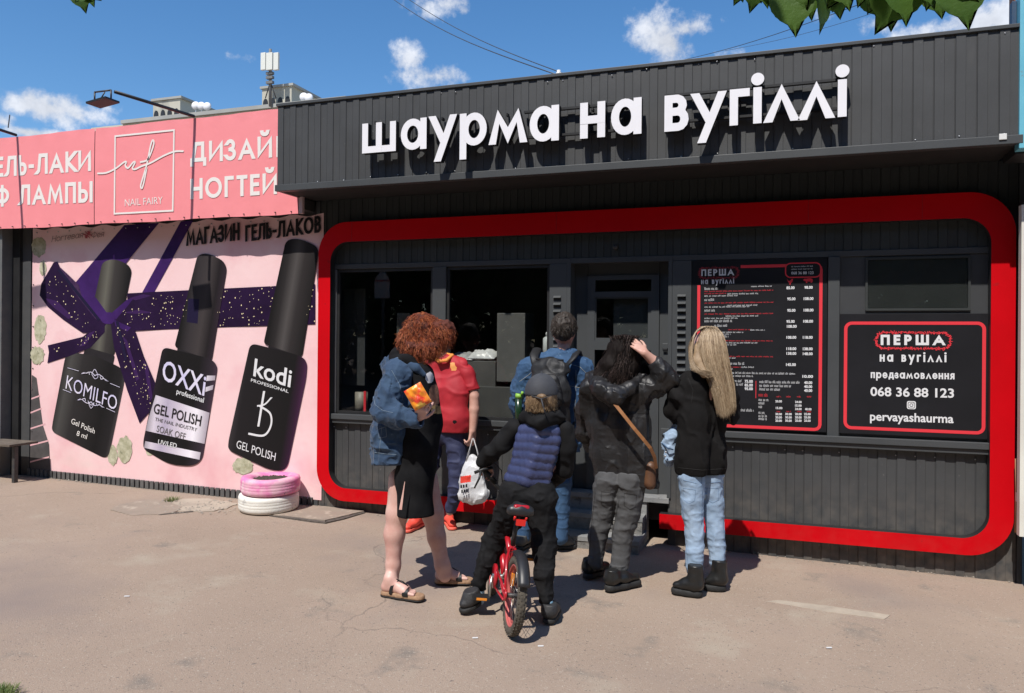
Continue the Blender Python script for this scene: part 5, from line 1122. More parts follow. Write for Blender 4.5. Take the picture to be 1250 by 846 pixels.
def hand(S, w, d, n, side, s=1.0, curl=.5, spread=1.0):
    """w wrist, d finger direction, n back-of-hand normal, side = +1/-1 thumb side"""
    w = np.array(w); d = nrm(d); n = nrm(np.array(n)-d*np.dot(n, d)); t = np.cross(d, n)*side; L_ = (.072,.080,.074,.058); kn = []
    for i in range(4):
        o = (.031-.0205*i)*s; k_ = w+d*(.088-.004*abs(i-1)-(.008 if i == 3 else 0))*s+t*o; kn.append(k_); S.cap(w+t*o*.55+d*.01*s, k_, .0125*s, .0105*s, (n, 1.0), k=.012)
        a = k_; ang = 0
        for j, fr_ in enumerate((.45,.32,.23)):
            ang += curl*(.55, .85, .55)[j]*(1+.12*i*.5); dd = d*math.cos(ang)-n*math.sin(ang)+t*(.06-.04*i)*spread; b_ = a+nrm(dd)*L_[i]*fr_*1.1*s; S.cap(a, b_, (.0094-.0009*j)*s, (.0088-.0009*j)*s, k=.003); a = b_
    a = w+d*.022*s+t*.022*s; b1 = a+(d*.6+t*.75-n*.25*(1+curl))*.042*s; b2 = b1+nrm(d*.85+t*.35-n*.35*curl)*.032*s; b3 = b2+nrm(d*.9+t*.05-n*.5*curl)*.024*s
    S.cap(a, b1, .015*s, .012*s, k=.012); S.cap(b1, b2, .0112*s, .0100*s, k=.004); S.cap(b2, b3, .0100*s, .0082*s, k=.003)
def strands(name, lines, r, m, parent, n=3, mats=None):
    """tapered hair strands; lines = list of (k,3) arrays"""
    V, Fc, MI = [], [], []; base = 0
    for li, P in enumerate(lines):
        P = np.asarray(P); k = len(P); T = np.gradient(P, axis=0); T /= np.linalg.norm(T, axis=1)[:, None]+1e-9; up = np.array([.3,.2,.93]); A = np.cross(T, up); A /= np.linalg.norm(A, axis=1)[:, None]+1e-9; B = np.cross(T, A)
        rr_ = r*np.linspace(1, .35, k)[:, None]*(.8+.4*((li*37) % 10)/10)
        for j in range(n): a = 2*math.pi*j/n; V.append(P+(A*math.cos(a)+B*math.sin(a))*rr_)
        for i in range(k-1):
            for j in range(n): q = (j+1) % n; Fc.append((base+j*k+i, base+q*k+i, base+q*k+i+1, base+j*k+i+1)); MI.append((li*7) % (1+len(mats or [])))
        base += n*k
    me = bpy.data.meshes.new(name); me.from_pydata(np.concatenate(V).tolist(), [], Fc)
    for x in [m]+list(mats or []): me.materials.append(x)
    me.polygons.foreach_set('material_index', MI); me.polygons.foreach_set('use_smooth', [True]*len(Fc)); me.update(); o = bpy.data.objects.new(name, me); link(o); setpar(o, parent); return o
def shoe(name, heel, toe, m, solem, parent, w=.045, h=.085, sole=.025, top=.10, lift=0.0, ankle_r=.042):
    heel, toe = np.array(heel), np.array(toe); heel[2] += .008+lift; toe[2] += .008; d = toe-heel; L_ = np.linalg.norm(d); d /= L_; up = nrm(np.array((0,0,1))-d*d[2]); s_ = np.cross(d, up)
    S = SDF(); z = sole
    S.cap(heel+d*.04+up*(z+.035), heel+d*(L_*.55)+up*(z+.030), .034, .033, (s_, .95), k=.03); S.cap(heel+d*(L_*.5)+up*(z+.026), toe-d*.040+up*(z+.016), .036, .031, (up, 1.35), k=.03); S.cap(heel+d*.05+up*(z+.04), heel+d*.052+up*(z+top), ankle_r, ankle_r*.95, k=.03)
    S.cap(heel+d*(L_*.32)+up*(z+.055), heel+d*(L_*.55)+up*(z+.042), .022, .018, k=.02)
    o = S.build(name, m, parent, .005, cuts=[(heel+up*(z-.004), -up), (heel+up*(z+top), up)], wr=[(.0025, 40, 3, (1,1,1), False)])
    S = SDF(); S.cap(heel+d*.042+up*z*.5, heel+d*(L_*.5)+up*z*.5, .036, .036, k=.02); S.cap(heel+d*(L_*.5)+up*z*.5, toe-d*.038+up*z*.5, .036, .038, k=.02)
    S.build('sole', solem, o, .005, cuts=[(heel+up*z, up), (heel, -up)], smooth=1)
    for i in range(4):
        c = heel+d*(L_*(.46+.09*i))+up*(z+.062-.011*i); b = MB(); b.tube([c-s_*.022-up*.006, c+up*.004, c+s_*.022-up*.006], .0028, 5); b.build('lace', m, o)
    return o
def person(px, py, Y, label): P = at(px, py, Y); return empty('person', (P.x, P.y, gz(P.x)), label, 'person')
def lines_on(path_fn, n, seed=0, k=14, jit=.004):
    g = np.random.default_rng(seed); out = []
    for i in range(n): out.append(path_fn(g, i/n, k)+np.cumsum(g.normal(0, jit*.35, (k, 3)), axis=0)*np.linspace(0,1,k)[:, None])
    return out
fz = [(.006, 9, 1, (1,1,1), True), (.003, 26, 2, (1,1,1), False)]                 # folds
denim = mat('blue denim', (.012,.034,.078), .85, (.030,.066,.125), 9, .5, 420, spots=[((.07,.12,.19), 34, .68, .06), ((.014,.036,.08), 5, .6, .12)], bdist=.002, sheen=.1)
denim2 = mat('mid blue denim', (.020,.060,.135), .85, (.038,.092,.185), 9, .5, 420, spots=[((.10,.17,.26), 30, .66, .06), ((.016,.045,.105), 5, .6, .12)], bdist=.002)
denl = mat('light washed denim', (.235,.33,.46), .85, (.32,.42,.55), 8, .4, 420, spots=[((.19,.28,.40), 4, .56, .25)], bdist=.002)
stitch = mat('pale stitching', (.36,.36,.33), .8); blackc = mat('black cloth', (.007,.007,.008), .9, (.012,.012,.013), 12, .5, 300, bdist=.002, spec=.12); blackt = mat('black tracksuit cloth', (.008,.008,.009), .85, (.014,.014,.015), 10, .4, 200, bdist=.002, spec=.15)
rubber = mat('black rubber', (.012,.012,.012), .75, (.02,.02,.02), 30, .4, 90); blackl = mat('black leather', (.010,.010,.010), .4, (.014,.014,.014), 12, .4, 90, bdist=.0015)

# ---------------- A: woman with red curly hair
A = Fig(4.12); pa = person(505,730,4.12, 'woman with bushy red hair in denim jacket and black dress, holding an orange bag')
FA = np.array((.97,-.06,0)); SA = np.cross(FA, (0,0,1))      # her right side, towards the camera
S = SDF()
A.chain(S, [(489,585,-.07,16),(485,626,-.09,14),(481.5,652,-.10,13.2),(480,690,-.11,9.2),(479.5,707,-.11,8)], k=.03)
A.chain(S, [(520,585,.12,16),(528,626,.13,14),(533,656,.13,11.4),(540,690,.13,9.4),(543,703,.13,8.8)], k=.03)
for (hx, hy, tx_, ty) in ((466,727,512,734),(531,713,572,713)):
    h_, t_ = np.array(atg(hx,hy)), np.array(atg(tx_,ty)); d = nrm(t_-h_); L_ = np.linalg.norm(t_-h_); u = np.array((0,0,1.)); sd = np.cross(d, u); b0 = h_+u*.032
    S.cap(b0+d*.035+u*.03, b0+d*.05+u*.075, .029, .034, k=.03); S.cap(b0+d*.03+u*.022, b0+d*(L_*.62)+u*.020, .029, .026, k=.02); S.cap(b0+d*.06+u*.06, b0+d*(L_*.62)+u*.018, .026, .020, k=.03)
    S.cap(b0+d*(L_*.62)+u*.016-sd*.014, b0+d*(L_*.62)+u*.016+sd*.014, .024, k=.02)
    for i in range(5):
        o_ = (-.030+.0155*i); ln = (.050,.046,.042,.036,.028)[i if hx < 500 else i]; S.cap(b0+d*(L_*.66)+sd*o_*.9*-1+u*.012, b0+d*(L_*.70+ln)+sd*o_*-1.05+u*.010, .0125 if i == 0 else .0098, .0095 if i == 0 else .0078, k=.003)
A.cap(S, (508,462,.0), (507,560,.02), 11, 12); A.chain(S, [(505,450,.0,11),(512,434,.0,9)], k=.02)
A.chain(S, [(484,460,-.15,7),(471,500,-.23,7),(506,512,-.30,6)], k=.015)
ea = head(S, A.P(522,412,.0), (.93,-.05,-.42), (.42,.0,.9), .97)
hw = A.P(508,511,-.30); hand(S, hw, nrm(A.P(519,496,-.33)-hw), (.5,-.8,.0), 1, .88, .75)
A.chain(S, [(500,460,.2,9),(512,500,.24,8),(528,520,.10,6.5)], k=.015)
S.build('body', skinp, pa, .0062); face_bits(ea, pa, .97, None)
# dress
S = SDF()
for dy in (-.09, .10): A.chain(S, [(512,460,dy,19),(511,500,dy,21),(509,545,dy*1.1,23),(506,585,dy*1.1,24),(507,640,dy*1.15,25)], k=.04)
A.chain(S, [(521,480,-.02,16),(520,520,-.02,19),(514,570,0,22)], k=.05)
pr_c = A.P(532,478,-.08)
def printfn(C_):
    q = C_-CAM; dz = q@CF; px = CX+F_PX*(q@CR)/dz; py = CYP-F_PX*(q@CU)/dz; front = (C_-A.P(512,500,0))@nrm((.6,-.8,0)) > .02
    m_ = np.zeros(len(C_), int); m_[front & (np.hypot((px-524.5)/5, (py-461)/7) < 1)] = 1; m_[front & (np.hypot((px-531)/7.5, (py-482)/13) < 1)] = 2; m_[front & (abs(px-533) < 6.5) & (abs(py-500) < 5)] = 3; return m_
S.build('dress', blackc, pa, .0065, cuts=[(A.P(508,624,0), (.05,0,-1)), (A.P(509,438,0), (0,0,1))], wr=[(.008, 7, 5, (1,1,.35), True), (.003, 22, 6, (1,1,.6), False)], hollow=.012, matfn=printfn,
        mats=[mat('shirt print white', (.6,.58,.6), .7), mat('shirt print brown', (.14,.05,.035), .7, (.30,.16,.10), 40), mat('shirt print yellow', (.55,.38,.16), .7, (.15,.08,.04), 50)])
b = MB(); p0, p1 = A.P(494,588,-.255), A.P(489,622,-.262); b.add([p0+np.array((-.001,0,0)), p1+np.array((-.008,-.004,0)), p1+np.array((.010,-.004,0)), p0+np.array((.002,0,0))], [(0,1,2,3)])
b.build('slit_skin', skinp, pa)
# denim jacket, open in front
S = SDF()
for dy in (-.10, .12): A.chain(S, [(494,455,dy,22),(488,490,dy,27),(482,530,dy,29),(480,575,dy,30)], k=.04)
A.chain(S, [(487,456,-.17,17),(484,450,.0,18),(492,452,.22,16)], k=.03)
A.chain(S, [(484,456,-.19,17),(475,484,-.24,16.5),(469,502,-.27,15.5),(486,508,-.29,14),(510,512,-.30,12)], k=.03)
A.chain(S, [(500,458,.21,16),(512,500,.25,14),(520,512,.2,12)], k=.03)
cutp = A.P(506,500,0)
sj = S.build('denim_jacket', denim, pa, .0062, cuts=[(A.P(480,562,0), (.05,0,-1)), (A.P(514,512,-.3), (1,-.1,.12))], wr=[(.012, 9, 11, (1,1,1), True), (.007, 18, 12, (1,1,1.3), True), (.004, 34, 14, (1,1,1), True), (.0015, 60, 13, (1,1,1), False)], hollow=.014)
from mathutils.bvhtree import BVHTree
BV = {}
def seam(parent, pts, fig=None, r=.0014, m=None, name='seam'):
    """thin seam or stitching lying on a garment: sampled along the view of the photo, dropped onto the cloth surface"""
    if parent.name not in BV: me = parent.data; BV[parent.name] = BVHTree.FromPolygons([v.co[:] for v in me.vertices], [p.vertices[:] for p in me.polygons])
    P = []
    for (a, c) in zip(pts[:-1], pts[1:]):
        k = max(2, int(math.hypot(c[0]-a[0], c[1]-a[1])/1.5))
        for i in range(k): P.append((a[0]+(c[0]-a[0])*i/k, a[1]+(c[1]-a[1])*i/k))
    P.append(pts[-1][:2]); run = []; b = MB(); any_ = False
    for q in P+[None]:
        hit = None
        if q is not None: hit = BV[parent.name].ray_cast(Vector(CAM), Vector(ray(*q)).normalized())
        if hit is not None and hit[0] is not None and (not run or (hit[0]-run[-1]).length < .05): run.append(hit[0]+hit[1]*r*.5)
        else:
            if len(run) > 2: b.tube(run, r, 4); any_ = True
            run = [hit[0]] if hit is not None and hit[0] is not None else []
    if any_: return b.build(name, m or stitch, parent)
S = SDF(); A.chain(S, [(482,441,-.10,8),(486,436,.04,9),(498,430,.12,9),(508,436,.06,8)], k=.02); A.chain(S, [(483,441,-.10,8),(496,440,-.14,8),(506,448,-.13,7),(513,458,-.10,5)], k=.02); A.chain(S, [(486,432,-.05,10),(498,436,.0,14)], k=.03)
S.build('hood', blackc, pa, .006, wr=fz)
S = SDF(); A.chain(S, [(494,444,-.16,5),(508,449,-.17,6),(517,457,-.15,4)], flat=((0,1,0), 1.8), k=.01); S.build('collar', denim, sj, .005)

for pts in ([(459,470),(456,484),(458,494),(467,501),(480,504)],[(508,496),(509,506),(512,517)],[(477,436),(488,437),(501,446)],[(455,552),(470,554),(484,555)],[(466,522),(463,552)],[(462,524),(471,521),(472,533),(463,535),(462,524)],[(478,452),(488,470),(492,490)]): seam(sj, pts, m=mat('denim stitching', (.16,.21,.27), .8), name='stitching')
# red hair: volume and curls
hm = [mat('red hair dark', (.10,.019,.007), .8, (.07,.013,.005), 30, .8, 120), mat('red hair copper', (.38,.082,.024), .5, (.27,.055,.016), 20), mat('red hair bright', (.56,.17,.055), .5)]
S = SDF(); LB = ((519,403,0,27,24,.12),(501,412,-.02,18,19,.10),(539,406,.02,17,18,.10),(521,424,-.05,17,15,.09),(512,396,.0,21,18,.10),(531,420,-.02,14,15,.09),(547,402,.03,9,11,.07),(505,424,-.05,13,13,.08)); LC = []
for q in LB:
    c = A.P(q[0],q[1],q[2]); s_ = yd(c)/F_PX; LC.append((c, np.array((q[3]*s_, q[5], q[4]*s_)))); S.ell(c, np.eye(3), LC[-1][1]*.74, .03)
hob = S.build('hair', hm[0], pa, .007, wr=[(.010, 24, 21, (1,1,1), False), (.010, 60, 22, (1,1,1), False)])
hc = A.P(518,408,0)
def curl(g, t, k):
    w_ = [3,1.5,1.5,1.5,1.5,1,.6,1]; w_ = np.array(w_)/sum(w_); c, ra = LC[g.choice(len(LC), p=w_)]; d = nrm(g.normal(0, 1, 3)); end = c+d*ra*(g.uniform(.80, 1.05)+.22*max(0, g.normal(0,.35))); end[2] -= .006
    st = hc+(c-hc)*.8+d*ra*.55; st[2] += .03; s = np.linspace(0, 1, k)[:, None]; P = st*(1-s)+end*s+np.array((0,0,-.03))*s*s; a = nrm(np.cross(d, (.1,.2,1))); b_ = np.cross(d, a); w = g.uniform(8, 20); ph0 = g.uniform(0, 6); am = g.uniform(.004, .011)
    return P+(a*np.sin(s*w+ph0)+b_*np.cos(s*w+ph0))*am*(.3+s)
strands('curls', lines_on(curl, 7500, 3, 12, .003), .0015, hm[0], hob, 3, mats=[hm[1], hm[1], hm[2], hm[1]])
# sandals
cork = mat('cork sole', (.36,.22,.13), .85, (.25,.15,.09), 60, .4, 120)
for (hx, hy, tx_, ty) in ((466,727,512,734),(531,713,572,713)):
    h_, t_ = np.array(atg(hx,hy)), np.array(atg(tx_,ty)); d = nrm(t_-h_); L_ = np.linalg.norm(t_-h_); u = np.array((0,0,1.)); sd = np.cross(d, u); S = SDF(); S.cap(h_+d*.03+u*.016, h_+d*(L_*.5)+u*.016, .034, .036, k=.02); S.cap(h_+d*(L_*.5)+u*.016, t_-d*.012+u*.016, .036, .043, k=.02)
    so = S.build('sandal', cork, pa, .005, cuts=[(h_+u*.034, u), (h_+u*.010, -u)]); b = MB(); b.tube([], 0) if False else None
    S = SDF(); S.cap(h_+d*.03+u*.003, h_+d*(L_*.5)+u*.003, .035, .037, k=.02); S.cap(h_+d*(L_*.5)+u*.003, t_-d*.012+u*.003, .037, .044, k=.02); S.build('outsole', rubber, so, .005, cuts=[(h_+u*.0105, u), (h_+u*.002, -u)])
    st = MB()
    def strap(pts, w_, th=.003):
        vs = []
        for p in pts: vs += [p-d*w_/2, p+d*w_/2]
        n_ = len(pts); f = [(2*i, 2*i+1, 2*i+3, 2*i+2) for i in range(n_-1)]; st.add(vs, f, 0, True); st.add([v+u*th for v in vs], [q[::-1] for q in f], 0, True)
    def arch(fx, w_, hh, wd, skew=0.0):
        c = h_+d*(L_*fx); pts = [c+sd*wd*math.cos(a)+d*skew*math.cos(a)+u*(.030+hh*math.sin(a)) for a in np.linspace(0, math.pi, 15)]; strap(pts, w_)
    arch(.66, .036, .040, .043, .01); arch(.44, .018, .068, .040, -.03); st.tube([h_+d*(L_*.70)+u*.078, h_+d*(L_*.55)+u*.095, h_+d*(L_*.38)+u*.108], .006, 6, flat=.4)
    st.tube([h_+d*(.06+.042*math.cos(a))+sd*.042*math.sin(a)+u*(.098-.01*math.cos(a)) for a in np.linspace(0, 6.283, 20)[:-1]], .005, 6, closed=True) if hx > 500 else None
    st.build('strap', blackl, so)
# orange snack bag in her hand
c = A.P(510,484,-.35)
pillow('snack_bag', c, ((CR*.86+CU*.50), (CU*.86-CR*.50), -CF), (.052,.062,.020), mat('orange foil', (.80,.28,.02), .35, (.75,.05,.03), 22, .4, 60, spots=[((.85,.55,.10), 16, .56, .08), ((.7,.62,.5), 30, .68, .05)], contrast=(.45,.6)), 'orange crinkled snack bag held by the red-haired woman', 'snack bag', 5)

# ---------------- B: man in red football shirt
B = Fig(5.45); pb = person(530,645,5.45, 'man in a red football shirt, navy trousers and coral trainers behind the red-haired woman')
S = SDF()
B.chain(S, [(540,438,0,8.5),(535,428,-.02,8.5)], k=.02); ehb = head(S, B.P(528,412,-.06), (-.45,-.85,-.35), (-.15,0,1), .95)
B.chain(S, [(575,458,.0,6),(579,484,-.01,6.6),(579,500,-.02,6.8),(577,526,-.04,4.8)], k=.012)
hw = B.P(577,525,-.04); hand(S, hw, (-.02,-.1,-1), (.9,-.3,0), -1, 1.0, 1.1)
B.chain(S, [(508,458,0,6),(500,488,0,6.8),(501,528,-.03,4.8)], k=.012); hw2 = B.P(501,527,-.03); hand(S, hw2, (0,-.1,-1), (-.9,-.3,0), 1, 1.0, .6)
B.cap(S, (541,460,.01), (541,520,.01), 8, 8)
for x0_, x1_, x2_ in ((527,522,507),(556,558,549)): B.chain(S, [(x0_,535,0,7),(x1_,585,-.02,6),(x2_,625,-.02,5)], k=.02)
S.build('body', skin, pb, .0058); face_bits(ehb, pb, .97, None)
redj = mat('red jersey', (.42,.012,.022), .7, (.34,.008,.018), 7, .3, 260, bdist=.0015)
S = SDF()
B.chain(S, [(520,447,0,10),(541,442,0,11),(563,447,0,10)], flat=((0,1,0), 1.15), k=.03)
for dx in (-13, 12): B.chain(S, [(541+dx,452,0,18),(541+dx*1.05,480,-.04,20),(541+dx,512,-.05,21),(541+dx,545,-.03,20)], flat=((0,1,0), 1.6), k=.05)
def crest(C_):
    q = C_-CAM; dz = q@CF; px = CX+F_PX*(q@CR)/dz; py = CYP-F_PX*(q@CU)/dz; m_ = np.zeros(len(C_), int); f_ = C_[:,1] < 5.45
    m_[f_ & (abs(px-554) < 4.6-.35*np.maximum(0, py-447)) & (abs(py-447.5) < 5)] = 1; m_[f_ & (np.hypot((px-555)/2.6, (py-515)/2.2) < 1)] = 2; return m_
sj = S.build('jersey', redj, pb, .0055, cuts=[(B.P(541,526,0), (0,0,-1)), (B.P(540,432,0), (0,0,1))], wr=[(.007, 8, 31, (1,1,1), True), (.003, 24, 32, (1,1,1), False)], matfn=crest, mats=[mat('crest orange', (.72,.30,.08), .6), blackc])
for sl in ([(560,447,0,10.5),(570,456,0,10),(578,481,0,10.5)], [(522,447,0,10.5),(512,456,0,10),(504,481,0,10.5)]):
    S = SDF(); B.chain(S, sl, k=.02); S.build('sleeve', redj, sj, .0055, cuts=[(B.P(579 if sl[0][0] > 540 else 503,476,0), nrm((.25 if sl[0][0] > 540 else -.25,0,-1)))], wr=[(.005, 14, 35, (1,1,1), True)])
S = SDF(); B.chain(S, [(530,436,-.02,2.4),(536,441,-.09,2.4),(545,440,-.09,2.4),(552,434,-.02,2.4)], k=.01); B.chain(S, [(530,436,-.02,2.4),(538,431,.08,2.4),(552,434,-.02,2.4)], k=.01); S.build('collar', mat('collar orange', (.75,.26,.05), .7), sj, .005)
navyc = mat('navy track cloth', (.018,.022,.062), .75, (.028,.034,.085), 8, .4, 200)
S = SDF()
for x0_, x1_, x2_, x3_ in ((528,524,514,509),(556,559,557,550)): B.chain(S, [(x0_,530,0,15),(x1_,565,-.01,13.5),(x2_,595,-.03,10.5),(x3_,622,-.02,7)], k=.02)
B.cap(S, (532,528,0), (552,528,0), 15, 15)
S.build('trousers', navyc, pb, .006, cuts=[(B.P(540,518,0), (0,0,1)), (B.P(530,627,0), (0,0,-1))], wr=[(.008, 10, 33, (1,1,1.6), True), (.003, 24, 34, (1,1,1), False)])
coral = mat('coral trainer', (.80,.09,.055), .6, (.70,.06,.04), 20, .4, 200); coralw = mat('coral sole', (.75,.12,.08), .6)
shoe('trainer', atg(517,641), atg(494,652), coral, coralw, pb, sole=.022, top=.085); shoe('trainer', atg(541,631), atg(553,649), coral, coralw, pb, sole=.022, top=.085)
S = SDF(); c = B.P(528,409,-.04); S.ell(c+np.array((.01,.02,.02)), np.eye(3), (.081,.096,.094), .01); S.build('hair', mat('grey brown hair', (.10,.08,.065), .6, (.16,.13,.11), 60, .6, 200), pb, .005, cuts=[(c+np.array((0,0,.0)), (-.3,-.5,-.9))], wr=[(.004, 60, 3, (1,1,.5), False)])
# shopping bag
bagm = mat('white plastic bag', (.78,.78,.78), .35, (.68,.68,.70), 7, .5, 26, trans=.25, bdist=.01)
bag = empty('shopping_bag', B.P(578,612,-.06), 'white plastic carrier bag with a red label hanging from the man\'s hand', 'bag')
S = SDF(); B.chain(S, [(577,562,-.05,8),(577,576,-.06,14),(577,590,-.06,17),(580,600,-.06,16.5)], flat=((0,1,0), 1.6), k=.03); B.cap(S, (568,604,-.06), (587,604,-.06), 9, 10, k=.03)
def baglab(C_):
    q = C_-CAM; dz = q@CF; px = CX+F_PX*(q@CR)/dz; py = CYP-F_PX*(q@CU)/dz; m_ = np.zeros(len(C_), int); f_ = C_[:,1] < 5.40
    m_[f_ & (abs(px-568.5) < 6.5) & (abs(py-585-(px-568)*-.15) < 4.2)] = 1; return m_
bo = S.build('sack', bagm, bag, .0042, wr=[(.009, 12, 41, (1,1,.5), True), (.005, 30, 42, (1,1,.5), True)], matfn=baglab, mats=[mat('label red', (.70,.05,.03), .5)])
for a_, c_ in (((577,535),(570,562)),((578,535),(586,562))):
    b = MB(); b.tube([Vector(B.P(*a_, -.06)), Vector(B.P((a_[0]+c_[0])/2, 548, -.07)), Vector(B.P(*c_, -.06))], [.006,.010,.022], 7, flat=.35); b.build('handle', bagm, bag)
for i, (tx1, a_, h_) in enumerate((('КУП', (564,600), 5.5),('СУ', (566,607), 5))):
    pass
b = MB()
for j, (x_, y_) in enumerate(((563,594),(566,593.5),(569.5,593),(564,600),(567,599.5),(570,599))): q = Vector(B.P(x_, y_, -.145)); b.obox(q, (tuple(CR), tuple(CF), tuple(CU)), (.0055,.002,.012)); 
b.build('print_mark', blackc, bo)

# ---------------- C: boy in blue vest straddling his bicycle
Cc = Fig(4.02); pc = person(640,760,4.02, 'boy in grey cap, blue quilted vest and black trousers straddling a small red bicycle')
S = SDF()
Cc.chain(S, [(660,512,0,11),(661,500,0,10)], k=.02); ec = head(S, Cc.P(661,484,.0), (.03,.97,-.18), (0,0,1), .93)
Cc.chain(S, [(634,526,.02,6),(606,548,.02,6),(590,566,.05,5.5)], k=.015); hw = Cc.P(590,566,.05); hand(S, hw, nrm(Cc.P(597,573,.09)-hw), (-.2,-.3,.9), -1, .78, .9)
Cc.chain(S, [(686,526,.02,6),(691,560,.06,6),(672,585,.26,5.5)], k=.015); hw = Cc.P(672,585,.26); hand(S, hw, nrm(Cc.P(662,585,.36)-hw), (.2,-.3,.9), 1, .78, .9)
Cc.cap(S, (660,528,.02), (646,596,.02), 10, 11)
Cc.chain(S, [(630,612,.02,11),(606,655,.055,9),(584,718,-.02,6.5)], k=.02); Cc.chain(S, [(660,612,.0,11),(664,662,.0,9),(668,740,-.08,6.5)], k=.02)
S.build('body', skin, pc, .006); face_bits(ec, pc, .93, None)
S = SDF()
Cc.chain(S, [(630,606,.0,21),(620,632,.03,18),(606,655,.06,15.5),(594,685,.02,12.5),(584,712,-.02,10)], k=.03); Cc.chain(S, [(659,606,.0,21),(662,635,.02,17.5),(664,664,.0,14.5),(665,700,-.05,12),(667,730,-.08,10)], k=.03)
Cc.chain(S, [(634,598,.02,24),(655,600,.02,24)], k=.04)
S.build('trousers', blackt, pc, .006, cuts=[(Cc.P(650,585,0), (-.1,0,1)), (Cc.P(584,722,0), nrm((-.1,0,-1))) if False else (Cc.P(650,738,0), (0,0,-1))], wr=[(.010, 8, 51, (1,1,.9), True), (.006, 16, 52, (1,1,1.4), True), (.003, 34, 59, (1,1,1.2), True), (.0013, 45, 58, (1,1,1), False)])
# vest with quilted channels
vestm = mat('blue quilted nylon', (.036,.046,.115), .42, (.050,.062,.150), 7, .5, 45, spec=.5, bdist=.006)
S = SDF()
nq = 8
for i in range(nq):
    t = i/(nq-1); y = 516+t*70; cx_ = 660-(t**1.4)*16; hw_ = (24,29,31,31,30,29,30,31)[i]; r_ = (9.5,11,12,12.5,12.5,12.5,12.5,11.5)[i]
    for sgn in (-1, 1): Cc.cap(S, (cx_+sgn*(hw_-r_), y+sgn*.8*i*.45, .0), (cx_, y, -.045), r_*.88, r_*.97, k=.0035); 
    for sgn in (-1, 1): Cc.cap(S, (cx_+sgn*(hw_-r_), y+sgn*.8*i*.45, .0), (cx_, y, .11), r_*.88, r_*.97, k=.0035)
    Cc.cap(S, (cx_-12, y, .03), (cx_+12, y, .03), 12, k=.01)
S.build('quilted_vest', vestm, pc, .0045, cuts=[(Cc.P(645,594,0), nrm((-.22,0,-1)))], wr=[(.0012, 14, 53, (1,1,.6), True), (.0015, 50, 54, (1,1,.35), True)], smooth=1)
b = MB()
S = SDF(); Cc.chain(S, [(628,523,.02,12),(613,541,.02,12.5),(600,553,.03,11),(588,564,.05,8.5)], k=.02); S.build('sleeve', blackt, pc, .0055, wr=[(.008, 12, 55, (1,1,1), True)])
S = SDF(); Cc.chain(S, [(690,523,.02,11),(693,548,.04,11.5),(690,572,.08,11),(676,588,.22,8.5)], k=.02); S.build('sleeve', blackt, pc, .0055, wr=[(.008, 12, 56, (1,1,1), True)])
S = SDF(); Cc.chain(S, [(641,510,.0,8.5),(660,515,-.08,9.5),(681,510,.0,8.5)], k=.02); Cc.chain(S, [(641,510,.0,8),(660,505,.09,8),(681,510,.0,8)], k=.02); Cc.cap(S, (650,506,-.04), (671,506,-.04), 8, k=.02); S.build('hood', blackt, pc, .0055, wr=[(.008, 14, 57, (1,1,1), True)])
hb = SDF(); c = Cc.P(661,487,-.005); hb.ell(c, np.eye(3), (.083,.098,.105), .01)
bh = hb.build('hair', mat('light brown hair', (.22,.14,.075), .5, (.12,.075,.04), 60, .6, 120, stretch=(1,1,.3)), pc, .005, cuts=[(Cc.P(661,502,0), (0,.35,-1)), (c+np.array((0,.035,0)), (0,1,0))], wr=[(.004, 60, 3, (1,1,.4), True)])
def shorth(g, t, k):
    a = g.uniform(-2.0, 2.0); z = g.uniform(-.055, .01); d = np.array((math.sin(a)*.083, -math.cos(a)*.098, z)); st = c+d; return st+np.linspace(0,1,k)[:, None]*np.array((g.normal(0,.004), g.normal(0,.003), -.014))
strands('short_hair', lines_on(shorth, 700, 5, 4, .001), .0013, mat('light brown hair', (.22,.14,.075)), bh, 3, mats=[mat('fair hair', (.36,.25,.14), .5)])
capm = mat('charcoal cap', (.038,.040,.048), .8, (.055,.058,.066), 9, .5, 300, bdist=.0015)
S = SDF(); cc_ = Cc.P(661,479,.0); S.ell(cc_, np.eye(3), (.090,.105,.105), .01)
cp = S.build('cap', capm, pc, .0045, cuts=[(Cc.P(661,482,0), nrm((.0,.0,-1)))])
S = SDF(); Cc.cap(S, (661,484,.16), (661,482,.08), 15, 16, flat=((0,0,1), 6), k=.01); S.build('brim', capm, cp, .004)
S = SDF(); S.ell(Cc.P(661,484,-.095), np.eye(3), (.028,.018,.016), .01); S.build('cap_opening', mat('light brown hair', (.22,.14,.075)), cp, .004)
b = MB(); b.tube([Vector(Cc.P(649,483,-.098)), Vector(Cc.P(661,487,-.112)), Vector(Cc.P(673,483,-.098))], .006, 6, flat=.4); b.build('strap', capm, cp); b = MB(); b.tube([Vector(Cc.P(661,487,-.112)), Vector(Cc.P(663,496,-.118)), Vector(Cc.P(667,508,-.115))], [.009,.008,.006], 6, flat=.4); b.build('strap_tail', capm, cp); b = MB(); b.tube([Vector(cc_)+Vector((0,0,.104)), Vector(cc_)+Vector((0,0,.112))], [.008,.005], 8); b.build('button', capm, cp)
sock = mat('blue sock', (.12,.32,.46), .8, (.5,.55,.6), 40)
S = SDF(); Cc.cap(S, (668,736,-.08), (670,752,-.08), 8.2, 8); S.build('sock', sock, pc, .005)
S = SDF(); Cc.cap(S, (584,718,-.02), (585,732,-.02), 8, 7.6); S.build('sock', sock, pc, .005)
tr_ = mat('black trainer', (.018,.018,.02), .6, (.03,.03,.032), 20, .5, 120)
shoe('trainer', atg(668,765), atg(679,748), tr_, rubber, pc, sole=.024, top=.075); shoe('trainer', atg(588,745), atg(562,751), tr_, rubber, pc, sole=.024, top=.075, lift=.035)

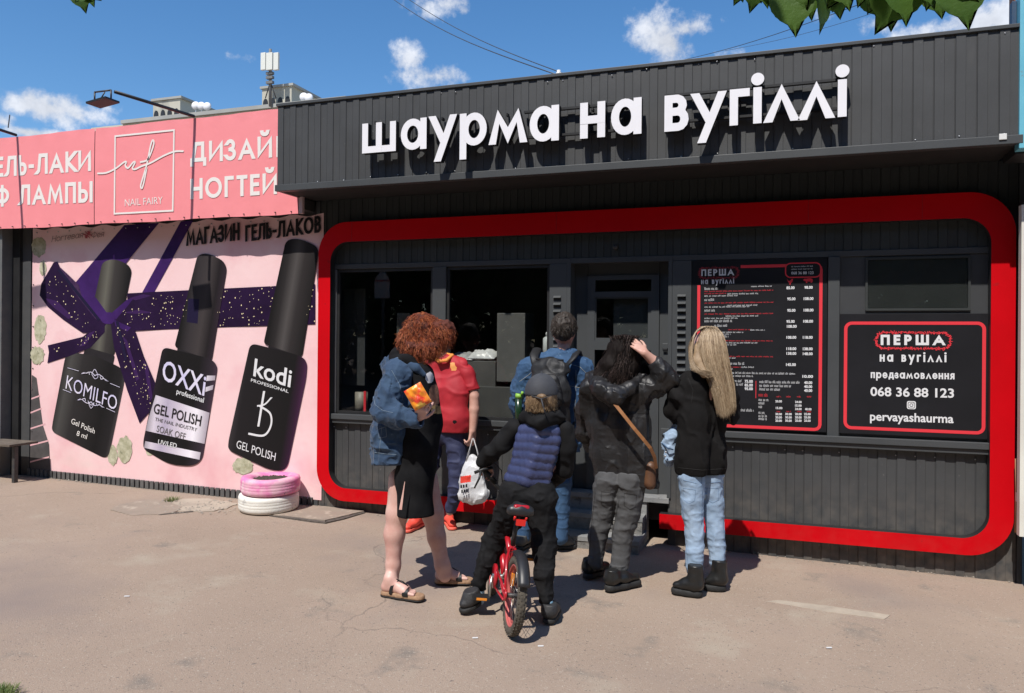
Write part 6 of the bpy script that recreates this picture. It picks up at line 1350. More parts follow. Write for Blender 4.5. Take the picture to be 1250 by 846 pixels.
# ---------------- D: man with backpack
D = Fig(5.25); pd = person(665,668,5.25, 'dark-haired man in denim jacket and jeans with a black backpack, facing the window')
S = SDF()
D.chain(S, [(688,440,0,10),(688,425,0,8.5)], k=.02); ed = head(S, D.P(688.5,404,.0), (.05,1,-.05), (0,0,1), 1.0)
D.cap(S, (678,455,0), (672,540,0), 11, 11); D.chain(S, [(646,454,0,7),(635,490,.06,6),(642,520,.22,5.5)], k=.015); D.chain(S, [(708,454,0,7),(719,490,.04,6),(705,522,.20,5.5)], k=.015)
hw = D.P(705,522,.20); hand(S, hw, (-.5,.6,.5), (.7,.2,.6), -1, 1, .7); hw = D.P(642,520,.22); hand(S, hw, (.5,.6,.5), (-.7,.2,.6), 1, 1, .7)
D.chain(S, [(657,550,0,9),(649,600,0,7),(640,655,-.02,5)], k=.02); D.chain(S, [(684,550,0,9),(684,600,0,7),(684,655,-.02,5)], k=.02)
S.build('body', skin, pd, .006); face_bits(ed, pd, 1, None)
S = SDF(); D.chain(S, [(650,447,0,13),(678,440,0,14),(706,447,0,13)], k=.03)
for dx in (-16, 17): D.chain(S, [(678+dx,455,0,22),(677+dx,490,0,22),(674+dx,525,0,21),(672+dx,560,0,20)], flat=((0,1,0), 1.6), k=.05)
D.chain(S, [(646,450,0,14),(638,472,.02,13),(633,494,.06,12.5),(642,518,.2,10)], k=.03); D.chain(S, [(710,450,0,14),(717,472,.02,14),(720,496,.04,13),(707,520,.17,10)], k=.03); D.chain(S, [(679,432,.0,10),(697,432,.0,10)], k=.02)
jd = S.build('denim_jacket', denim2, pd, .0065, cuts=[(D.P(672,550,0), (0,0,-1)), (D.P(688,425,0), (0,0,1))], wr=[(.011, 9, 61, (1,1,.8), True), (.007, 18, 62, (1,1,1.1), True), (.004, 34, 65, (1,1,1), True), (.0015, 60, 60, (1,1,1), False)])
for pts in ([(695,444),(708,448),(716,456)],[(703,452),(703,480),(700,535)],[(634,466),(645,458),(652,452)],[(716,460),(722,480),(716,505)],[(660,541),(700,543)],[(690,470),(712,474)]): seam(jd, pts)
S = SDF(); D.chain(S, [(658,545,0,17),(652,585,0,14),(645,620,0,12),(639,655,-.02,9.5)], k=.02); D.chain(S, [(684,545,0,17),(685,585,0,14),(684,620,0,11.5),(684,656,-.02,9.5)], k=.02)
S.build('jeans', denim2, pd, .0065, cuts=[(D.P(672,535,0), (0,0,1))], wr=[(.006, 10, 63, (1,1,1.2), True), (.004, 20, 64, (1,1,1.5), True)])
gs = mat('grey suede shoe', (.06,.06,.058), .8, (.09,.09,.085), 20, .4, 100)
shoe('shoe', atg(678,671), atg(703,670), gs, rubber, pd, top=.07); shoe('shoe', atg(632,674), atg(648,664), gs, rubber, pd, top=.07)
hc2 = D.P(689,400,.0); dh = mat('dark brown hair', (.020,.014,.010), .65, (.035,.024,.017), 70, .5, 160, stretch=(1,1,.4))
S = SDF(); S.ell(hc2+np.array((0,-.012,.006)), np.eye(3), (.087,.108,.104), .01); dho = S.build('hair', dh, pd, .005, cuts=[(D.P(689,418,0), (0,.3,-1)), (hc2+np.array((0,.06,.0)), (0,1,-.6))], wr=[(.007, 50, 71, (1,1,.5), True)])
def shortd(g, t, k):
    a = g.uniform(-2.4, 2.4); z = g.uniform(-.05, .085); rr2 = math.sqrt(max(.05, 1-(z/.1)**2)); d = np.array((math.sin(a)*.087*rr2, -math.cos(a)*.108*rr2-.012, z+.006)); st = hc2+d*.99; return st+np.linspace(0,1,k)[:, None]*(np.array((g.normal(0,.006), g.normal(0,.004), -.020))+d*.06)
strands('short_hair', lines_on(shortd, 1300, 6, 4, .001), .0012, dh, dho, 3, mats=[mat('dark hair sheen', (.06,.045,.035), .35)])
# his backpack
bp = empty('backpack', D.P(665,520,-.2), 'black backpack with a green-capped bottle on the back of the man in denim', 'backpack'); nyl = mat('black nylon', (.008,.008,.009), .6, (.014,.014,.015), 14, .6, 120, bdist=.003)
S = SDF(); D.chain(S, [(671,453,-.17,20),(671,478,-.20,27),(669,515,-.21,28),(668,538,-.18,24)], flat=((0,1,0), 1.5), k=.04); D.cap(S, (656,450,-.17), (688,450,-.17), 9, k=.03)
body = S.build('pack_body', nyl, bp, .006, wr=[(.008, 10, 81, (1,1,1), True), (.004, 30, 82, (1,1,1), False)])
S = SDF(); D.chain(S, [(672,468,-.28,13),(672,486,-.30,17)], flat=((0,1,0), 1.8), k=.02); S.build('front_pocket', nyl, body, .006, wr=[(.005, 18, 83, (1,1,1), True)])
for pts in ([(654,445,-.16),(652,434,-.10),(656,426,.0),(655,436,.12),(650,470,.15)],[(690,448,-.16),(700,437,-.12),(704,430,-.02),(708,440,.12),(706,475,.15)],[(705,505,.0),(700,520,-.09),(688,532,-.16)]):
    b = MB(); b.tube([Vector(D.P(*p)) for p in pts], [.030,.034,.034,.032,.026][:len(pts)] if len(pts) > 3 else .010, 8, flat=.35); b.build('shoulder_strap', nyl, bp)
b = MB(); b.tube([Vector(D.P(655,438,-.17)), Vector(D.P(668,440,-.20)), Vector(D.P(688,440,-.18))], .009, 6); b.build('haul_loop', nyl, bp)
for zz_ in (456, 470): b = MB(); b.tube([Vector(D.P(654,zz_+2,-.375)), Vector(D.P(668,zz_,-.415)), Vector(D.P(682,zz_+2,-.375))], .0025, 4); b.build('zip', mat('zip grey', (.08,.08,.08), .4), bp)
b = MB(); b.tube([Vector(D.P(633,520,-.10)), Vector(D.P(633,486,-.10))], .026, 12); b.build('side_bottle', mat('dark green bottle', (.012,.035,.015), .25), bp); b = MB(); b.tube([Vector(D.P(633,486,-.10)), Vector(D.P(634,481,-.10))], .027, 12); b.tube([Vector(D.P(637,482,-.12)), Vector(D.P(638,478,-.12))], .010, 8); b.build('bottle_cap', mat('lime green', (.22,.45,.05), .5), bp)

# ---------------- E: woman in black jacket, hand on her head
E = Fig(4.72); pe = person(745,712,4.72, 'dark-haired woman in a black hooded jacket and grey jeans, one hand raised to her head')
S = SDF()
E.chain(S, [(758,465,0,11),(761,450,0,9)], k=.02); ee = head(S, E.P(763,434,.0), (.25,.95,.0), (0,0,1), .97)
E.cap(S, (757,484,.02), (757,570,.02), 12, 12); E.chain(S, [(786,476,0,7),(812,465,-.005,7),(805,452,-.03,7)], k=.015); E.chain(S, [(808,456,-.02,7.5),(799,442,-.05,7.2),(787,431,-.09,5.4)], k=.015)
hw = E.P(787,431,-.09); hand(S, hw, nrm(E.P(769,414,-.07)-hw), (.40,-.8,.5), 1, .84, .32, 1.0)
E.chain(S, [(727,478,0,7),(714,512,.07,6),(722,545,.22,5.5)], k=.015); hw = E.P(722,545,.22); hand(S, hw, (.6,.6,.3), (-.5,.2,.8), -1, .9, .6)
E.chain(S, [(742,590,0,10),(735,640,.02,8.5),(727,690,0,6.5)], k=.02); E.chain(S, [(770,590,0,10),(764,640,0,9),(755,700,-.03,6.5)], k=.02)
S.build('body', skin, pe, .006); face_bits(ee, pe, .97, None)
jkm = mat('black rain jacket', (.011,.0105,.011), .48, (.017,.016,.017), 6, .7, 30, spec=.5, bdist=.006)
S = SDF(); E.chain(S, [(726,474,0,16),(757,468,0,17),(787,474,0,16)], k=.04)
for dx in (-17, 17): E.chain(S, [(756+dx,482,0,22),(756+dx,520,0,21.5),(759+dx,555,0,22),(762+dx*1.05,592,0,22)], flat=((0,1,0), 1.55), k=.05)
E.chain(S, [(787,474,0,17),(801,470,0,16),(815,466,-.01,15)], k=.03); E.chain(S, [(814,464,-.01,14),(806,454,-.03,13),(799,446,-.05,10)], k=.03); E.chain(S, [(724,474,0,16),(715,500,.05,14),(716,530,.14,12),(722,545,.2,10)], k=.03)
def capcut(): return [(E.P(760,589,0), nrm((-.12,0,-1)))]
je = S.build('jacket', jkm, pe, .0065, cuts=capcut(), wr=[(.017, 6.5, 91, (1,1,.45), True), (.010, 13, 92, (1.3,1.3,.6), True), (.004, 32, 93, (1,1,.8), True), (.001, 70, 90, (1,1,1), False)])
S = SDF(); E.chain(S, [(722,462,-.02,8),(735,474,-.14,11),(752,482,-.17,11),(768,474,-.12,9),(782,462,-.02,7)], k=.03); E.chain(S, [(725,458,.03,7),(750,462,-.10,9),(778,458,.02,7)], k=.03); E.chain(S, [(730,470,-.10,10),(748,492,-.13,6)], k=.03)
S.build('hood', jkm, je, .006, wr=[(.012, 11, 94, (1,1,1), True), (.005, 30, 95, (1,1,1), True)])
wr_ = [(.007, 7, 96, (1,1,1.1), True), (.0035, 16, 97, (1,1,1.5), True), (.0015, 34, 99, (1,1,1.4), True), (.0015, 45, 98, (1,1,1.3), False)]
greyj = mat('washed grey jeans', (.055,.055,.057), .9, (.08,.08,.082), 6, .5, 400, spots=[((.11,.11,.11), 9, .62, .12)], bdist=.002)
S = SDF(); E.chain(S, [(743,585,0,19.5),(737,625,.02,15),(730,655,.02,12),(727,688,0,8.8)], k=.015); E.chain(S, [(770,585,0,19.5),(767,625,0,16.3),(760,655,0,13.5),(755,698,-.03,10)], k=.015)
jo = S.build('jeans', greyj, pe, .0058, cuts=[(E.P(757,575,0), (0,0,1))], wr=wr_)
for (x_, y_, dy, r_) in ((727,683,0,10.2),(755,693,-.03,11.6)): S = SDF(); E.cap(S, (x_,y_-4,dy), (x_-1,y_+3,dy), r_, r_); S.build('turn_up', greyj, pe, .005, cuts=[(E.P(x_,y_-5,dy), (0,0,1)), (E.P(x_,y_+5,dy), (0,0,-1))], wr=[(.003, 30, 3, (1,1,1), True)])
shoe('trainer', atg(713,709), atg(743,699), blackl, rubber, pe, sole=.034, top=.09); shoe('trainer', atg(738,724), atg(781,715), blackl, rubber, pe, sole=.036, top=.09)
bh_ = [mat('near black hair', (.009,.006,.005), .75, spec=.15), mat('dark hair brown sheen', (.075,.048,.04), .45)]
S = SDF()
for q in ((762,428,0,20.5,19,.118),(750,446,-.03,18,17,.10),(738,459,-.03,14,9,.08),(764,450,-.02,16,14,.10)):
    c = E.P(q[0],q[1],q[2]); s_ = yd(c)/F_PX; S.ell(c, np.eye(3), (q[3]*s_, q[5], q[4]*s_), .03)
ho = S.build('hair', bh_[0], pe, .0055, cuts=[(E.P(763,434,.10), (0,1,0))], wr=[(.005, 18, 101, (1,1,.4), True), (.004, 44, 102, (1,1,.3), True)])
crown = E.P(764,410,.0)
def wavy(g, t, k):
    u = g.uniform(-1, 1); a = u*1.9; R_ = .105; end = E.P(752+u*28-(5 if u < 0 else 0), 469-abs(u+.2)*5+g.normal(0,3), -.115*math.cos(a)-.03)
    mid = E.P(760+u*24, 436+g.normal(0,2), -.135*math.cos(a)); s = np.linspace(0, 1, k)[:, None]; st = crown+np.array((g.normal(0,.03), g.normal(0,.03)-.02, g.normal(0,.002))); P = st*(1-s)**2+mid*2*s*(1-s)*1.0+end*s**2; P = P+(mid-(st+end)/2)*2*s*(1-s)*.35
    ph = g.uniform(0, 6); return P+np.array((1,.4,0))*np.sin(s*g.uniform(10,16)+ph)*.010*s+np.array((.2,-1,0))*g.uniform(-.006,.012)*s
strands('waves', lines_on(wavy, 3600, 8, 16, .003), .0012, bh_[0], ho, 3, mats=[bh_[1], bh_[0]])
tan = mat('tan leather', (.34,.15,.055), .5, (.26,.11,.04), 16)
eb = empty('shoulder_bag', E.P(794,582,-.1), 'small brown shoulder bag on a tan strap worn by the woman in the black jacket', 'bag')
b = MB(); P_ = [(741,481,-.165),(748,490,-.20),(760,505,-.205),(775,524,-.20),(786,537,-.18),(794,547,-.15),(799,558,-.11),(801,572,-.06)]
pts = [Vector(E.P(*p)) for p in P_]; vs = []
for i, p in enumerate(pts):
    t_ = (pts[min(i+1, len(pts)-1)]-pts[max(i-1, 0)]).normalized(); sdv = t_.cross(Vector(CF)).normalized(); vs += [p-sdv*.010, p+sdv*.010, p+sdv*.010-Vector(CF)*.004, p-sdv*.010-Vector(CF)*.004]
b.add(vs, [(4*i+j, 4*i+(j+1) % 4, 4*i+4+(j+1) % 4, 4*i+4+j) for i in range(len(pts)-1) for j in range(4)]); b.build('strap', tan, eb)
S = SDF(); E.chain(S, [(794,570,-.02,8),(793,590,-.03,8.5)], flat=((1,0,0), 1.0), k=.02); S.build('pouch', mat('brown leather', (.12,.055,.025), .5, (.08,.035,.018), 14), eb, .005)

# ---------------- F: blonde woman
Ff = Fig(4.76); pf = person(865,725,4.76, 'woman with very long blonde hair, black sweatshirt, pale jeans and black boots')
S = SDF()
Ff.chain(S, [(862,460,0,10),(862,445,0,8.5)], k=.02); FF = nrm((-.93,.30,-.08)); ef = head(S, Ff.P(863,425,.0), FF, (0,0,1), .95)
Ff.cap(S, (860,478,0), (857,560,0), 11, 12); Ff.chain(S, [(843,472,-.02,7),(824,496,.0,6.5),(826,514,.06,5.5)], k=.015); hw = Ff.P(824,513,.06); hand(S, hw, (-.05,.3,-.9), (-.9,-.3,0), 1, .88, .8)
Ff.chain(S, [(881,472,.05,7),(891,500,.09,6.5),(897,488,.2,5.5)], k=.015); hw = Ff.P(896,492,.16); hand(S, hw, (.1,.3,.9), (.8,-.3,0), -1, .85, .5)
Ff.chain(S, [(844,590,-.03,10),(848,640,-.03,8),(850,696,-.05,6)], k=.02); Ff.chain(S, [(868,590,.07,10),(873,640,.08,8),(877,688,.08,6)], k=.02)
S.build('body', skinp, pf, .006); face_bits(ef, pf, .95, None)
sw = mat('black sweatshirt', (.008,.0075,.0075), .9, (.012,.011,.011), 8, .3, 260, spec=.15)
S = SDF(); Ff.chain(S, [(844,466,-.02,13),(864,458,.02,13),(880,466,.07,12)], k=.04)
for dx, dy in ((-11,-.05),(10,.06)): Ff.chain(S, [(858+dx,476,dy,20),(857+dx,510,dy,20),(856+dx,545,dy,21),(856+dx,565,dy,21),(856+dx,585,dy,18)], flat=((.3,1,0), 1.4), k=.05)
Ff.chain(S, [(842,468,-.03,15),(830,484,-.03,15),(822,500,.0,13),(828,513,.05,10)], k=.03); Ff.chain(S, [(882,468,.06,13),(889,488,.08,12),(892,506,.1,11),(893,496,.17,9)], k=.03)
sf = S.build('sweatshirt', sw, pf, .006, cuts=[(Ff.P(857,579,0), nrm((.0,0,-1)))], wr=[(.014, 6, 111, (1,1,.5), True), (.007, 13, 112, (1,1,.8), True), (.001, 60, 110, (1,1,1), False)])
S = SDF(); Ff.chain(S, [(843,580,-.03,17.5),(845,610,-.03,15),(848,650,-.03,12.5),(848,695,-.05,11.2)], k=.015); Ff.chain(S, [(867,580,.07,17),(870,615,.08,14),(873,650,.08,12),(876,686,.08,10.5)], k=.015)
jf = S.build('jeans', denl, pf, .0058, cuts=[(Ff.P(857,566,0), (0,0,1)), (Ff.P(862,700,0), (.02,0,-1))], wr=[(.006, 7, 113, (1,1,1.0), True), (.0035, 16, 114, (1,1,1.5), True), (.0015, 34, 116, (1,1,1.4), True), (.0013, 45, 115, (1,1,1.3), False)])
shoe('boot', atg(859,731), atg(819,725), blackl, rubber, pf, sole=.036, top=.15, ankle_r=.047); shoe('boot', atg(888,723), atg(858,721), blackl, rubber, pf, sole=.036, top=.15, ankle_r=.047)
bl = [mat('blonde hair', (.34,.24,.145), .6, (.24,.16,.09), 30, .6, 200, bstretch=(1,1,.08)), mat('pale blonde hair', (.56,.44,.30), .42), mat('dark blonde hair', (.20,.13,.075), .5)]
S = SDF(); hcf = Ff.P(864,424,.0); S.ell(hcf+np.array((.012,0,.004)), np.eye(3), (.088,.084,.108), .02)
Ff.chain(S, [(871,425,-.0,15),(876,450,-.03,14.5),(882,472,-.05,12),(885,490,-.06,7)], k=.03); Ff.chain(S, [(853,425,-.05,7),(852,440,-.07,7),(860,456,-.10,6)], k=.02)
hf = S.build('hair', bl[0], pf, .0055, cuts=[(Ff.P(842,430,0)+np.array((-.01,.0,0)), nrm((-1,.75,0)))], wr=[(.003, 40, 121, (1,1,.12), True)])
cr = Ff.P(864,399,.01)
def straight(g, t, k):
    u = g.uniform(0, 1); a = (u-.5)*2.5; st = cr+np.array((g.normal(0,.012)+.02*(u-.3), g.normal(0,.02), g.normal(0,.001)+.002))
    f = lambda x0_, x1_, y, D_: Ff.P(x0_+(x1_-x0_)*u, y, -D_*math.cos(a*.9)+.0)
    p = [st, f(851,881,406,.060), f(845,887,424,.100), f(849,891,446,.118), f(861,896,472,.125), f(871,898,496+8*math.sin(u*3.1)+g.normal(0,3),.125)]
    if u < .16: p = [st, Ff.P(849,406,-.06), Ff.P(843.5+g.normal(0,1),424,-.085), Ff.P(844+g.normal(0,1),440,-.10), Ff.P(850+g.normal(0,2),452,-.13), Ff.P(864+g.normal(0,3),456+g.normal(0,2),-.15)]
    p = np.array(p); s = np.linspace(0, len(p)-1.0001, k); i = s.astype(int); w_ = (s-i)[:, None]; w_ = w_; P0_, P1_, P2_, P3_ = p[np.maximum(i-1,0)], p[i], p[np.minimum(i+1,5)], p[np.minimum(i+2,5)]
    q = .5*((2*P1_)+(-P0_+P2_)*w_+(2*P0_-5*P1_+4*P2_-P3_)*w_**2+(-P0_+3*P1_-3*P2_+P3_)*w_**3); return q+np.array((1,0,0))*np.sin(s*1.4+g.uniform(0,6))[:, None]*.003+np.array((0,-1,0))*g.uniform(-.008,.006)
strands('long_strands', lines_on(straight, 4600, 9, 16, .0012), .00095, bl[0], hf, 3, mats=[bl[1], bl[0], bl[2], bl[1]])
b = MB(); g0 = ef(.085,.004,.036); g1 = ef(.085,.004,-.036)
for c0 in (g0, g1): b.tube([Vector(c0+(np.cross(FF,(0,0,1))*.024*math.cos(t)+np.array((0,0,1))*.019*math.sin(t))) for t in np.linspace(0, 6.283, 17)[:-1]], .0022, 5, closed=True)
b.tube([Vector(ef(.085,.01,.060)), Vector(ef(.0,.008,.078))], .002, 5); b.tube([Vector(ef(.085,.01,-.060)), Vector(ef(.0,.008,-.078))], .002, 5); b.tube([Vector(ef(.088,.008,.012)), Vector(ef(.088,.008,-.012))], .002, 5); b.build('glasses', blackc, pf)
ds = mat('grey seam thread', (.017,.0165,.0165), .85); bs = mat('blue seam thread', (.16,.24,.36), .8)
for pts in ([(840,462),(846,476),(844,492)],[(828,571),(857,574),(886,572)],[(880,470),(884,486)]): seam(sf, pts, m=ds, r=.0014)
for pts in ([(829,588),(834,625),(840,690)],[(856,582),(857,600),(856,640)],[(839,696),(857,698)],[(866,688),(886,689)],[(883,590),(884,640),(885,684)],[(834,586),(850,590)],[(862,590),(880,588)]): seam(jf, pts, m=bs)
for pts in ([(783,462),(785,478),(783,494)],[(792,500),(795,540),(800,582)],[(728,503),(755,507),(792,503)],[(724,575),(760,582),(803,577)],[(718,480),(720,520),(724,575)],[(800,458),(806,466),(806,478)]): seam(je, pts, m=ds, r=.0015)
for pts in ([(727,600),(722,640),(719,684)],[(750,600),(744,650),(740,684)],[(756,610),(748,650),(745,692)],[(786,600),(778,650),(770,692)]): seam(jo, pts, m=ds, r=.0014)
for pts in ([(734,600),(748,602),(747,616),(741,620),(734,615),(734,600)],[(762,602),(777,604),(776,618),(769,622),(762,617),(762,602)]): seam(jo, pts, m=ds, r=.0012)
for pts in ([(834,596),(849,598),(848,611),(841,615),(834,610),(834,596)],[(863,596),(877,596),(877,610),(870,614),(863,610),(863,596)]): seam(jf, pts, m=bs, r=.0012)
# folded denim garment in her hand
dj = empty('folded_denim_jacket', Ff.P(816,545,.03), 'light blue denim jacket hanging folded over the blonde woman\'s arm', 'jacket')
S = SDF(); Ff.chain(S, [(827,520,.04,6),(821,532,.03,8.5),(815,541,.02,8)], flat=((0,1,0), .9), k=.02); Ff.chain(S, [(823,535,.03,8),(819,552,.02,8),(815,564,.02,6.5)], k=.02)
S.build('cloth', denl, dj, .0052, wr=[(.012, 18, 131, (1,1,.8), True), (.006, 40, 132, (1,1,1), True)])
b = MB(); b.tube([Vector(Ff.P(808,541,-.02)), Vector(Ff.P(815,547,-.05)), Vector(Ff.P(822,549,-.04))], .004, 5); b.build('cuff_seam', denim2, dj)
b = MB()
for q in ((813,552,-.05),(812,557,-.045)): c = Vector(Ff.P(*q)); b.tube([c, c+Vector((0,-.006,0))], .006, 8)
b.build('button', alum, dj)

# ---------------- bicycle
bk = empty('bicycle', atg(621,776), 'small red children\'s bicycle with knobbly tyres and a black saddle, ridden by the boy', 'bicycle')
rc = np.array(atg(622,775.5)); fc = np.array(atg(594,714)); fw = fc-rc; fw[2] = 0; fw = nrm(fw); Rw = .195; base = .62
lean = R(7); lat = np.cross(fw, (0,0,1)); up = nrm(np.array((0,0,1))*math.cos(lean)+lat*math.sin(lean)); lt = np.cross(fw, up)
X = lambda f, u_, l_=0.0: Vector(rc+fw*f+up*(u_+.006)+lt*l_)
redb = mat('red bicycle paint', (.42,.012,.02), .28, (.36,.01,.018), 20, coat=.5); chrome = mat('dull chrome', (.45,.44,.42), .3, metal=.9)
tyrem = mat('knobbly tyre', (.055,.048,.038), .9, (.10,.085,.065), 30, .5, 80)
def wheel(f0, ax_f, ax_l, label):
    o0 = lambda a, r, l_=0: X(f0, Rw)+(Vector(ax_f)*math.cos(a)+Vector(up)*math.sin(a))*r+Vector(ax_l)*l_
    w = MB(); w.tube([o0(a, Rw-.024) for a in np.linspace(0, 6.283, 49)[:-1]], .024, 12, closed=True); wl = w.build('wheel', tyrem, bk)
    kb = MB()
    for i in range(44):
        for j, l_ in enumerate((-.017, -.006, .006, .017)):
            a = 6.283*(i+(.5 if j % 2 else 0))/44; rr2 = Rw-.003 if abs(l_) < .01 else Rw-.008; c = o0(a, rr2, l_); rad = Vector(ax_f)*math.cos(a)+Vector(up)*math.sin(a); tan_ = -Vector(ax_f)*math.sin(a)+Vector(up)*math.cos(a); kb.obox(c, (rad, tan_, Vector(ax_l)), (.004,.007,.004))
    tag(kb.build('tread_knobs', tyrem, wl), kind='stuff')
    rm = MB(); 
    for l_ in (-.012, .012): rm.tube([o0(a, Rw-.046, l_) for a in np.linspace(0, 6.283, 49)[:-1]], .006, 6, closed=True)
    rm.tube([o0(a, Rw-.050, 0) for a in np.linspace(0, 6.283, 49)[:-1]], .009, 6, closed=True); rm.build('rim', mat('pink red rim', (.50,.12,.11), .5), wl)
    sp = MB()
    for i in range(20):
        a = 6.283*i/20; sp.tube([o0(a+.5*(1 if i % 2 else -1), .018, .018 if i % 4 < 2 else -.018), o0(a, Rw-.05, 0)], .0011, 4)
    tag(sp.build('spokes', chrome, wl), kind='stuff'); hb_ = MB(); hb_.tube([o0(0, 0, -.045), o0(0, 0, .045)], .013, 10); hb_.build('hub', darkm, wl)
    return o0, wl
o0, w1 = wheel(0, fw, lt, 'rear')
f = MB(); c = o0(.5, .11, 0.0); f.obox(c, (Vector(fw), Vector(up), Vector(lt)), (.014,.03,.006)); f.build('spoke_reflector', mat('orange reflector', (.75,.26,.03), .3), w1)
yaw2 = R(8); fw2 = fw*math.cos(yaw2)+lt*math.sin(yaw2); lt2 = np.cross(fw2, up); wheel(base, fw2, lt2, 'front')
fr = MB(); BB = (.30, .20); ST = (.20, .40); HT = (.50, .46); HB = (.535, .36)
for a_, c_, r_ in ((BB, ST, .016), (BB, HB, .020), ((.22,.34), HT, .016)): fr.tube([X(*a_), X(*c_)], r_, 10)
fr.tube([X(*HT), X(*HB)], .019, 10)
for s in (-1, 1):
    fr.tube([X(0, Rw, .05*s), X(.12, Rw+.005, .045*s), X(BB[0], BB[1], .025*s)], .009, 8); fr.tube([X(0, Rw, .05*s), X(.14, .34, .035*s), X(.205, .385, .012*s)], .008, 8)
fr.build('frame', redb, bk)
fk = MB()
for s in (-1, 1): fk.tube([X(HB[0], HB[1], .0), X(HB[0]+.02, .345, .045*s), X(base-.01, Rw, .05*s)], .010, 8)
fk.build('fork', darkm, bk)
b = MB(); b.tube([X(.205,.38), X(.165,.56)], .013, 10); b.build('seat_post', blackp, bk)
S = SDF(); q = lambda f_, u_, l_=0: np.array(X(f_, u_, l_)); S.cap(q(.115,.60,-.045), q(.115,.60,.045), .030, k=.03); S.cap(q(.12,.60), q(.31,.605), .038, .016, k=.03)
sd_ = S.build('saddle', mat('black saddle', (.02,.02,.022), .4), bk, .0045, cuts=[(q(.1,.578), -up)]); S = SDF(); S.cap(q(.10,.622,-.030), q(.10,.622,.030), .014, k=.01); S.build('saddle_accent', redb, sd_, .004)
b = MB()
for s in (-1, 1): b.tube([X(.09,.575,.03*s), X(.10,.555,.03*s)], .007, 6)
b.obox(X(.075,.548), (Vector(lt), Vector(up), Vector(fw)), (.024,.015,.008)); b.build('rear_reflector', mat('red reflector', (.65,.02,.015), .25), bk)
b = MB(); vs = []; n_ = 18
for i in range(n_+1):
    a = R(35)+R(150)*i/n_*1.0; a = R(152)-R(92)*i/n_
    for l_, rr2 in ((-.03,.212),(-.018,.222),(0,.226),(.018,.222),(.03,.212)): vs.append(o0(a, rr2, l_))
b.add(vs, [(5*i+j, 5*i+j+1, 5*i+6+j, 5*i+5+j) for i in range(n_) for j in range(4)], 0, True); o = b.build('mudguard', mat('black plastic', (.02,.02,.022), .45), bk)
sm = o.modifiers.new('thickness', 'SOLIDIFY'); sm.thickness = .003
cg = MB(); cg.tube([X(.30,.20,-.05), X(.30,.20,-.062)], .065, 24); cg.tube([X(.0,.195,-.045), X(.0,.195,-.055)], .030, 18); 
for z_ in (.05, -.05): cg.tube([X(.0,.195+z_*.5,-.056), X(.30,.20+z_,-.056)], .006, 6)
cg.build('chain_guard', redb, bk)
ck = MB(); ck.tube([X(.30,.20,-.07), X(.285,.09,-.075)], .008, 8); ck.tube([X(.30,.20,.05), X(.315,.31,.075)], .008, 8); ck.tube([X(.30,.20,-.07), X(.30,.20,.06)], .014, 10); ck.build('crank', chrome, bk)
for (f_, u_, l_) in ((.285,.085,-.12),(.315,.31,.115)):
    b = MB(); b.obox(X(f_, u_, l_), (Vector(fw), Vector(lt), Vector(up)), (.035,.045,.009)); pdl = b.build('pedal', blackp, bk); b = MB(); b.obox(X(f_-.037, u_, l_), (Vector(fw), Vector(lt), Vector(up)), (.002,.028,.006)); b.build('reflector', mat('orange reflector', (.75,.26,.03), .3), pdl)
b = MB(); hb0 = X(.485,.50); Hl, Hr = Vector(Cc.P(590,573,.06)), Vector(Cc.P(668,586,.32)); mid_ = X(.47,.60); b.tube([X(*HT), X(.485,.56), mid_], .013, 8); b.tube([Hl, Hl.lerp(mid_, .5)+Vector((0,0,-.01)), mid_, mid_.lerp(Hr, .5)+Vector((0,0,-.01)), Hr], .011, 8); b.build('handlebar', blackp, bk)
for Hx in (Hl, Hr): b = MB(); d_ = (Hx-mid_).normalized(); b.tube([Hx-d_*.10, Hx+d_*.02], .016, 10); b.build('grip', rubber, bk)
b = MB(); b.tube([Vector(Cc.P(601,571,.06)), Vector(Cc.P(590,573,.02)), Vector(Cc.P(579,577,.0))], .009, 7); b.tube([Vector(Cc.P(587,575,-.01)), Vector(Cc.P(585,584,-.03)), Vector(Cc.P(579,596,-.04))], [.008,.007,.005], 6); b.tube([Hl, Vector(Cc.P(603,565,.06)), Vector(Cc.P(612,574,.15)), X(.49,.48)], .003, 5); b.build('brake_lever', blackp, bk)
b = MB(); b.tube([X(.27,.17,.04), X(.20,.02,.12)], .006, 6); b.build('kickstand', darkm, bk)

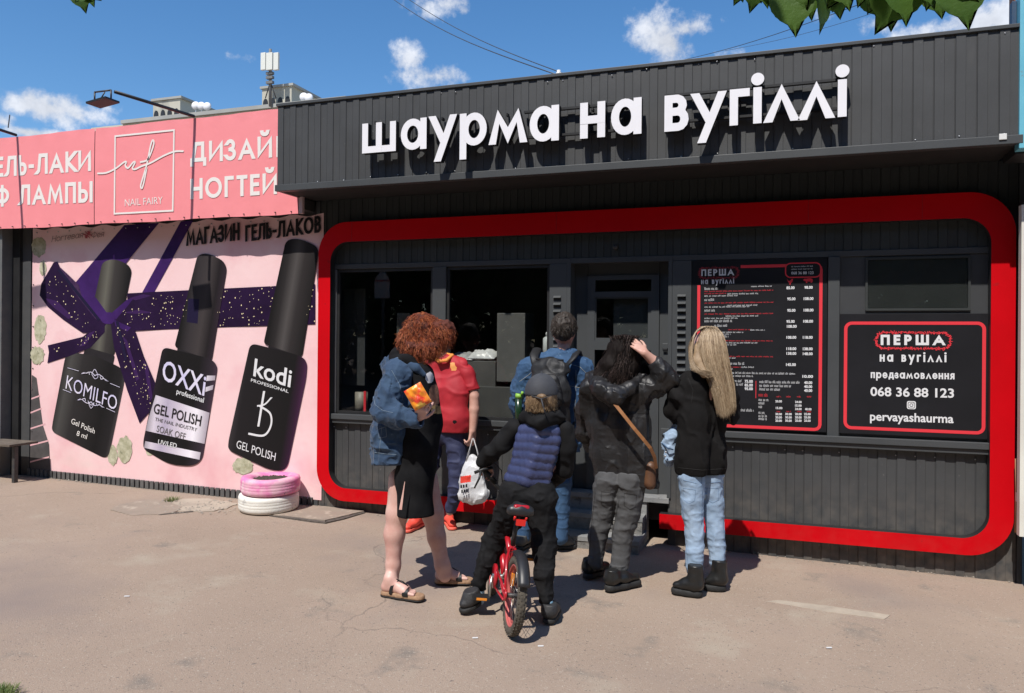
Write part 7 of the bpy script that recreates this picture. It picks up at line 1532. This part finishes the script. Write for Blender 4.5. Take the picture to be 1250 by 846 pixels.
# ---------------- painted tyres with soil
def ptyre(cx_, cy_, z, Ro, Ri, h, m, label, lname='tyre'):
    t = empty('car_tyre', (cx_, cy_, z), label, 'tyre', 'stacked painted car tyres'); b = MB(); prof_ = []
    for (r_, zz) in ((Ri,.2),(Ri+.02,.06),(Ri+.06,.0),(Ro-.03,.005),(Ro-.008,.06),(Ro,.2),(Ro,.33),(Ro-.0008,.345),(Ro,.36),(Ro+.001,.5),(Ro-.0008,.515),(Ro,.53),(Ro,.66),(Ro-.0008,.675),(Ro,.69),(Ro,.8),(Ro-.008,.94),(Ro-.03,.995),(Ri+.06,1.0),(Ri+.02,.94),(Ri,.8)): prof_.append((r_, zz*h))
    n_ = 64; m_ = len(prof_)
    for i in range(n_):
        a = 6.283185*i/n_; wob = 1+.006*math.sin(3*a+z*9)
        for r_, zz in prof_: b.v.append((cx_+r_*wob*math.cos(a), cy_+r_*wob*math.sin(a), z+zz+.004*math.sin(2*a+1)))
    for i in range(n_):
        for j in range(m_): b.f.append((i*m_+j, ((i+1) % n_)*m_+j, ((i+1) % n_)*m_+(j+1) % m_, i*m_+(j+1) % m_)); b.m.append(0); b.sm.append(True)
    b.build('tread', m, t); return t
tw = mat('white painted rubber', (.74,.72,.66), .6, (.66,.64,.58), 9, .6, 60, spots=[((.10,.10,.10), 30, .72, .04), ((.45,.43,.40), 12, .62, .08)], bdist=.003)
tp = mat('pink painted rubber', (.72,.20,.42), .6, (.72,.42,.50), 5, .6, 60, spots=[((.10,.09,.10), 26, .70, .04), ((.74,.55,.58), 7, .55, .1)], contrast=(.42,.6), bdist=.003)
tc_ = np.array(atg(328.5,622)); Ro = 38.5*yd(at(328,615,5.62))/F_PX; tcx, tcy = at(328.5,610,5.50+.0).x, 5.50; tcy = 5.50
z0_ = gz(tcx)+.004; hh = 21*yd((tcx,tcy-.2,.1))/F_PX
tcx = at(328.5,600,tcy).x; Ro = 38.5*yd((tcx,tcy-.05,.1))/F_PX*.93
ptyre(tcx-.003, tcy, z0_, Ro, Ro*.55, hh, tw, 'white painted car tyre on the ground, lower of the two in front of the mural')
ptyre(tcx+.012, tcy+.005, z0_+hh+.002, Ro*.985, Ro*.56, hh, tp, 'pink painted car tyre holding soil, lying on top of the white one')
b = MB(); n_ = 36; b.add([(tcx+.012, tcy+.005, z0_+2*hh-.012)]+[(tcx+.012+Ro*.60*math.cos(6.283*i/n_), tcy+Ro*.60*math.sin(6.283*i/n_), z0_+2*hh-.028+.008*math.sin(i*2.3)) for i in range(n_)], [(0, 1+i, 1+(i+1) % n_) for i in range(n_)], 0, True)
for i in range(160): a = rr.uniform(0, 6.28); r_ = Ro*.58*math.sqrt(rr.random()); pebble(b, Vector((tcx+.012+r_*math.cos(a), tcy+r_*math.sin(a), z0_+2*hh-.026)), rr.uniform(.006,.018))
tag(b.build('soil', mat('dark soil', (.035,.026,.02), .95, (.07,.055,.04), 50, .8, 120)), 'dark crumbly soil filling the pink painted tyre', kind='stuff')
